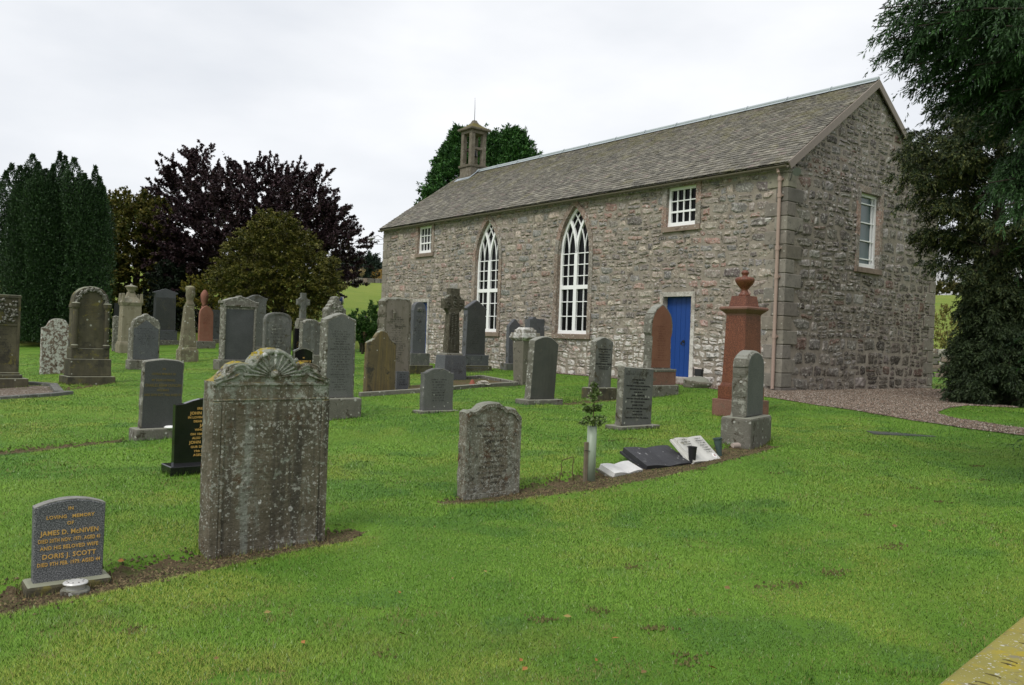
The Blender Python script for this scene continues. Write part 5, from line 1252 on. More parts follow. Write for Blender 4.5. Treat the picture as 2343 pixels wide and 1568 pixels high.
s = Grave('headstone', 'small far headstone with a scrolled top, left of large dark pedimented stone', 'gravestone', 493, 508, 696, 770, t=.2, alpha=38)
s.shaft(P_round(), .4, M['lichen_grey'], bevel=.02, rough=.01)
s = Grave('tomb_slab', 'tall dark blue grey pedestal stone with white edged pediment, before the dark trees', 'monument', 351, 404, 662, 790, t=.34, alpha=40, tpl=.6)
s.plinth(6, 11, .62, M['plinth'], .02); s.plinth(3, 22, .48, M['blue_slate'], .015)
s.shaft([(-.98, -.45), (-1.18, -.35), (-1.2, 0), (0, 1), (1.2, 0), (1.18, -.35), (.98, -.45)], .18, M['blue_slate'], bevel=.01, taper=.04)
s.prof = P_flat(); s.sh *= .80; s.rise = 0; s.face(M['dark_face'], .04, .03)
s = Grave('headstone', 'slate grey headstone with lichened carved scroll top, right of the tan urn pedestal', 'gravestone', 299, 368, 719, 846, t=.22, alpha=40, tpl=.4)
s.plinth(5, 21, .42, M['plinth'], .02); s.shaft(P_carved(), .42, M['lichen_grey'], bevel=.02, rough=.008)
s.prof = P_peak(); s.rise *= .8; s.sh_ = s.sh; s.sh *= .90; s.face(M['blue_slate'], .05, .02); s.worn(11, .78, .36, M['black_letter'], hw=.36, hh=.5, yf=s.yf, seed=14)
s = Grave('pillar_stone', 'slim lichened corner pillar standing left against the slate grey scroll topped headstone', 'pillar', 292, 308, 748, 832, t=.2, alpha=40)
s.shaft([(-.9, -.3), (-1, -.2), (-1, .2), (0, 1), (1, .2), (1, -.2), (.9, -.3)], .6, M['lichen_grey'], bevel=.015, rough=.006)
s = Grave('urn_monument', 'tall tan pedestal monument with covered urn, in the back row by the yew', 'monument', 262, 333, 698, 808, t=.40, alpha=38)
k = s.mpp; S_ = lambda px: px*k/1.39*.99; V_ = lambda v: (808-v)*k; mb = MB(); DZ = .78
mb.frustum((0, 0), S_(72), S_(72)*DZ, -.1, S_(72), S_(72)*DZ, V_(787)); mb.frustum((0, 0), S_(70), S_(70)*DZ, V_(787), S_(64), S_(64)*DZ, V_(781)); mb.build('plinth', M['tan'], s.root, bevel=.015)
mb = MB(); mb.frustum((0, 0), S_(61), S_(61)*DZ, V_(781), S_(56), S_(56)*DZ, V_(700)); mb.build('pedestal', M['tan'], s.root, bevel=.012)
mb = MB(); mb.frustum((0, 0), S_(58), S_(58)*DZ, V_(700), S_(66), S_(66)*DZ, V_(692)); w_ = S_(64)
for sg in (-1, 1):
    for q in (-1, 1): mb.frustum((sg*w_*.42, q*w_*.42*DZ), w_*.15, w_*.15, V_(692), w_*.10, w_*.10, V_(672))
mb.frustum((0, 0), w_*.95, w_*.95*DZ, V_(692), w_*.52, w_*.52*DZ, V_(680)); mb.frustum((0, 0), w_*.5, w_*.5*DZ, V_(680), w_*.32, w_*.32*DZ, V_(668)); mb.build('cornice', M['tan'], s.root, bevel=.01)
mb = MB(); mb.lathe([(8*k, V_(669)), (7*k, V_(666)), (10*k, V_(662)), (11*k, V_(659)), (13.5*k, V_(657)), (13*k, V_(655)), (7*k, V_(653)), (2.5*k, V_(652)), (3*k, V_(650)), (.5*k, V_(649))], n=18); mb.build('urn', M['tan'], s.root, smooth=True)
s = Grave('headstone', 'small lichened headstone seen between the arched monument and the tan urn pedestal', 'gravestone', 256, 272, 723, 804, t=.2, alpha=40)
s.shaft(P_hump(), .3, M['lichen_grey'], bevel=.02, rough=.008)
s = Grave('headstone', 'dark flat topped headstone far behind, beside the tan urn pedestal', 'gravestone', 257, 276, 694, 790, t=.2, alpha=40)
s.shaft(P_flat(), .02, M['dark_face'], bevel=.012)
s = Grave('arched_monument', 'large olive brown monument with round arch, side columns and stepped base, near the yew', 'monument', 160, 258, 661, 881, t=.34, alpha=41, tpl=.75)
s.plinth(8, 16, .80, M['olive_stone'], .02); s.plinth(2, 39, .62, M['olive_stone'], .02, topt=.56); s.plinth(-1, 24, .46, M['olive_stone'], .015)
s.shaft([(-1, -.32), (-1.04, -.28), (-1.04, -.12), (-1, -.05)]+[(x, math.sqrt(max(1-x*x, 0))) for x in np.linspace(-1, 1, 28)]+[(1, -.05), (1.04, -.12), (1.04, -.28), (1, -.32)], .50, M['olive_stone'], bevel=.018, rough=.003, w=s.w*.94)
mb = MB(); W_, T_ = s.sw, s.st
for sg in (-1, 1):
    mb.tube([(sg*W_*.43, -T_/2-.015, .02), (sg*W_*.43, -T_/2-.015, s.sh-s.rise*1.22)], .055, 12); mb.lathe([(.085, .0), (.085, .07), (.06, .09)], sg*W_*.43, -T_/2-.01, 14); z_ = s.sh-s.rise*1.28; mb.lathe([(.06, z_-.04), (.09, z_+.02), (.10, z_+.10), (.07, z_+.12)], sg*W_*.43, -T_/2-.01, 14)
mb.build('column', M['olive_stone'], s.o, smooth=False)
mb = MB(); rs = random.Random(6)
for i in range(46):
    a = math.pi*(.02+.96*i/45); r_ = W_/2-.085+rs.uniform(-.03, .03); c = np.array([r_*math.cos(a), -T_/2-.01, s.sh-s.rise+r_*math.sin(a)])
    for j in range(3):
        d = np.array([rs.uniform(-1, 1), rs.uniform(-.5, .1), rs.uniform(-1, 1)])*.055; mb.tube([c-d*.6, c+d*.2+np.array([0, -.02, 0]), c+d], [.006, .024, .004], 5)
mb.build('leaf_garland', M['lichen_grey'], s.o, smooth=True)
s.worn(16, .80, .42, M['faint_gold'], hw=.30, hh=.4, seed=15)
s = Grave('headstone', 'rounded headstone thickly blotched with white lichen, left of the arched monument', 'gravestone', 91, 166, 729, 856, t=.12, alpha=41)
s.shaft([(-1, 0), (-.80, .08), (-.70, .18), (-.62, .40)]+[(.02+x*.62, .40+.60*math.sqrt(max(1-x*x, 0))) for x in np.linspace(-.99, .99, 20)]+[(.70, .40), (.76, .18), (.86, .08), (1, 0)], .34, M['white_lichen'], bevel=.015, rough=.004)
s = Grave('headstone', 'tall dark flat topped headstone with lichened carving, cut by the left frame edge', 'gravestone', -62, 49, 677, 892, t=.22, alpha=41, tpl=.75)
s.plinth(14, 24, .74, M['olive_stone'], .015); s.plinth(5, 8, .50, M['olive_stone'], .012); s.plinth(1, 5, .40, M['olive_stone'], .012)
s.shaft([(-1, 1), (1, 1)], .02, M['olive_stone'], bevel=.012, rough=.003)
mb = MB(); rs = random.Random(12); W_ = s.sw; T_ = s.st; H_ = s.sh
mb.box((-W_/2-.01, -T_/2-.025, H_-.07), (W_/2+.01, -T_/2+.01, H_-.005))
for sg in (-1, 1): mb.box((sg*W_*.47-W_*.03, -T_/2-.02, 0), (sg*W_*.47+W_*.03, -T_/2+.01, H_-.07))
mb.box((-W_*.44, -T_/2-.015, H_*.60), (W_*.44, -T_/2+.01, H_*.62)); mb.build('mouldings', M['olive_stone'], s.o, bevel=.006)
mb = MB()
for i in range(90):
    c = np.array([rs.uniform(-.42, .42)*W_, -T_/2-.005, H_*rs.uniform(.64, .94)]); d = np.array([rs.uniform(-1, 1), rs.uniform(-.3, .05), rs.uniform(-1, 1)])*.08
    mb.tube([c-d*.7, c+np.array([0, -.025, 0]), c+d*.7], [.008, .032, .006], 5)
mb.build('leaf_carving', M['lichen_grey'], s.o, smooth=True); s.worn(14, .58, .12, M['faint_letter'], hw=.38, hh=.4, seed=16)
kerb('grave_kerb', 'low broken kerb and gravel plot before the tall dark headstone at the left', [((-60, 920), (60, 911)), ((60, 911), (118, 907)), ((108, 908), (160, 902)), ((136, 902), (122, 884)), ((122, 884), (66, 880))], .17, .07, M['grey_pale'])
drape('plot_gravel', [at(*p)[:2] for p in [(-60, 916), (60, 907), (120, 902), (126, 893), (110, 886), (60, 884), (-60, 890)]], gravel_material('dark_gravel', (.10, .075, .055), (.20, .165, .13)), 'dark gravel inside the broken kerb', .02, .2)

# --- small things along the earth strip -------------------------------------------------
P0 = at(1350, 1101); k = depth(P0)/FPX; rt = empty('young_tree', P0); tag(rt, 'young leafy tree growing out of a pale green plastic tube guard', 'young tree')
mb = MB(); mb.lathe([(11*k, -.03), (11*k, 126*k), (9.8*k, 126*k), (9.8*k, 100*k)], n=18); mb.build('tube_guard', simple('tube_plastic', (.27, .32, .245), .45, .4, var=.06, scale=6), rt, smooth=True)
mb = MB(); rs = random.Random(21); mb.tube([(0, 0, 0), (.004, 0, 130*k), (.012, .01, 180*k), (.004, 0, 222*k)], [.009, .007, .005, .002], 6); tw = []
for i in range(18):
    z = rs.uniform(122, 205)*k; a = rs.uniform(0, 6.28); L_ = rs.uniform(12, 30)*k*(1.15-(z/k-122)/130); e = (L_*math.cos(a), L_*math.sin(a), z+rs.uniform(-4, 10)*k); mb.tube([(0.005, 0, z), e], [.003, .0012], 4); tw.append(((0.005, 0, z), e))
for z in (205, 212, 218): tw.append(((.005, 0, z*k), (.01, .01, (z+6)*k)))
mb.build('stem', simple('twig_bark', (.09, .065, .04), .8, .2), rt)
mb = MB()
for (p, q) in tw:
    p, q = np.array(p), np.array(q)
    for _ in range(40):
        c = p+(q-p)*rs.uniform(.25, 1.08)+np.array([rs.gauss(0, 1), rs.gauss(0, 1), rs.gauss(0, 1)])*.012; d = np.array([rs.uniform(-1, 1), rs.uniform(-1, 1), rs.uniform(-.5, .7)]); d /= np.linalg.norm(d); n = np.cross(d, [rs.uniform(-1, 1), rs.uniform(-1, 1), 1]); n /= np.linalg.norm(n); l = rs.uniform(.026, .044)
        mb.add([c, c+d*l*.5+n*l*.36, c+d*l, c+d*l*.5-n*l*.36], [(0, 1, 2, 3)])
lm = Mat('holly_leaf', .5, .4); v_ = lm.obj(); lm.color(lm.mix(lm.noise(v_, 60, 2), (.05, .10, .022), (.17, .22, .07))); mb.build('leaves', lm.m, rt, recalc=False)
P0 = at(1338, 1103); mb = MB(); mb.box((-.019, -.014, -.05), (.019, .014, 91*k)); o = mb.build('wooden_stake', simple('stake_wood', (.17, .14, .10), .85, .2, var=.25, scale=12), None, bevel=.003); o.location = P0; o.rotation_euler = (0, 0, .5); tag(o, 'grey wooden stake tied beside the plastic tree guard', 'stake')
mb = MB(); mb.tube([(-.03, -.02, 73*k), (.02, -.03, 71*k), (.07, .0, 71*k), (.03, .06, 71*k), (-.02, .02, 72*k), (-.05, -.03, 74*k)], .0035, 5); mb.build('tie', M['black_iron'], o)
P0 = at(1296, 1103); k = depth(P0)/FPX; mb = MB(); a = R(30); X_ = np.array([math.cos(a), math.sin(a), 0])
mb.tube([X_*x*k+np.array([0, 0, z*k]) for x, z in ((-20, -6), (-20, 8), (-15, 28), (-17, 42), (-14, 50), (0, 54), (15, 57), (18, 52), (15, 36), (15, 22), (20, -6))], .0042, 6); o = mb.build('wire_hoop', simple('rusty_wire', (.10, .06, .035), .7, .3, var=.3), None, smooth=True); o.location = P0; tag(o, 'bent rusty wire hoop stuck in the earth left of the tree guard', 'wire hoop')

def book(name, label, quad, thick, mat, page_mat, base=True, under=None, tilt=None):
    """open stone book: quad = pixels of near left, near right, far right, far left corners of its face"""
    nl, nr, fr_, fl = quad; A_ = at(*nl); B_ = at(*nr); D = depth((A_+B_)/2); L_ = A_-B_; w_ = np.linalg.norm(L_)
    d = (B_-A_); d /= w_; up_ = np.array([-d[1], d[0], 0]); al = math.atan2(d[1], d[0])
    best = None                               # depth and rise of the far edge that match the picture
    tgt = (np.array(fr_)+np.array(fl))/2
    for dep in np.linspace(.12, .6, 49):
        for rise in np.linspace(.0, .45, 46):
            q = proj((A_+B_)/2+up_*dep+np.array([0, 0, rise])); e = np.hypot(*(q-tgt))+abs(dep/w_-.62)*6
            if best is None or e < best[0]: best = (e, dep, rise)
    _, dep, rise = best; r_ = empty(name, (A_+B_)/2, al); tag(r_, label, 'memorial book'); sl_ = math.hypot(dep, rise); ang = math.atan2(rise, dep)
    def fin(o): o.rotation_euler = (ang, 0, 0); return o
    mb = MB(); n = 12; vs = []
    for y in (0.0, sl_):
        for i in range(n+1):
            x = -w_/2+w_*i/n; t = abs(2*i/n-1); z = thick*(.35+.65*math.sin(math.pi*min(t*1.1+.05, 1)*.5+.0)*(1-.25*t*t))
            vs.append((x, y, z))
    for y in (0.0, sl_):
        for i in range(n+1): vs.append((-w_/2+w_*i/n, y, -.015))
    m = n+1; fs = [(i, i+1, m+i+1, m+i) for i in range(n)]+[(2*m+i, 3*m+i, 3*m+i+1, 2*m+i+1) for i in range(n)]+[(i, 2*m+i, 2*m+i+1, i+1) for i in range(n)]+[(m+i, m+i+1, 3*m+i+1, 3*m+i) for i in range(n)]+[(0, m, 3*m, 2*m), (n, 2*m+n, 3*m+n, m+n)]
    mb.add(vs, fs); bk = fin(mb.build('pages', page_mat, r_))
    mb = MB(); mb.box((-w_/2-.02, -.015, -.04), (w_/2+.02, sl_+.02, -.012)); cv = fin(mb.build('cover', mat, r_, bevel=.004))
    if rise > .03:
        mb = MB(); mb.add([(-w_*.4, dep*.15, -.06), (w_*.4, dep*.15, -.06), (w_*.4, dep*.9, -.06), (-w_*.4, dep*.9, -.06), (-w_*.4, dep*.15, rise*.1-.045), (w_*.4, dep*.15, rise*.1-.045), (w_*.4, dep*.85, rise*.8-.045), (-w_*.4, dep*.85, rise*.8-.045)], [(0, 3, 2, 1), (4, 5, 6, 7), (0, 1, 5, 4), (1, 2, 6, 5), (2, 3, 7, 6), (3, 0, 4, 7)]); mb.build('rest', under or M['plinth'], r_, bevel=.01)
    return r_, bk, w_, sl_, thick
M['white_book'] = stone('worn_white_marble', (.58, .57, .55), (.72, .71, .69), 8, blotch=[((.30, .29, .26), .25, 12)], bump=.4)
M['black_book'] = stone('dark_slate_book', (.028, .028, .032), (.042, .042, .046), 6, spots=[((.30, .30, .30), .3, 22, .22)], blotch=[((.09, .09, .09), .25, 9)], bump=.3, rough=.5)
book('memorial_book', 'small white open stone book lying flattest, left of the black one', [(1404, 1094), (1468, 1080), (1432, 1060), (1376, 1070)], .05, M['rock'], M['white_book'])
book('memorial_book', 'large black open stone book, spotted white, between two white books', [(1478, 1077), (1580, 1064), (1520, 1022), (1432, 1034)], .05, M['black_book'], M['black_book'])
rb_, bk, w_, sl_, th_ = book('memorial_book', 'cream marble open book tilted up steeply, nearest the grey cone vase', [(1586, 1064), (1646, 1050), (1600, 996), (1541, 1010)], .03, M['marble'], M['marble'])
for sg in (-1, 1):
    rs = random.Random(40+sg); mb = MB()
    for i in range(7 if sg > 0 else 4):
        y = sl_*(.86-.095*i); x = sg*w_*.26-w_*.17*rs.uniform(.5, 1); x1 = 2*sg*w_*.26-x
        while x < x1: c = rs.uniform(.004, .009); mb.add([(x, y, th_*1.02+.006), (x+c, y, th_*1.02+.006), (x+c, y+.014, th_*1.02+.006), (x, y+.014, th_*1.02+.006)], [(0, 1, 2, 3)]); x += c+.0035+(.01 if rs.random() < .2 else 0)
    mb.build('worn_inscription', M['faint_letter'], bk, recalc=False)
mb = MB(); mb.lathe([(.034, 0), (.034, .004), (.030, .007)], n=20); mb.v = [(w_*.36+x*.8, sl_*.14+y*1.1, th_*.85+z) for x, y, z in mb.v]; pl = mb.build('oval_plaque', M['white_paint'], bk)
mb = MB(); mb.lathe([(.016, .006), (.016, .0085)], n=14); mb.v = [(w_*.36+x*.7, sl_*.145+y*1.1, th_*.85+z) for x, y, z in mb.v]; mb.build('plaque_centre', simple('faded_photograph', (.30, .10, .07), .5, .4), bk)
def vase(label, u, v, prof, mat, lean=0, name='flower_vase'):
    P0 = at(u, v); k = depth(P0)/FPX; mb = MB(); mb.lathe([(a*k, b*k) for a, b in prof], n=20); o = mb.build(name, mat, None, smooth=False); o.location = P0; o.rotation_euler = (0, R(lean), 0); return tag(o, label, 'vase')
vase('black plastic flower vase with silver rim, in front of the cream marble book', 1582.5, 1062, [(7, -2), (10, 37), (10.5, 38), (10.8, 40), (9.5, 40), (8.5, 30)], M['black_iron'])
vase('grey green cone vase leaning in the earth right of the cream marble book', 1646, 1045, [(4.5, -8), (9, 38), (10.5, 41), (11, 43), (9.5, 43), (8, 30)], simple('grey_green_plastic', (.055, .085, .08), .5, .4), -9)
P0 = at(1683, 1026); k = depth(P0)/FPX; mb = MB(); mb.tube([(-9*k, -3*k, 6*k), (7*k, 6*k, 6*k), (9*k, 7*k, 6*k)], [6*k, 7*k, 7*k], 14); o = mb.build('stone_pot', simple('pinkish_plaster', (.40, .33, .29), .8, .2), None); o.location = P0; tag(o, 'small pale pinkish pot lying on its side by the mossy block', 'pot')
# floodlight on a boulder beside the near door
P0 = at(1708, 872-0); P0 = at(1700, 876)
mb = MB(); rs = random.Random(2); bm = bmesh.new(); bmesh.ops.create_icosphere(bm, subdivisions=3, radius=1)
me = bpy.data.meshes.new('boulder')
for v in bm.verts: q = 1+.12*math.sin(5*v.co.x+1)*math.sin(4*v.co.y)+.08*math.sin(7*v.co.z+2*v.co.x); v.co = Vector((v.co.x*.36*q, v.co.y*.24*q, v.co.z*.17*q))
bm.to_mesh(me); bm.free(); me.materials.append(M['rock']); me.polygons.foreach_set('use_smooth', [True]*len(me.polygons))
PB = at(1594, 887); o = bpy.data.objects.new('boulder', me); col.objects.link(o); o.location = PB+np.array([0, 0, .10]); o.rotation_euler = (0, 0, -.5); tag(o, 'low boulder under the floodlight beside the near blue door', 'boulder')
fl_ = empty('floodlight', PB+np.array([.02, .03, .23]), -.75); tag(fl_, 'small black floodlight standing on the boulder by the near church door', 'floodlight')
mb = MB(); mb.frustum((0, 0), .19, .07, .05, .21, .12, .22); h_ = mb.build('housing', M['black_iron'], fl_, bevel=.01); h_.rotation_euler = (R(-12), 0, 0)
mb = MB(); mb.tube([(-.13, 0, .0), (-.13, 0, .26)], .011, 6); mb.tube([(.13, 0, .0), (.13, 0, .26)], .011, 6); mb.tube([(-.13, 0, .02), (.13, 0, .02)], .011, 6); mb.build('bracket', M['black_iron'], fl_)
# flat stone sunk in the lawn near the path
P0 = at(2060, 993); mb = MB(); k = depth(P0)/FPX; mb.box((-.42, -.20, -.08), (.42, .20, .006)); o = mb.build('ground_slab', M['dark_face'], None, bevel=.004); o.location = P0; o.rotation_euler = (0, 0, R(-8)); tag(o, 'flat worn stone sunk in the lawn near the gravel path', 'ground slab')
# table stone at the lower right corner
def plane_at(u, v, z): d = ray(u, v); return CAM+d*((z-CAMZ)/d[2])
zt = -.22; A_ = plane_at(2342, 1397, zt); B_ = plane_at(2124, 1568, zt); d = B_-A_; d /= np.linalg.norm(d); nn = np.array([-d[1], d[0], 0]); nn = nn if nn[0] > 0 else -nn
far_dir = plane_at(2420, 1428, zt)-A_; 
c0 = A_; o_al = math.atan2(d[1], d[0]); rt_ = empty('table_stone', (c0[0], c0[1], float(g(c0[0], c0[1]))-.02), 0); tag(rt_, 'large yellow lichened table stone with cut letters at the lower right corner', 'table tomb')
h0 = zt-rt_.location.z
def slabpoly(name, grow, z0, z1, mat, bev):
    mb = MB(); q = []
    for (s_, t_) in ((0, 0), (1.9, 0), (1.9, .95), (0, .95)): q.append(d*(s_+(grow if s_ > 0 else -grow))+nn*(t_+(grow if t_ > 0 else -grow)))
    vs = [(a[0], a[1], z0) for a in q]+[(a[0], a[1], z1) for a in q]; mb.add(vs, [(0, 1, 2, 3), (4, 5, 6, 7), (0, 1, 5, 4), (1, 2, 6, 5), (2, 3, 7, 6), (3, 0, 4, 7)]); return mb.build(name, mat, rt_, bevel=bev, seg=4)
tp_ = slabpoly('top_slab', 0, h0-.11, h0, M['slab_yellow'], .045); slabpoly('tomb_base', -.16, -.05, h0-.112, M['plinth'], .01)
mb = MB(); rs = random.Random(33)
for row in range(5):
    x = .10
    while x < 1.7:
        if rs.random() < .5:
            c = d*(x+rs.uniform(-.02, .02))+nn*(.13+.125*row+rs.uniform(-.012, .012)); st = rs.choice([((0, 1, 0, -1),), ((0, 1, 0, -1), (0, 1, .7, 1)), ((0, 1, 0, -1), (0, 0, .7, 0)), ((-.6, -1, 0, 1), (0, 1, .6, -1)), ((0, 1, 0, -1), (0, -1, .7, -1))])
            for (ax, ay, bx2, by2) in st:
                p_, q_ = c+d*.016*ax+nn*.026*ay, c+d*.016*bx2+nn*.026*by2; mb.tube([(*p_[:2], h0), (*((p_+q_)/2)[:2], h0+.0004), (*q_[:2], h0)], [.002, .0042, .002], 5)
        x += .055
mb.build('cut_letters', stone('mossy_cut_letters', (.05, .042, .018), (.13, .11, .04), 20, bump=.2), tp_)

# ---------------------------------------------------------------- trees and plants
def leaf_mat(name, rough=.6, trans=0.0):
    m = Mat(name, rough, .25); a = m.n('ShaderNodeVertexColor', layer_name='Col'); m.color(a.outputs[0])
    if trans:
        tr = m.n('ShaderNodeBsdfTranslucent'); m.link(a.outputs[0], tr.inputs[0]); mx = m.n('ShaderNodeMixShader'); mx.inputs[0].default_value = trans
        o = m.t.nodes['Material Output']; m.link(m.b.outputs[0], mx.inputs[1]); m.link(tr.outputs[0], mx.inputs[2]); m.link(mx.outputs[0], o.inputs[0])
    return m.m
M['needle'] = leaf_mat('conifer_foliage', .55); M['leaf'] = leaf_mat('broad_leaf', .5, .25); M['beech'] = leaf_mat('copper_leaf', .32, .08)
M['bark'] = stone('bark', (.05, .04, .03), (.10, .08, .06), 9, streak=((.03, .025, .02), .6, 12), bump=1, bdist=.03)
def unit(v): return v/(np.linalg.norm(v, axis=-1, keepdims=True)+1e-9)
def leaves(C, A, Nn, Lg, Wd):
    """diamond leaves: start point, axis, rough normal, length, width"""
    A = unit(A); S = unit(np.cross(A, Nn)); n = len(C); V = np.empty((n, 4, 3)); Lg = np.asarray(Lg).reshape(-1, 1); Wd = np.asarray(Wd).reshape(-1, 1)
    V[:, 0] = C; V[:, 1] = C+A*Lg*.45+S*Wd/2; V[:, 2] = C+A*Lg; V[:, 3] = C+A*Lg*.45-S*Wd/2
    return V.reshape(-1, 3)
class Foliage:
    def __init__(s): s.V = []; s.C = []
    def add(s, V, c): s.V.append(V); s.C.append(np.repeat(c, 4, 0))
    def build(s, name, mat, parent):
        V = np.concatenate(s.V)-np.array(parent.location); c = np.concatenate(s.C)
        return np_mesh(name, V, np.arange(len(V)).reshape(-1, 4), mat, parent, np.clip(c, 0, 1))
def branchlets(rg, O, D, L_, n, ang=.7, ratio=.4, droop=0.0, flat=None):
    """n side shoots on each shoot; returns origins, directions, lengths and the place along the parent"""
    m = len(O); t = rg.uniform(.08, 1, (m, n)); up = np.array([0, 0, 1.]) if flat is None else flat
    S = unit(np.cross(D, np.broadcast_to(up, D.shape))+rg.normal(0, .25, D.shape)); sg = rg.choice([-1., 1.], (m, n))
    o = O[:, None]+D[:, None]*(L_[:, None]*t)[..., None]; o[..., 2] -= droop*L_[:, None]*t*t
    d = D[:, None]*(1-.35*ang)+S[:, None]*(sg*ang)[..., None]+rg.normal(0, .18, (m, n, 3)); d[..., 2] -= droop*1.2*t
    l = L_[:, None]*ratio*(1.05-.75*t)*rg.uniform(.7, 1.25, (m, n))
    return o.reshape(-1, 3), unit(d.reshape(-1, 3)), l.ravel(), t.ravel()
def shoot_leaves(rg, fo, O, D, L_, n, ll, lw, c0, c1, tint=.25, droop=0.0, splay=.6, tips=None, tipc=None, norm_up=.6):
    m = len(O); t = rg.uniform(0, 1, (m, n)); o = O[:, None]+D[:, None]*(L_[:, None]*t)[..., None]; o[..., 2] -= droop*L_[:, None]*t*t
    a = D[:, None]+rg.normal(0, splay, (m, n, 3)); a[..., 2] -= droop*t
    o = o.reshape(-1, 3); a = a.reshape(-1, 3); nn = rg.normal(0, 1, o.shape); nn[:, 2] += norm_up*2
    k = len(o); V = leaves(o, a, nn, ll*rg.uniform(.6, 1.3, k), lw*rg.uniform(.6, 1.3, k))
    f = np.repeat(rg.random(m)**1.3, n)[:, None]; c = np.array(c0)+(np.array(c1)-np.array(c0))*f
    if tipc is not None: w_ = np.clip((t.ravel()[:, None]-.45)/.55, 0, 1)*(tips if np.isscalar(tips) else np.repeat(tips, n)[:, None]); c = c+(np.array(tipc)-c)*w_
    fo.add(V, c*rg.uniform(1-tint, 1+tint, (k, 1)))
def tree_root(name, label, cat, P, group=None):
    P = np.array(P, float); P[2] = float(g(P[0], P[1]))-.05; return tag(empty(name, P), label, cat, group)
def trunk_mesh(root, H, r0, limbs, mat=None, r1=None):
    mb = MB(); mb.tube([(0, 0, -.2), (.02, .01, H*.3), (-.03, .02, H*.65), (0, 0, H)], [r0*1.25, r0, r0*.7, r1 or r0*.25], 10)
    for (p0, p1, r_) in limbs:
        p0, p1 = np.array(p0), np.array(p1); mid = (p0+p1)/2+np.array([0, 0, .06*np.linalg.norm(p1-p0)]); mb.tube([p0, mid, p1], [r_, r_*.7, r_*.25], 6)
    return mb.build('trunk', mat or M['bark'], root, smooth=True)
def blob_tree(rg, root, blobs, D, spec, centre, density, limbs_r=.10):
    """crown made of shoots in clumps; blobs: (u, v, radius px, depth offset m)"""
    fo = Foliage(); k = D/FPX; limbs = []
    for (u, v, r_, dz) in blobs:
        c = at_depth(u, v, D+dz); R_ = r_*k; n = max(6, int(density*R_*R_)); q = unit(rg.normal(0, 1, (n, 3)))*(rg.random((n, 1))**.42)*R_; q[:, 2] *= .8
        O = c+q; out_ = unit(O-centre)*.75+unit(q)*.55+rg.normal(0, spec.get('wild', .22), (n, 3)); out_[:, 2] += spec.get('lift', .15); Dv = unit(out_); L_ = spec['len']*rg.uniform(.6, 1.25, n)
        if spec.get('sub'):
            O2, D2, L2, t2 = branchlets(rg, O, Dv, L_, spec['sub'], spec.get('ang', .6), spec.get('ratio', .4), spec.get('droop', 0)); O, Dv, L_ = np.r_[O, O2], np.r_[Dv, D2], np.r_[L_, L2]
        shoot_leaves(rg, fo, O, Dv, L_, spec['n'], spec['ll'], spec['lw'], spec['c0'], spec['c1'], spec.get('tint', .25), spec.get('droop', 0), spec.get('splay', .6), spec.get('tips', 0), spec.get('tipc'), spec.get('nup', .6))
        limbs.append(c-np.array(root.location))
    return fo, limbs
rg = np.random.default_rng(12)
# fastigiate yew at the left
D = 45.0; P0 = at_depth(122, 795, D); rt_ = tree_root('yew_tree', 'tall dark columnar yew with spiky top, at the left behind the graves', 'tree', P0); P0 = np.array(rt_.location); k = D/FPX
tops = [(14, 400), (27, 382), (46, 388), (62, 392), (75, 362), (87, 379), (105, 395), (122, 385), (137, 356), (149, 365), (170, 370), (182, 405), (194, 406), (205, 420), (218, 388), (228, 412), (236, 434), (4, 430), (160, 400), (95, 400)]
fo = Foliage(); sp_ = []
for (u, v) in tops: q = at_depth(u, v, D-1.2+rg.uniform(-.6, .8)); sp_.append((q[0], q[1], q[2]))
for _ in range(150):
    a = rg.uniform(0, 6.28); r_ = rg.uniform(.35, 1)**.5; x, y = P0[0]+2.35*r_*math.cos(a), P0[1]+2.1*r_*math.sin(a); sp_.append((x, y, P0[2]+9.2-.8*abs(math.cos(a))*r_-rg.uniform(0, 1.1)))
for qi, (x, y, zt) in enumerate(sp_):
    h = zt-P0[2]; n = int((420 if qi < len(tops) else 250)*h); f = rg.random(n)**(.55 if qi < len(tops) else .8); a = rg.uniform(0, 6.28, n); tap = np.clip((1-f)*h/1.1, .12, 1); bulge = .36*(.55+.45*np.sin(f*9+x*3))+.1; rr_ = (bulge+.10)*tap*rg.uniform(.6, 1.22, n)
    lean = 1-.10*f; O = np.c_[P0[0]+(x-P0[0])*(lean+.1)+rr_*np.cos(a), P0[1]+(y-P0[1])*(lean+.1)+rr_*np.sin(a), P0[2]+.15+f*h]; A_ = np.c_[np.cos(a)*.55, np.sin(a)*.55, rg.uniform(.1, 1.3, n)]+rg.normal(0, .35, (n, 3))
    V = leaves(O, A_, rg.normal(0, 1, (n, 3)), .13*rg.uniform(.6, 1.3, n), .05*rg.uniform(.7, 1.3, n))
    cc = np.array([.014, .033, .012])+np.array([.032, .060, .017])*(rg.random((n, 1))**1.6)*rg.uniform(.4, 1.15); fo.add(V, cc)
fo.build('crown', M['needle'], rt_); trunk_mesh(rt_, 7, .35, [((0, 0, .5), (1, .4, 5), .12), ((0, 0, .5), (-1.1, -.3, 5), .12)])
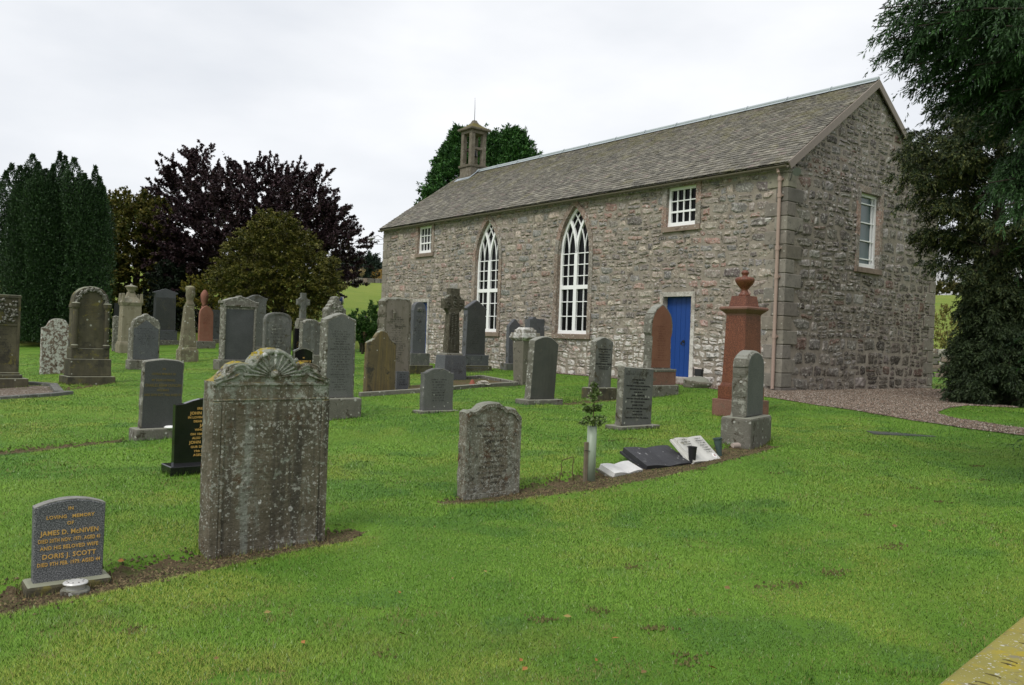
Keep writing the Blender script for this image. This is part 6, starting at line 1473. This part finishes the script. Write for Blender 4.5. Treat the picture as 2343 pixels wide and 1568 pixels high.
# copper beech
D = 58.0; P0 = at_depth(575, 700, D); rt_ = tree_root('copper_beech', 'large copper beech with dark purple foliage behind the graves', 'tree', P0); P0 = np.array(rt_.location); cen = P0+np.array([0, 0, 3.5])
bl = [(450, 405, 62, 0), (400, 430, 50, -1), (455, 375, 34, 1), (372, 470, 45, 0), (360, 520, 50, 1), (410, 520, 70, -3), (480, 470, 70, -3), (520, 440, 48, 0), (565, 420, 48, -1), (610, 415, 50, 0), (590, 480, 75, -3), (660, 430, 45, -1), (690, 460, 58, 0), (725, 420, 30, 0), (650, 500, 70, -3), (730, 490, 55, -1), (765, 510, 40, 0), (735, 550, 62, -2), (785, 550, 36, 0), (775, 600, 42, 0), (730, 620, 50, -2), (400, 590, 60, -3), (460, 570, 70, -4), (450, 640, 55, -4), (480, 680, 38, -4), (540, 560, 80, -4), (620, 580, 80, -3), (690, 570, 70, -3), (795, 640, 16, 0), (500, 500, 60, 4), (600, 520, 70, 4), (690, 520, 60, 4), (505, 640, 52, 2), (545, 620, 60, 2), (470, 605, 66, 2), (560, 580, 66, 2), (430, 470, 60, 4), (750, 640, 22, 0)]
bl = [(u, v+6, r_*.84, dz) for u, v, r_, dz in bl]
fo, lb = blob_tree(rg, rt_, bl, D, dict(len=1.35, sub=11, ang=.45, ratio=.40, n=19, ll=.16, lw=.11, c0=(.018, .010, .012), c1=(.115, .076, .085), wild=.42, lift=.22, splay=.7, tips=.12, tipc=(.07, .018, .014), tint=.4, nup=1.2), cen, 19)
fo.build('crown', M['beech'], rt_); trunk_mesh(rt_, 8, .5, [((0, 0, 1.5), l*.85, .14) for l in lb[::2]])
# olive yew in front of it
D = 46.0; P0 = at_depth(640, 735, D); rt_ = tree_root('yew_tree', 'rounded olive green yew in front of the copper beech', 'tree', P0); P0 = np.array(rt_.location); cen = P0+np.array([0, 0, 2.2])
bl = []
for (u, v, r_) in ((610, 512, 30), (642, 508, 30), (580, 540, 36), (660, 535, 36), (620, 545, 45), (550, 575, 40), (600, 585, 50), (650, 585, 50), (695, 560, 34), (700, 600, 45), (735, 600, 30), (530, 615, 38), (575, 630, 50), (630, 635, 55), (690, 640, 50), (740, 635, 36), (520, 650, 32), (555, 670, 42), (610, 680, 50), (670, 680, 48), (725, 670, 38), (752, 655, 26), (585, 705, 34), (640, 715, 36), (690, 705, 34), (505, 625, 20), (735, 695, 26)):
    bl.append((u, v+4, r_*.84, rg.uniform(-2.4, -.4))); bl.append((u, v+4, r_*.75, rg.uniform(1, 2.5)))
fo, lb = blob_tree(rg, rt_, bl, D, dict(len=.55, sub=7, ang=.6, ratio=.55, n=10, ll=.14, lw=.055, c0=(.036, .050, .010), c1=(.130, .122, .021), lift=.05, droop=.25, splay=.5, tips=.5, tipc=(.20, .165, .03), tint=.3), cen, 60)
fo.build('crown', M['needle'], rt_); trunk_mesh(rt_, 4, .35, [((0, 0, .8), l*.7, .1) for l in lb[::4]])
# autumn maple between them
D = 55.0; P0 = at_depth(310, 720, D); rt_ = tree_root('maple_tree', 'thin autumn maple with yellow brown leaves, between dark yew and copper beech', 'tree', P0); P0 = np.array(rt_.location); cen = P0+np.array([0, 0, 3])
bl = [(265, 495, 34, 0), (300, 480, 30, 0), (335, 490, 34, 1), (270, 540, 40, 0), (315, 535, 44, -1), (360, 540, 40, 0), (255, 590, 40, -1), (300, 590, 48, 0), (350, 595, 45, 0), (390, 610, 40, 1), (265, 640, 42, -1), (320, 645, 48, 0), (375, 650, 40, 0), (240, 470, 22, 0), (285, 690, 40, 0), (340, 690, 40, 0)]
fo, lb = blob_tree(rg, rt_, bl, D, dict(len=.9, sub=6, ang=.6, ratio=.5, n=10, ll=.19, lw=.14, c0=(.055, .08, .016), c1=(.16, .15, .032), lift=.1, splay=.8, tips=.25, tipc=(.22, .11, .03), tint=.4, nup=1), cen, 42)
fo.build('crown', M['leaf'], rt_); trunk_mesh(rt_, 5.5, .16, [((0, 0, 1.0), l*.9, .06) for l in lb])
# dark yew behind the pedimented pedestal, low shrubs, red maple at the edge, rhododendron by the church
def bush(name, label, cat, D, base, blobs, spec, density, mat='leaf', seed=0):
    rg_ = np.random.default_rng(seed); P0 = at_depth(base[0], base[1], D); rt_ = tree_root(name, label, cat, P0); P0 = np.array(rt_.location)
    fo, lb = blob_tree(rg_, rt_, blobs, D, spec, P0+np.array([0, 0, .4]), density); fo.build('foliage' if cat != 'tree' else 'crown', M[mat], rt_)
    trunk_mesh(rt_, max(.5, max(l[2] for l in lb)*.7), .06 if cat != 'tree' else .16, [((0, 0, .1), l*.85, .03) for l in lb[:14]]); return rt_
bush('yew_tree', 'near black low yew behind the dark pedimented pedestal stone', 'tree', 53, (395, 770), [(390, 640, 42, 0), (375, 690, 40, 0), (410, 690, 40, 0), (395, 735, 42, 0), (360, 740, 30, 0), (425, 745, 26, 0)], dict(len=.6, sub=7, n=12, ll=.18, lw=.08, c0=(.010, .017, .010), c1=(.026, .042, .02)), 50, 'needle', 2)
bush('shrub', 'yellow green shrubs seen under the copper beech, behind the mossy pillar', 'shrub', 50, (465, 720), [(440, 665, 22, 0), (470, 655, 20, 0), (490, 675, 22, 0), (455, 690, 24, 0), (480, 700, 22, 0), (430, 700, 20, 0)], dict(len=.5, sub=4, n=6, ll=.16, lw=.10, c0=(.06, .09, .015), c1=(.22, .19, .03), tips=.5, tipc=(.34, .24, .05)), 50, 'leaf', 3)
bush('maple_tree', 'orange red maple cut off by the left frame edge behind the yew', 'tree', 44, (-25, 780), [(-20, 600, 30, 2), (-5, 640, 26, 2), (-40, 640, 36, 2), (-10, 680, 30, 2), (-35, 700, 34, 2), (0, 610, 14, 2)], dict(len=.5, sub=4, n=6, ll=.15, lw=.11, c0=(.16, .03, .015), c1=(.34, .08, .03), tips=.4, tipc=(.40, .14, .04)), 60, 'leaf', 4)
bush('rhododendron', 'glossy green bush at the corner of the churchyard left of the church', 'shrub', 43, (830, 775), [(818, 734, 18, 0), (845, 726, 18, 0), (868, 734, 20, 1), (806, 746, 18, 0), (830, 752, 24, 0), (860, 757, 24, 0), (838, 774, 24, 0), (872, 778, 22, 0), (852, 714, 9, 0)], dict(len=.32, sub=6, n=9, ll=.14, lw=.06, c0=(.03, .075, .018), c1=(.09, .18, .04), lift=.3), 110, 'leaf', 5)
bush('shrub', 'tall pale yellow shrub behind the dry stone wall right of the church', 'shrub', 41, (2170, 850), [(2150, 745, 20, 0), (2170, 735, 18, 0), (2190, 755, 22, 0), (2160, 775, 22, 0), (2180, 790, 24, 0), (2145, 795, 18, 0), (2165, 720, 9, 0), (2205, 790, 20, 0)], dict(len=.5, sub=5, n=6, ll=.13, lw=.05, c0=(.12, .12, .03), c1=(.30, .26, .09), lift=.4, tips=.3, tipc=(.40, .30, .08)), 60, 'leaf', 6)
bush('hedge', 'olive hedge along the top of the far pasture right of the church', 'hedge', 112, (2175, 690), [(2130, 668, 11, 0), (2150, 664, 12, 0), (2168, 668, 11, 0), (2185, 666, 12, 0), (2205, 670, 11, 0), (2225, 668, 12, 0)], dict(len=.9, sub=4, n=6, ll=.4, lw=.3, c0=(.07, .075, .025), c1=(.16, .14, .05)), 40, 'leaf', 7)
# conical conifers: behind the bellcote and on the far hill
def conifer(label, u, vtop, D, rad_px, half, group=None, c0=(.022, .070, .018), c1=(.075, .18, .04), seed=1, n=900, ll=.22, name='conifer_tree', lift=.9, H=None, power=.8):
    rg_ = np.random.default_rng(seed); P_top = at_depth(u, vtop, D); rt_ = tree_root(name, label, 'tree', P_top, group); P0 = np.array(rt_.location); H = P_top[2]-P0[2]; k = D/FPX
    f = rg_.random(n)**.75; h = 1-f; rmax = lambda q: rad_px*k*np.minimum(1, (q*H/(half*k))**power); a = rg_.uniform(0, 6.28, n); wob = 1+.18*np.sin(a*5+f*23)+rg_.normal(0, .08, n); r_ = rmax(f)*wob*rg_.uniform(.72, 1, n)
    O = np.c_[P0[0]+(P_top[0]-P0[0])*h+r_*np.cos(a), P0[1]+r_*np.sin(a), P0[2]+h*H]; Dv = unit(np.c_[np.cos(a), np.sin(a), np.full(n, lift)]+rg_.normal(0, .25, (n, 3))); L_ = np.full(n, ll*3.2)*rg_.uniform(.6, 1.2, n)
    fo = Foliage(); O2, D2, L2, _ = branchlets(rg_, O, Dv, L_, 5, .6, .5); shoot_leaves(rg_, fo, np.r_[O, O2], np.r_[Dv, D2], np.r_[L_, L2], 5, ll, ll*.4, c0, c1, .35, .1, .5); fo.build('crown', M['needle'], rt_); trunk_mesh(rt_, H*.92, .02*H, []); return rt_
GC = 'conifers rising behind the church roof'
conifer('tall broad green conifer behind the bellcote', 1062, 304, 60, 80, 160, GC, seed=31, n=6500, ll=.24)
conifer('green conifer with pointed top just right of the bellcote', 1124, 313, 62, 62, 120, GC, seed=32, n=4500, ll=.24)
conifer('rightmost green conifer behind the roof ridge', 1174, 305, 61, 60, 100, GC, seed=33, n=4500, ll=.24)
GF = 'spruces on the far field edge'
for i, (u, v, r_, lab) in enumerate(((836, 578, 24, 'largest dark spruce on the field edge left of the church'), (821, 590, 10, 'slim spruce left of the largest far spruce'), (780, 584, 16, 'far spruce just left of the telegraph pole'), (803, 594, 12, 'far spruce just right of the telegraph pole'), (764, 590, 14, 'leftmost far spruce, partly hidden by the copper beech'), (856, 600, 10, 'short spruce on the far field edge next to the church wall'))):
    conifer(lab, u, v, 132+3*i, r_, 50, GF, (.020, .034, .026), (.040, .065, .042), 40+i, 330, .5, 'spruce_tree', .1)
conifer('small orange larch at the far field edge beside the church wall', 864, 617, 130, 5, 12, None, (.30, .19, .05), (.42, .28, .08), 51, 70, .22, 'larch_tree', .4)
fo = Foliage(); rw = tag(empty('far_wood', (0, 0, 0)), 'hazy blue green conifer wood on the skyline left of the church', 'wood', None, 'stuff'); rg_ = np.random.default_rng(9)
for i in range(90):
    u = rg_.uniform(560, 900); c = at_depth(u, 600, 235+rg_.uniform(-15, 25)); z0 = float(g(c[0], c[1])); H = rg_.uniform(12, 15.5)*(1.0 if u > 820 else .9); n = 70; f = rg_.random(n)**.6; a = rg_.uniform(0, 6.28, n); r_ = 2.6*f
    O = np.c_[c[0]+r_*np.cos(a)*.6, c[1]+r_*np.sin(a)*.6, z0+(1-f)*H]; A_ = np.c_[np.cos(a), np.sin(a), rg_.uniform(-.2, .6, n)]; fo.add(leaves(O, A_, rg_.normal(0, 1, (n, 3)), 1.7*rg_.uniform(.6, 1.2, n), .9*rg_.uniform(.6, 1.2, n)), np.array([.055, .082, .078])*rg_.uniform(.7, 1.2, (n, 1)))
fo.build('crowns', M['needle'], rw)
# telegraph pole and wires
P0 = at_depth(796, 600, 104); P0[2] = float(g(P0[0], P0[1])); hp = at_depth(796, 541, 104)[2]-P0[2]; rp_ = empty('telegraph_pole', P0); tag(rp_, 'wooden telegraph pole on the field edge left of the church', 'pole')
mb = MB(); mb.tube([(0, 0, -.3), (0, 0, hp)], [.15, .11], 8); mb.build('post', simple('pole_wood', (.16, .14, .12), .85, .2), rp_); mb = MB(); mb.box((-.5, -.06, hp-.5), (.5, .06, hp-.36)); mb.build('crossarm', simple('arm_wood', (.13, .11, .095), .85, .2), rp_)
for i, (v0, v1) in enumerate(((547, 546), (557, 557))):
    a = at_depth(796, v0, 104); b = at_depth(1010, v1-6, 96); mb = MB(); mb.tube([a+(b-a)*f+np.array([0, 0, -.25*math.sin(math.pi*f)]) for f in np.linspace(0, 1, 9)], .022, 4)
    o = mb.build('overhead_wire', M['steel'], None); tag(o, ('upper' if i == 0 else 'lower')+' overhead wire running from the telegraph pole behind the church', 'wire', 'wires of the telegraph pole')
# old field wall along the crest of the pasture, and the dry stone wall right of the church
def stone_row(name, label, A_, B_, h, sz, seed, mat, thick=.45, cope=True):
    rs = random.Random(seed); A_, B_ = np.array(A_), np.array(B_); d = B_-A_; L_ = np.hypot(*d[:2]); d /= np.linalg.norm(d[:2]); n = np.array([-d[1], d[0], 0]); mb = MB(); z = 0
    while z < h-.02:
        hh = sz*rs.uniform(.5, .85); hh = min(hh, h-z+.05); s_ = 0
        while s_ < L_:
            w_ = sz*rs.uniform(.7, 1.7); p = A_+d*(s_+w_/2); gz_ = float(g(p[0], p[1])); j = rs.uniform(-.05, .05); tt = thick*(1-.25*z/h)*rs.uniform(.88, 1.1); c = rs.choice([(.24, .225, .195), (.17, .16, .14), (.30, .285, .25), (.12, .11, .09), (.20, .16, .13)]); f = rs.uniform(.8, 1.2)
            q = []
            for zz in (0, 1):
                for (a, b) in ((-1, -1), (1, -1), (1, 1), (-1, 1)):
                    e = p+d*(a*w_/2*(.97-.12*zz*rs.random()))+n*(b*tt/2*(1-.1*zz))+n*j; q.append((e[0]+rs.uniform(-.02, .02), e[1]+rs.uniform(-.02, .02), gz_+z+zz*hh*.97+rs.uniform(-.025, .025)*(1 if z+zz else 0)-(.1 if z == 0 and zz == 0 else 0)))
            mb.add(q, [(0, 3, 2, 1), (4, 5, 6, 7), (0, 1, 5, 4), (1, 2, 6, 5), (2, 3, 7, 6), (3, 0, 4, 7)], tuple(x*f for x in c)); s_ += w_+.012
        z += hh
    return tag(mb.build(name, mat, None, bevel=.03, cols=True), label, 'wall')
M['drystone'] = stone('dry_stone', (.75, .75, .75), (1.2, 1.2, 1.15), 5, blotch=[((.05, .05, .04), .28, 6)], spots=[((.42, .42, .38), .3, 7, .3)], bump=.8, bdist=.03, attr=True)
a = at_depth(2085, 870, 38.5); b = at_depth(2450, 876, 35)
stone_row('dry_stone_wall', 'grey dry stone wall between the church and the dark yew on the right', a, b, 1.28, .30, 5, M['drystone'])
stone_row('field_wall', 'low ruined field wall along the crest of the pasture', at_depth(735, 640, 110), at_depth(885, 632, 110), .55, .7, 6, M['drystone'], .8)
bush('grass_tussocks', 'tawny grass tussocks on the far field wall below the spruces', 'grass', 114, (815, 640), [(790, 634, 4, 0), (805, 633, 4, 0), (822, 632, 3, 0), (775, 637, 4, 0)], dict(len=.9, sub=3, n=6, ll=.5, lw=.1, c0=(.26, .20, .10), c1=(.36, .28, .15), lift=1.2), 24, 'leaf', 8)
# blue drum in the field
P0 = at_depth(768, 688, 47); mb = MB(); mb.tube([(-.42, 0, 0), (-.36, 0, 0)], .23, 16); mb.tube([(.36, 0, 0), (.42, 0, 0)], .23, 16); rd = empty('blue_drum', P0-np.array([0, 0, .0]), .3); tag(rd, 'blue drum with cream ends showing above the cairn topped headstone', 'drum')
mb2 = MB(); mb2.tube([(-.37, 0, 0), (.37, 0, 0)], .22, 18); mb2.build('body', simple('blue_plastic', (.03, .045, .16), .5, .3), rd); mb.build('end_caps', simple('cream_plastic', (.55, .52, .42), .5, .3), rd); mb = MB(); zz = P0[2]-float(g(P0[0], P0[1]))
for x in (-.25, .25):
    for y in (-.18, .18): mb.box((x-.03, y-.03, -zz-.1), (x+.03, y+.03, -.12))
mb.build('stand', M['steel'], rd)

# the yew at the right of the gable
rg = np.random.default_rng(77)
D = 16.4; P0 = at(2272, 926); rt_ = tree_root('yew_tree', 'dark drooping yew at right in front of the church gable', 'tree', P0); P0 = np.array(rt_.location); D = depth(P0); k = D/FPX
O = []; Dv = []; Ls = []; bar = []
prof_v = [200, 255, 300, 350, 435, 520, 600, 645, 700, 800, 900]; prof_r = [70, 150, 185, 230, 225, 185, 140, 80, 75, 85, 95]
def bough(z, a, L_):
    s0 = np.array([0, 0, z-.25*min(L_, 1)]); e = np.array([L_*math.cos(a), L_*math.sin(a), z+rg.uniform(-.1, .25)]); n = max(5, int(L_*24)); bar.append((s0, e))
    for i in range(n):
        t = rg.uniform(.15, 1)**.8; p = s0+(e-s0)*t+np.array([0, 0, .22*math.sin(t*2.6)*L_*.3]); O.append(P0+p); dd = np.array([math.cos(a), math.sin(a), 0])*rg.uniform(.3, 1.0)+rg.normal(0, .4, 3); dd[2] -= .35; Dv.append(dd); Ls.append(rg.uniform(.18, .36))
left = math.pi*1.03
for (u, v) in ((2030, 352), (2112, 256), (2040, 436), (2070, 300), (2105, 520), (2150, 470), (2062, 380), (2130, 592), (2145, 560), (2120, 610), (2180, 350), (2090, 345), (2150, 300), (2070, 455), (2160, 240), (2190, 215)):
    L_ = (2272-u)*k; z = (926-v)*k; bough(z, left+rg.uniform(-.25, .25), L_); bough(z-.1, left+rg.uniform(-.5, .5), L_*.85)
for i in range(170):
    v = rg.uniform(190, 915); r_ = np.interp(v, prof_v, prof_r)*k; a = rg.uniform(0, 6.28); side = max(0, math.cos(a)); bough((926-v)*k, a, r_*rg.uniform(.75, 1.0)*(1+.5*side))
for i in range(70):
    v = rg.uniform(560, 700); a = rg.uniform(2.2, 5.2); bough((926-v)*k, a, rg.uniform(.25, .50))
for i in range(150):
    v = rg.uniform(640, 920); a = rg.uniform(0, 6.28); side = max(0, math.cos(a)); bough((926-v)*k, a, np.interp(v, [640, 760, 920], [.65, .72, .85])*rg.uniform(.7, 1.05)*(1+.5*side))
O, Dv, Ls = np.array(O), unit(np.array(Dv)), np.array(Ls); fo = Foliage()
O2, D2, L2, _ = branchlets(rg, O, Dv, Ls, 8, .6, .6, .35)
zrel = (O2[:, 2]-P0[2]); tipw = np.clip((zrel-1.6)/2.0, .05, 1)*rg.uniform(.3, 1, len(zrel))*np.clip(1.5-np.abs(zrel-3.6)/2.6, .25, 1)
shoot_leaves(rg, fo, O2, D2, L2, 8, .062, .020, (.018, .032, .014), (.048, .070, .026), .3, .5, .45, tipw*.9, (.150, .152, .040))
fo.build('crown', M['needle'], rt_); trunk_mesh(rt_, 6.6, .17, [(a, b, .022) for a, b in bar[:200]])
# cypress at the right edge, boughs hanging into the picture
TP = np.array([6.9, 8.4, 0]); rt_ = tree_root('cypress_tree', 'big cypress at the right edge, feathery boughs hanging over the picture', 'tree', TP); TP = np.array(rt_.location)
O = []; Dv = []; Ls = []; bar = []
tips = [(1998, 62, 7.4), (2012, 20, 7.0), (2014, 118, 7.6), (2050, 136, 7.8), (2030, 90, 7.2), (2070, 188, 7.8), (2090, 150, 7.2), (2140, 238, 7.9), (2120, 200, 7.4), (2165, 190, 7.3), (2195, 235, 8.0), (2220, 290, 8.2), (2236, 250, 7.5), (2262, 300, 7.7), (2275, 360, 8.0), (2100, 60, 6.9), (2180, 90, 6.8), (2150, 30, 6.6), (2230, 150, 6.8), (2290, 210, 6.9), (2330, 280, 7.0), (2310, 380, 7.3), (2345, 430, 7.0), (2300, 60, 6.4), (2250, 20, 6.3), (2370, 150, 6.4), (2060, -40, 6.8), (2120, -60, 6.6), (2200, -50, 6.4),
        (2238, 450, 7.2), (2255, 420, 7.0), (2300, 470, 6.8), (2360, 480, 6.5), (2310, 430, 7.4), (2380, 400, 6.6), (2400, 300, 6.5), (2345, 345, 7.4), (2320, 120, 6.8), (2270, 100, 7.2), (2240, 200, 7.6), (2300, 250, 7.6)]
for (u, v, d_) in tips:
    for rep in range(2):
        e = at_depth(u+rg.uniform(0, 25)*rep, v-rg.uniform(0, 20)*rep, d_+rg.uniform(0, .5)*rep); s0 = TP+np.array([0, 0, e[2]-TP[2]+rg.uniform(.1, .7)]); Lb = np.linalg.norm(e-s0); bar.append((s0-TP, e-TP)); dirv = (e-s0)/Lb
        n = int(5+Lb*9)
        for i in range(n):
            t = 1-abs(rg.normal(0, .32)); t = max(t, .12); p = s0+(e-s0)*t+np.array([0, 0, .22*math.sin(math.pi*t)]); dd = dirv*rg.uniform(.7, 1.0)+rg.normal(0, .20, 3); dd[2] -= rg.uniform(.25, .65); fl = rg.uniform(.38, .72)
            O.append(p-unit(dd)*fl*.75); Dv.append(dd); Ls.append(fl)
for i in range(1300):                         # body of the tree, mostly outside the picture
    a = rg.uniform(0, 6.28); z = rg.uniform(.6, 9); r_ = rg.uniform(1.0, 2.0)*(1-.06*z); p = TP+np.array([r_*math.cos(a), r_*math.sin(a), z])
    if (p[0])/max(p[1], .1) < .67: continue
    O.append(p); Dv.append(np.array([math.cos(a), math.sin(a), -.4])+rg.normal(0, .3, 3)); Ls.append(rg.uniform(.4, .7))
O, Dv, Ls = np.array(O), unit(np.array(Dv)), np.array(Ls); fo = Foliage(); kd = rg.random(len(O))
flat = unit(rg.normal(0, .5, (len(O), 3))+np.array([0, 0, .9]))
O2, D2, L2, t2 = branchlets(rg, O, Dv, Ls, 15, .5, .27, .20, flat); kk = np.repeat(kd, 15)
shoot_leaves(rg, fo, O, Dv, Ls, 14, .04, .012, (.018, .042, .014), (.048, .095, .030), .25, .16, .22)
shoot_leaves(rg, fo, O2, D2, L2, 8, .040, .0085, (.018, .044, .014), (.046, .10, .030), .25, .3, .16, np.clip(kk*1.6-.7, 0, 1), (.075, .19, .045))
fo.build('crown', M['needle'], rt_); trunk_mesh(rt_, 10, .3, [(a, b, .02) for a, b in bar[::2]])
# litter on the lawn: worm casts, fallen leaves
mb = MB(); rs = random.Random(9); fixed = [(2235, 1068), (2250, 1100), (1775, 1083), (1600, 1075), (1395, 1010), (1440, 1005), (1908, 1308), (1905, 1315), (2030, 1256), (2050, 1250), (1575, 1502), (1580, 1520), (1820, 1340), (1760, 1345), (1450, 1300), (300, 1445), (1370, 1400), (870, 1503), (2100, 1120), (2150, 1150), (1980, 1180), (1500, 1440), (1240, 1420)]
for (u, v) in fixed+[(rs.uniform(60, 2300), rs.uniform(1180, 1560)) for _ in range(40)]:
    p = at(u, v); cast = (u, v) in fixed
    for _ in range(rs.randint(18, 40) if cast else 1):
        x, y = p[0]+rs.gauss(0, .045), p[1]+rs.gauss(0, .03)*1; z = float(g(x, y))+(.010 if cast else 0); r_ = rs.uniform(.003, .009)
        if cast:
            cf = rs.uniform(.6, 1.4); c = tuple(q*cf for q in (.10, .092, .034)); a = rs.uniform(0, 6.28); q = []
            for e in range(4): b = a+e*1.57; q.append((x+r_*rs.uniform(.7, 1.6)*math.cos(b), y+r_*rs.uniform(.7, 1.6)*math.sin(b), z-.004))
            q.append((x+rs.uniform(-.3, .3)*r_, y, z+r_*rs.uniform(.7, 1.3))); mb.add(q, [(0, 1, 4), (1, 2, 4), (2, 3, 4), (3, 0, 4)], c)
        else:
            c = rs.choice([(.32, .15, .05), (.26, .20, .07), (.18, .12, .05)]); a = rs.uniform(0, 6.28); l = rs.uniform(.012, .026); d_ = np.array([math.cos(a), math.sin(a), 0]); n_ = np.array([-d_[1], d_[0], rs.uniform(-.3, .5)]); o_ = np.array([x, y, z+.026]); mb.add([o_-d_*l, o_+n_*l*.5+(0, 0, .006), o_+d_*l, o_-n_*l*.5], [(0, 1, 2, 3)], c)
lm = Mat('litter', .9, .15); a = lm.n('ShaderNodeVertexColor', layer_name='Col'); lm.color(a.outputs[0])
tag(mb.build('lawn_litter', lm.m, None, cols=True), 'worm casts and fallen leaves scattered on the lawn', 'litter', None, 'stuff')

# longer grass left by the mower round the foot of every stone
EXTRA = []
for o in list(col.objects):
    if o.parent is None and o.get('category') in ('gravestone', 'monument', 'cross', 'pedestal', 'table tomb'):
        kids = [c for c in o.children if c.type == 'MESH']
        if not kids: continue
        low = min(kids, key=lambda c: min(v[2] for v in c.bound_box)+c.location.z); xs_ = [v[0] for v in low.bound_box]; ys_ = [v[1] for v in low.bound_box]; x0, x1, y0, y1 = min(xs_), max(xs_), min(ys_), max(ys_)
        D_ = math.hypot(o.location.x, o.location.y); per = 2*(x1-x0+y1-y0); n_ = int(per*min(260, 1500/D_)); cz_, sz_ = math.cos(o.rotation_euler.z), math.sin(o.rotation_euler.z)
        for _ in range(n_):
            t_ = RNG.uniform(0, per); off = abs(RNG.normal(0, .022))+.002
            if t_ < x1-x0: p = (x0+t_, y0-off)
            elif t_ < 2*(x1-x0): p = (x0+t_-(x1-x0), y1+off)
            elif t_ < 2*(x1-x0)+(y1-y0): p = (x0-off, y0+t_-2*(x1-x0))
            else: p = (x1+off, y0+t_-2*(x1-x0)-(y1-y0))
            EXTRA.append((o.location.x+cz_*p[0]-sz_*p[1], o.location.y+sz_*p[0]+cz_*p[1]))
EXTRA = np.array(EXTRA)
grass(EXTRA)

# loose stones of the path and crumbs of earth: countless, one object each
def crumbs(name, label, x, y, lift, size, cols_, seed):
    rg = np.random.default_rng(seed); n = len(x); z = g(x, y)+lift; r_ = rg.uniform(size[0], size[1], n); a = rg.uniform(0, 6.28, n); V = np.empty((n, 5, 3))
    for e in range(4):
        b = a+e*1.57+rg.uniform(-.3, .3, n); q = r_*rg.uniform(.7, 1.3, n); V[:, e] = np.c_[x+q*np.cos(b), y+q*np.sin(b), z-.002]
    V[:, 4] = np.c_[x+r_*rg.uniform(-.4, .4, n), y+r_*rg.uniform(-.4, .4, n), z+r_*rg.uniform(.5, 1.0, n)]
    F = (np.arange(n)[:, None, None]*5+np.array([[0, 1, 4], [1, 2, 4], [2, 3, 4], [3, 0, 4]])).reshape(-1, 3); cols_ = np.array(cols_); c = cols_[rg.integers(0, len(cols_), n)]*rg.uniform(.65, 1.35, (n, 1))
    m = Mat(name, .9, .2); at_ = m.n('ShaderNodeVertexColor', layer_name='Col'); m.color(at_.outputs[0]); o = np_mesh(name, V.reshape(-1, 3), F, m.m, None, np.repeat(c, 5, 0)); o.data.polygons.foreach_set('use_smooth', np.zeros(len(F), bool)); return tag(o, label, 'gravel' if 'stones' in name else 'earth', None, 'stuff')
GP = np.array(GRAVEL); rg = np.random.default_rng(4); x = rg.uniform(GP[:, 0].min(), GP[:, 0].max(), 900000); y = rg.uniform(GP[:, 1].min(), GP[:, 1].max(), 900000)
k_ = inside(GRAVEL, x, y); k_ &= rg.random(len(x)) < np.minimum(1, (15/np.hypot(x, y))**1.5); lx = (x-CORNER[0])*EX[0]+(y-CORNER[1])*EX[1]; ly = (x-CORNER[0])*EY[0]+(y-CORNER[1])*EY[1]; k_ &= ~((lx > -.02) & (lx < CL+.05) & (ly > 0) & (ly < CW)); x, y = x[k_][:150000], y[k_][:150000]
crumbs('gravel_stones', 'loose pinkish brown and grey stones of the gravel path', x, y, .014, (.010, .026), [(.165, .128, .097), (.23, .185, .145), (.115, .09, .067), (.28, .245, .205), (.08, .063, .047), (.175, .12, .09)], 6)
xs_ = []; ys_ = []
for pts, hw in STRIPS:
    for a, b, h0, h1 in zip(pts, pts[1:], hw, hw[1:]):
        n = int(np.linalg.norm(b-a)*2200); t = rg.random(n); d = (b-a)/np.linalg.norm(b-a); o_ = rg.normal(0, .62, n)*(h0+(h1-h0)*t); xs_.append(a[0]+(b-a)[0]*t-d[1]*o_); ys_.append(a[1]+(b-a)[1]*t+d[0]*o_)
crumbs('earth_crumbs', 'crumbs of earth and dead moss along the rows of graves', np.concatenate(xs_), np.concatenate(ys_), .006, (.004, .015), [(.07, .05, .03), (.12, .09, .05), (.17, .13, .07), (.05, .038, .022), (.09, .10, .035)], 7)
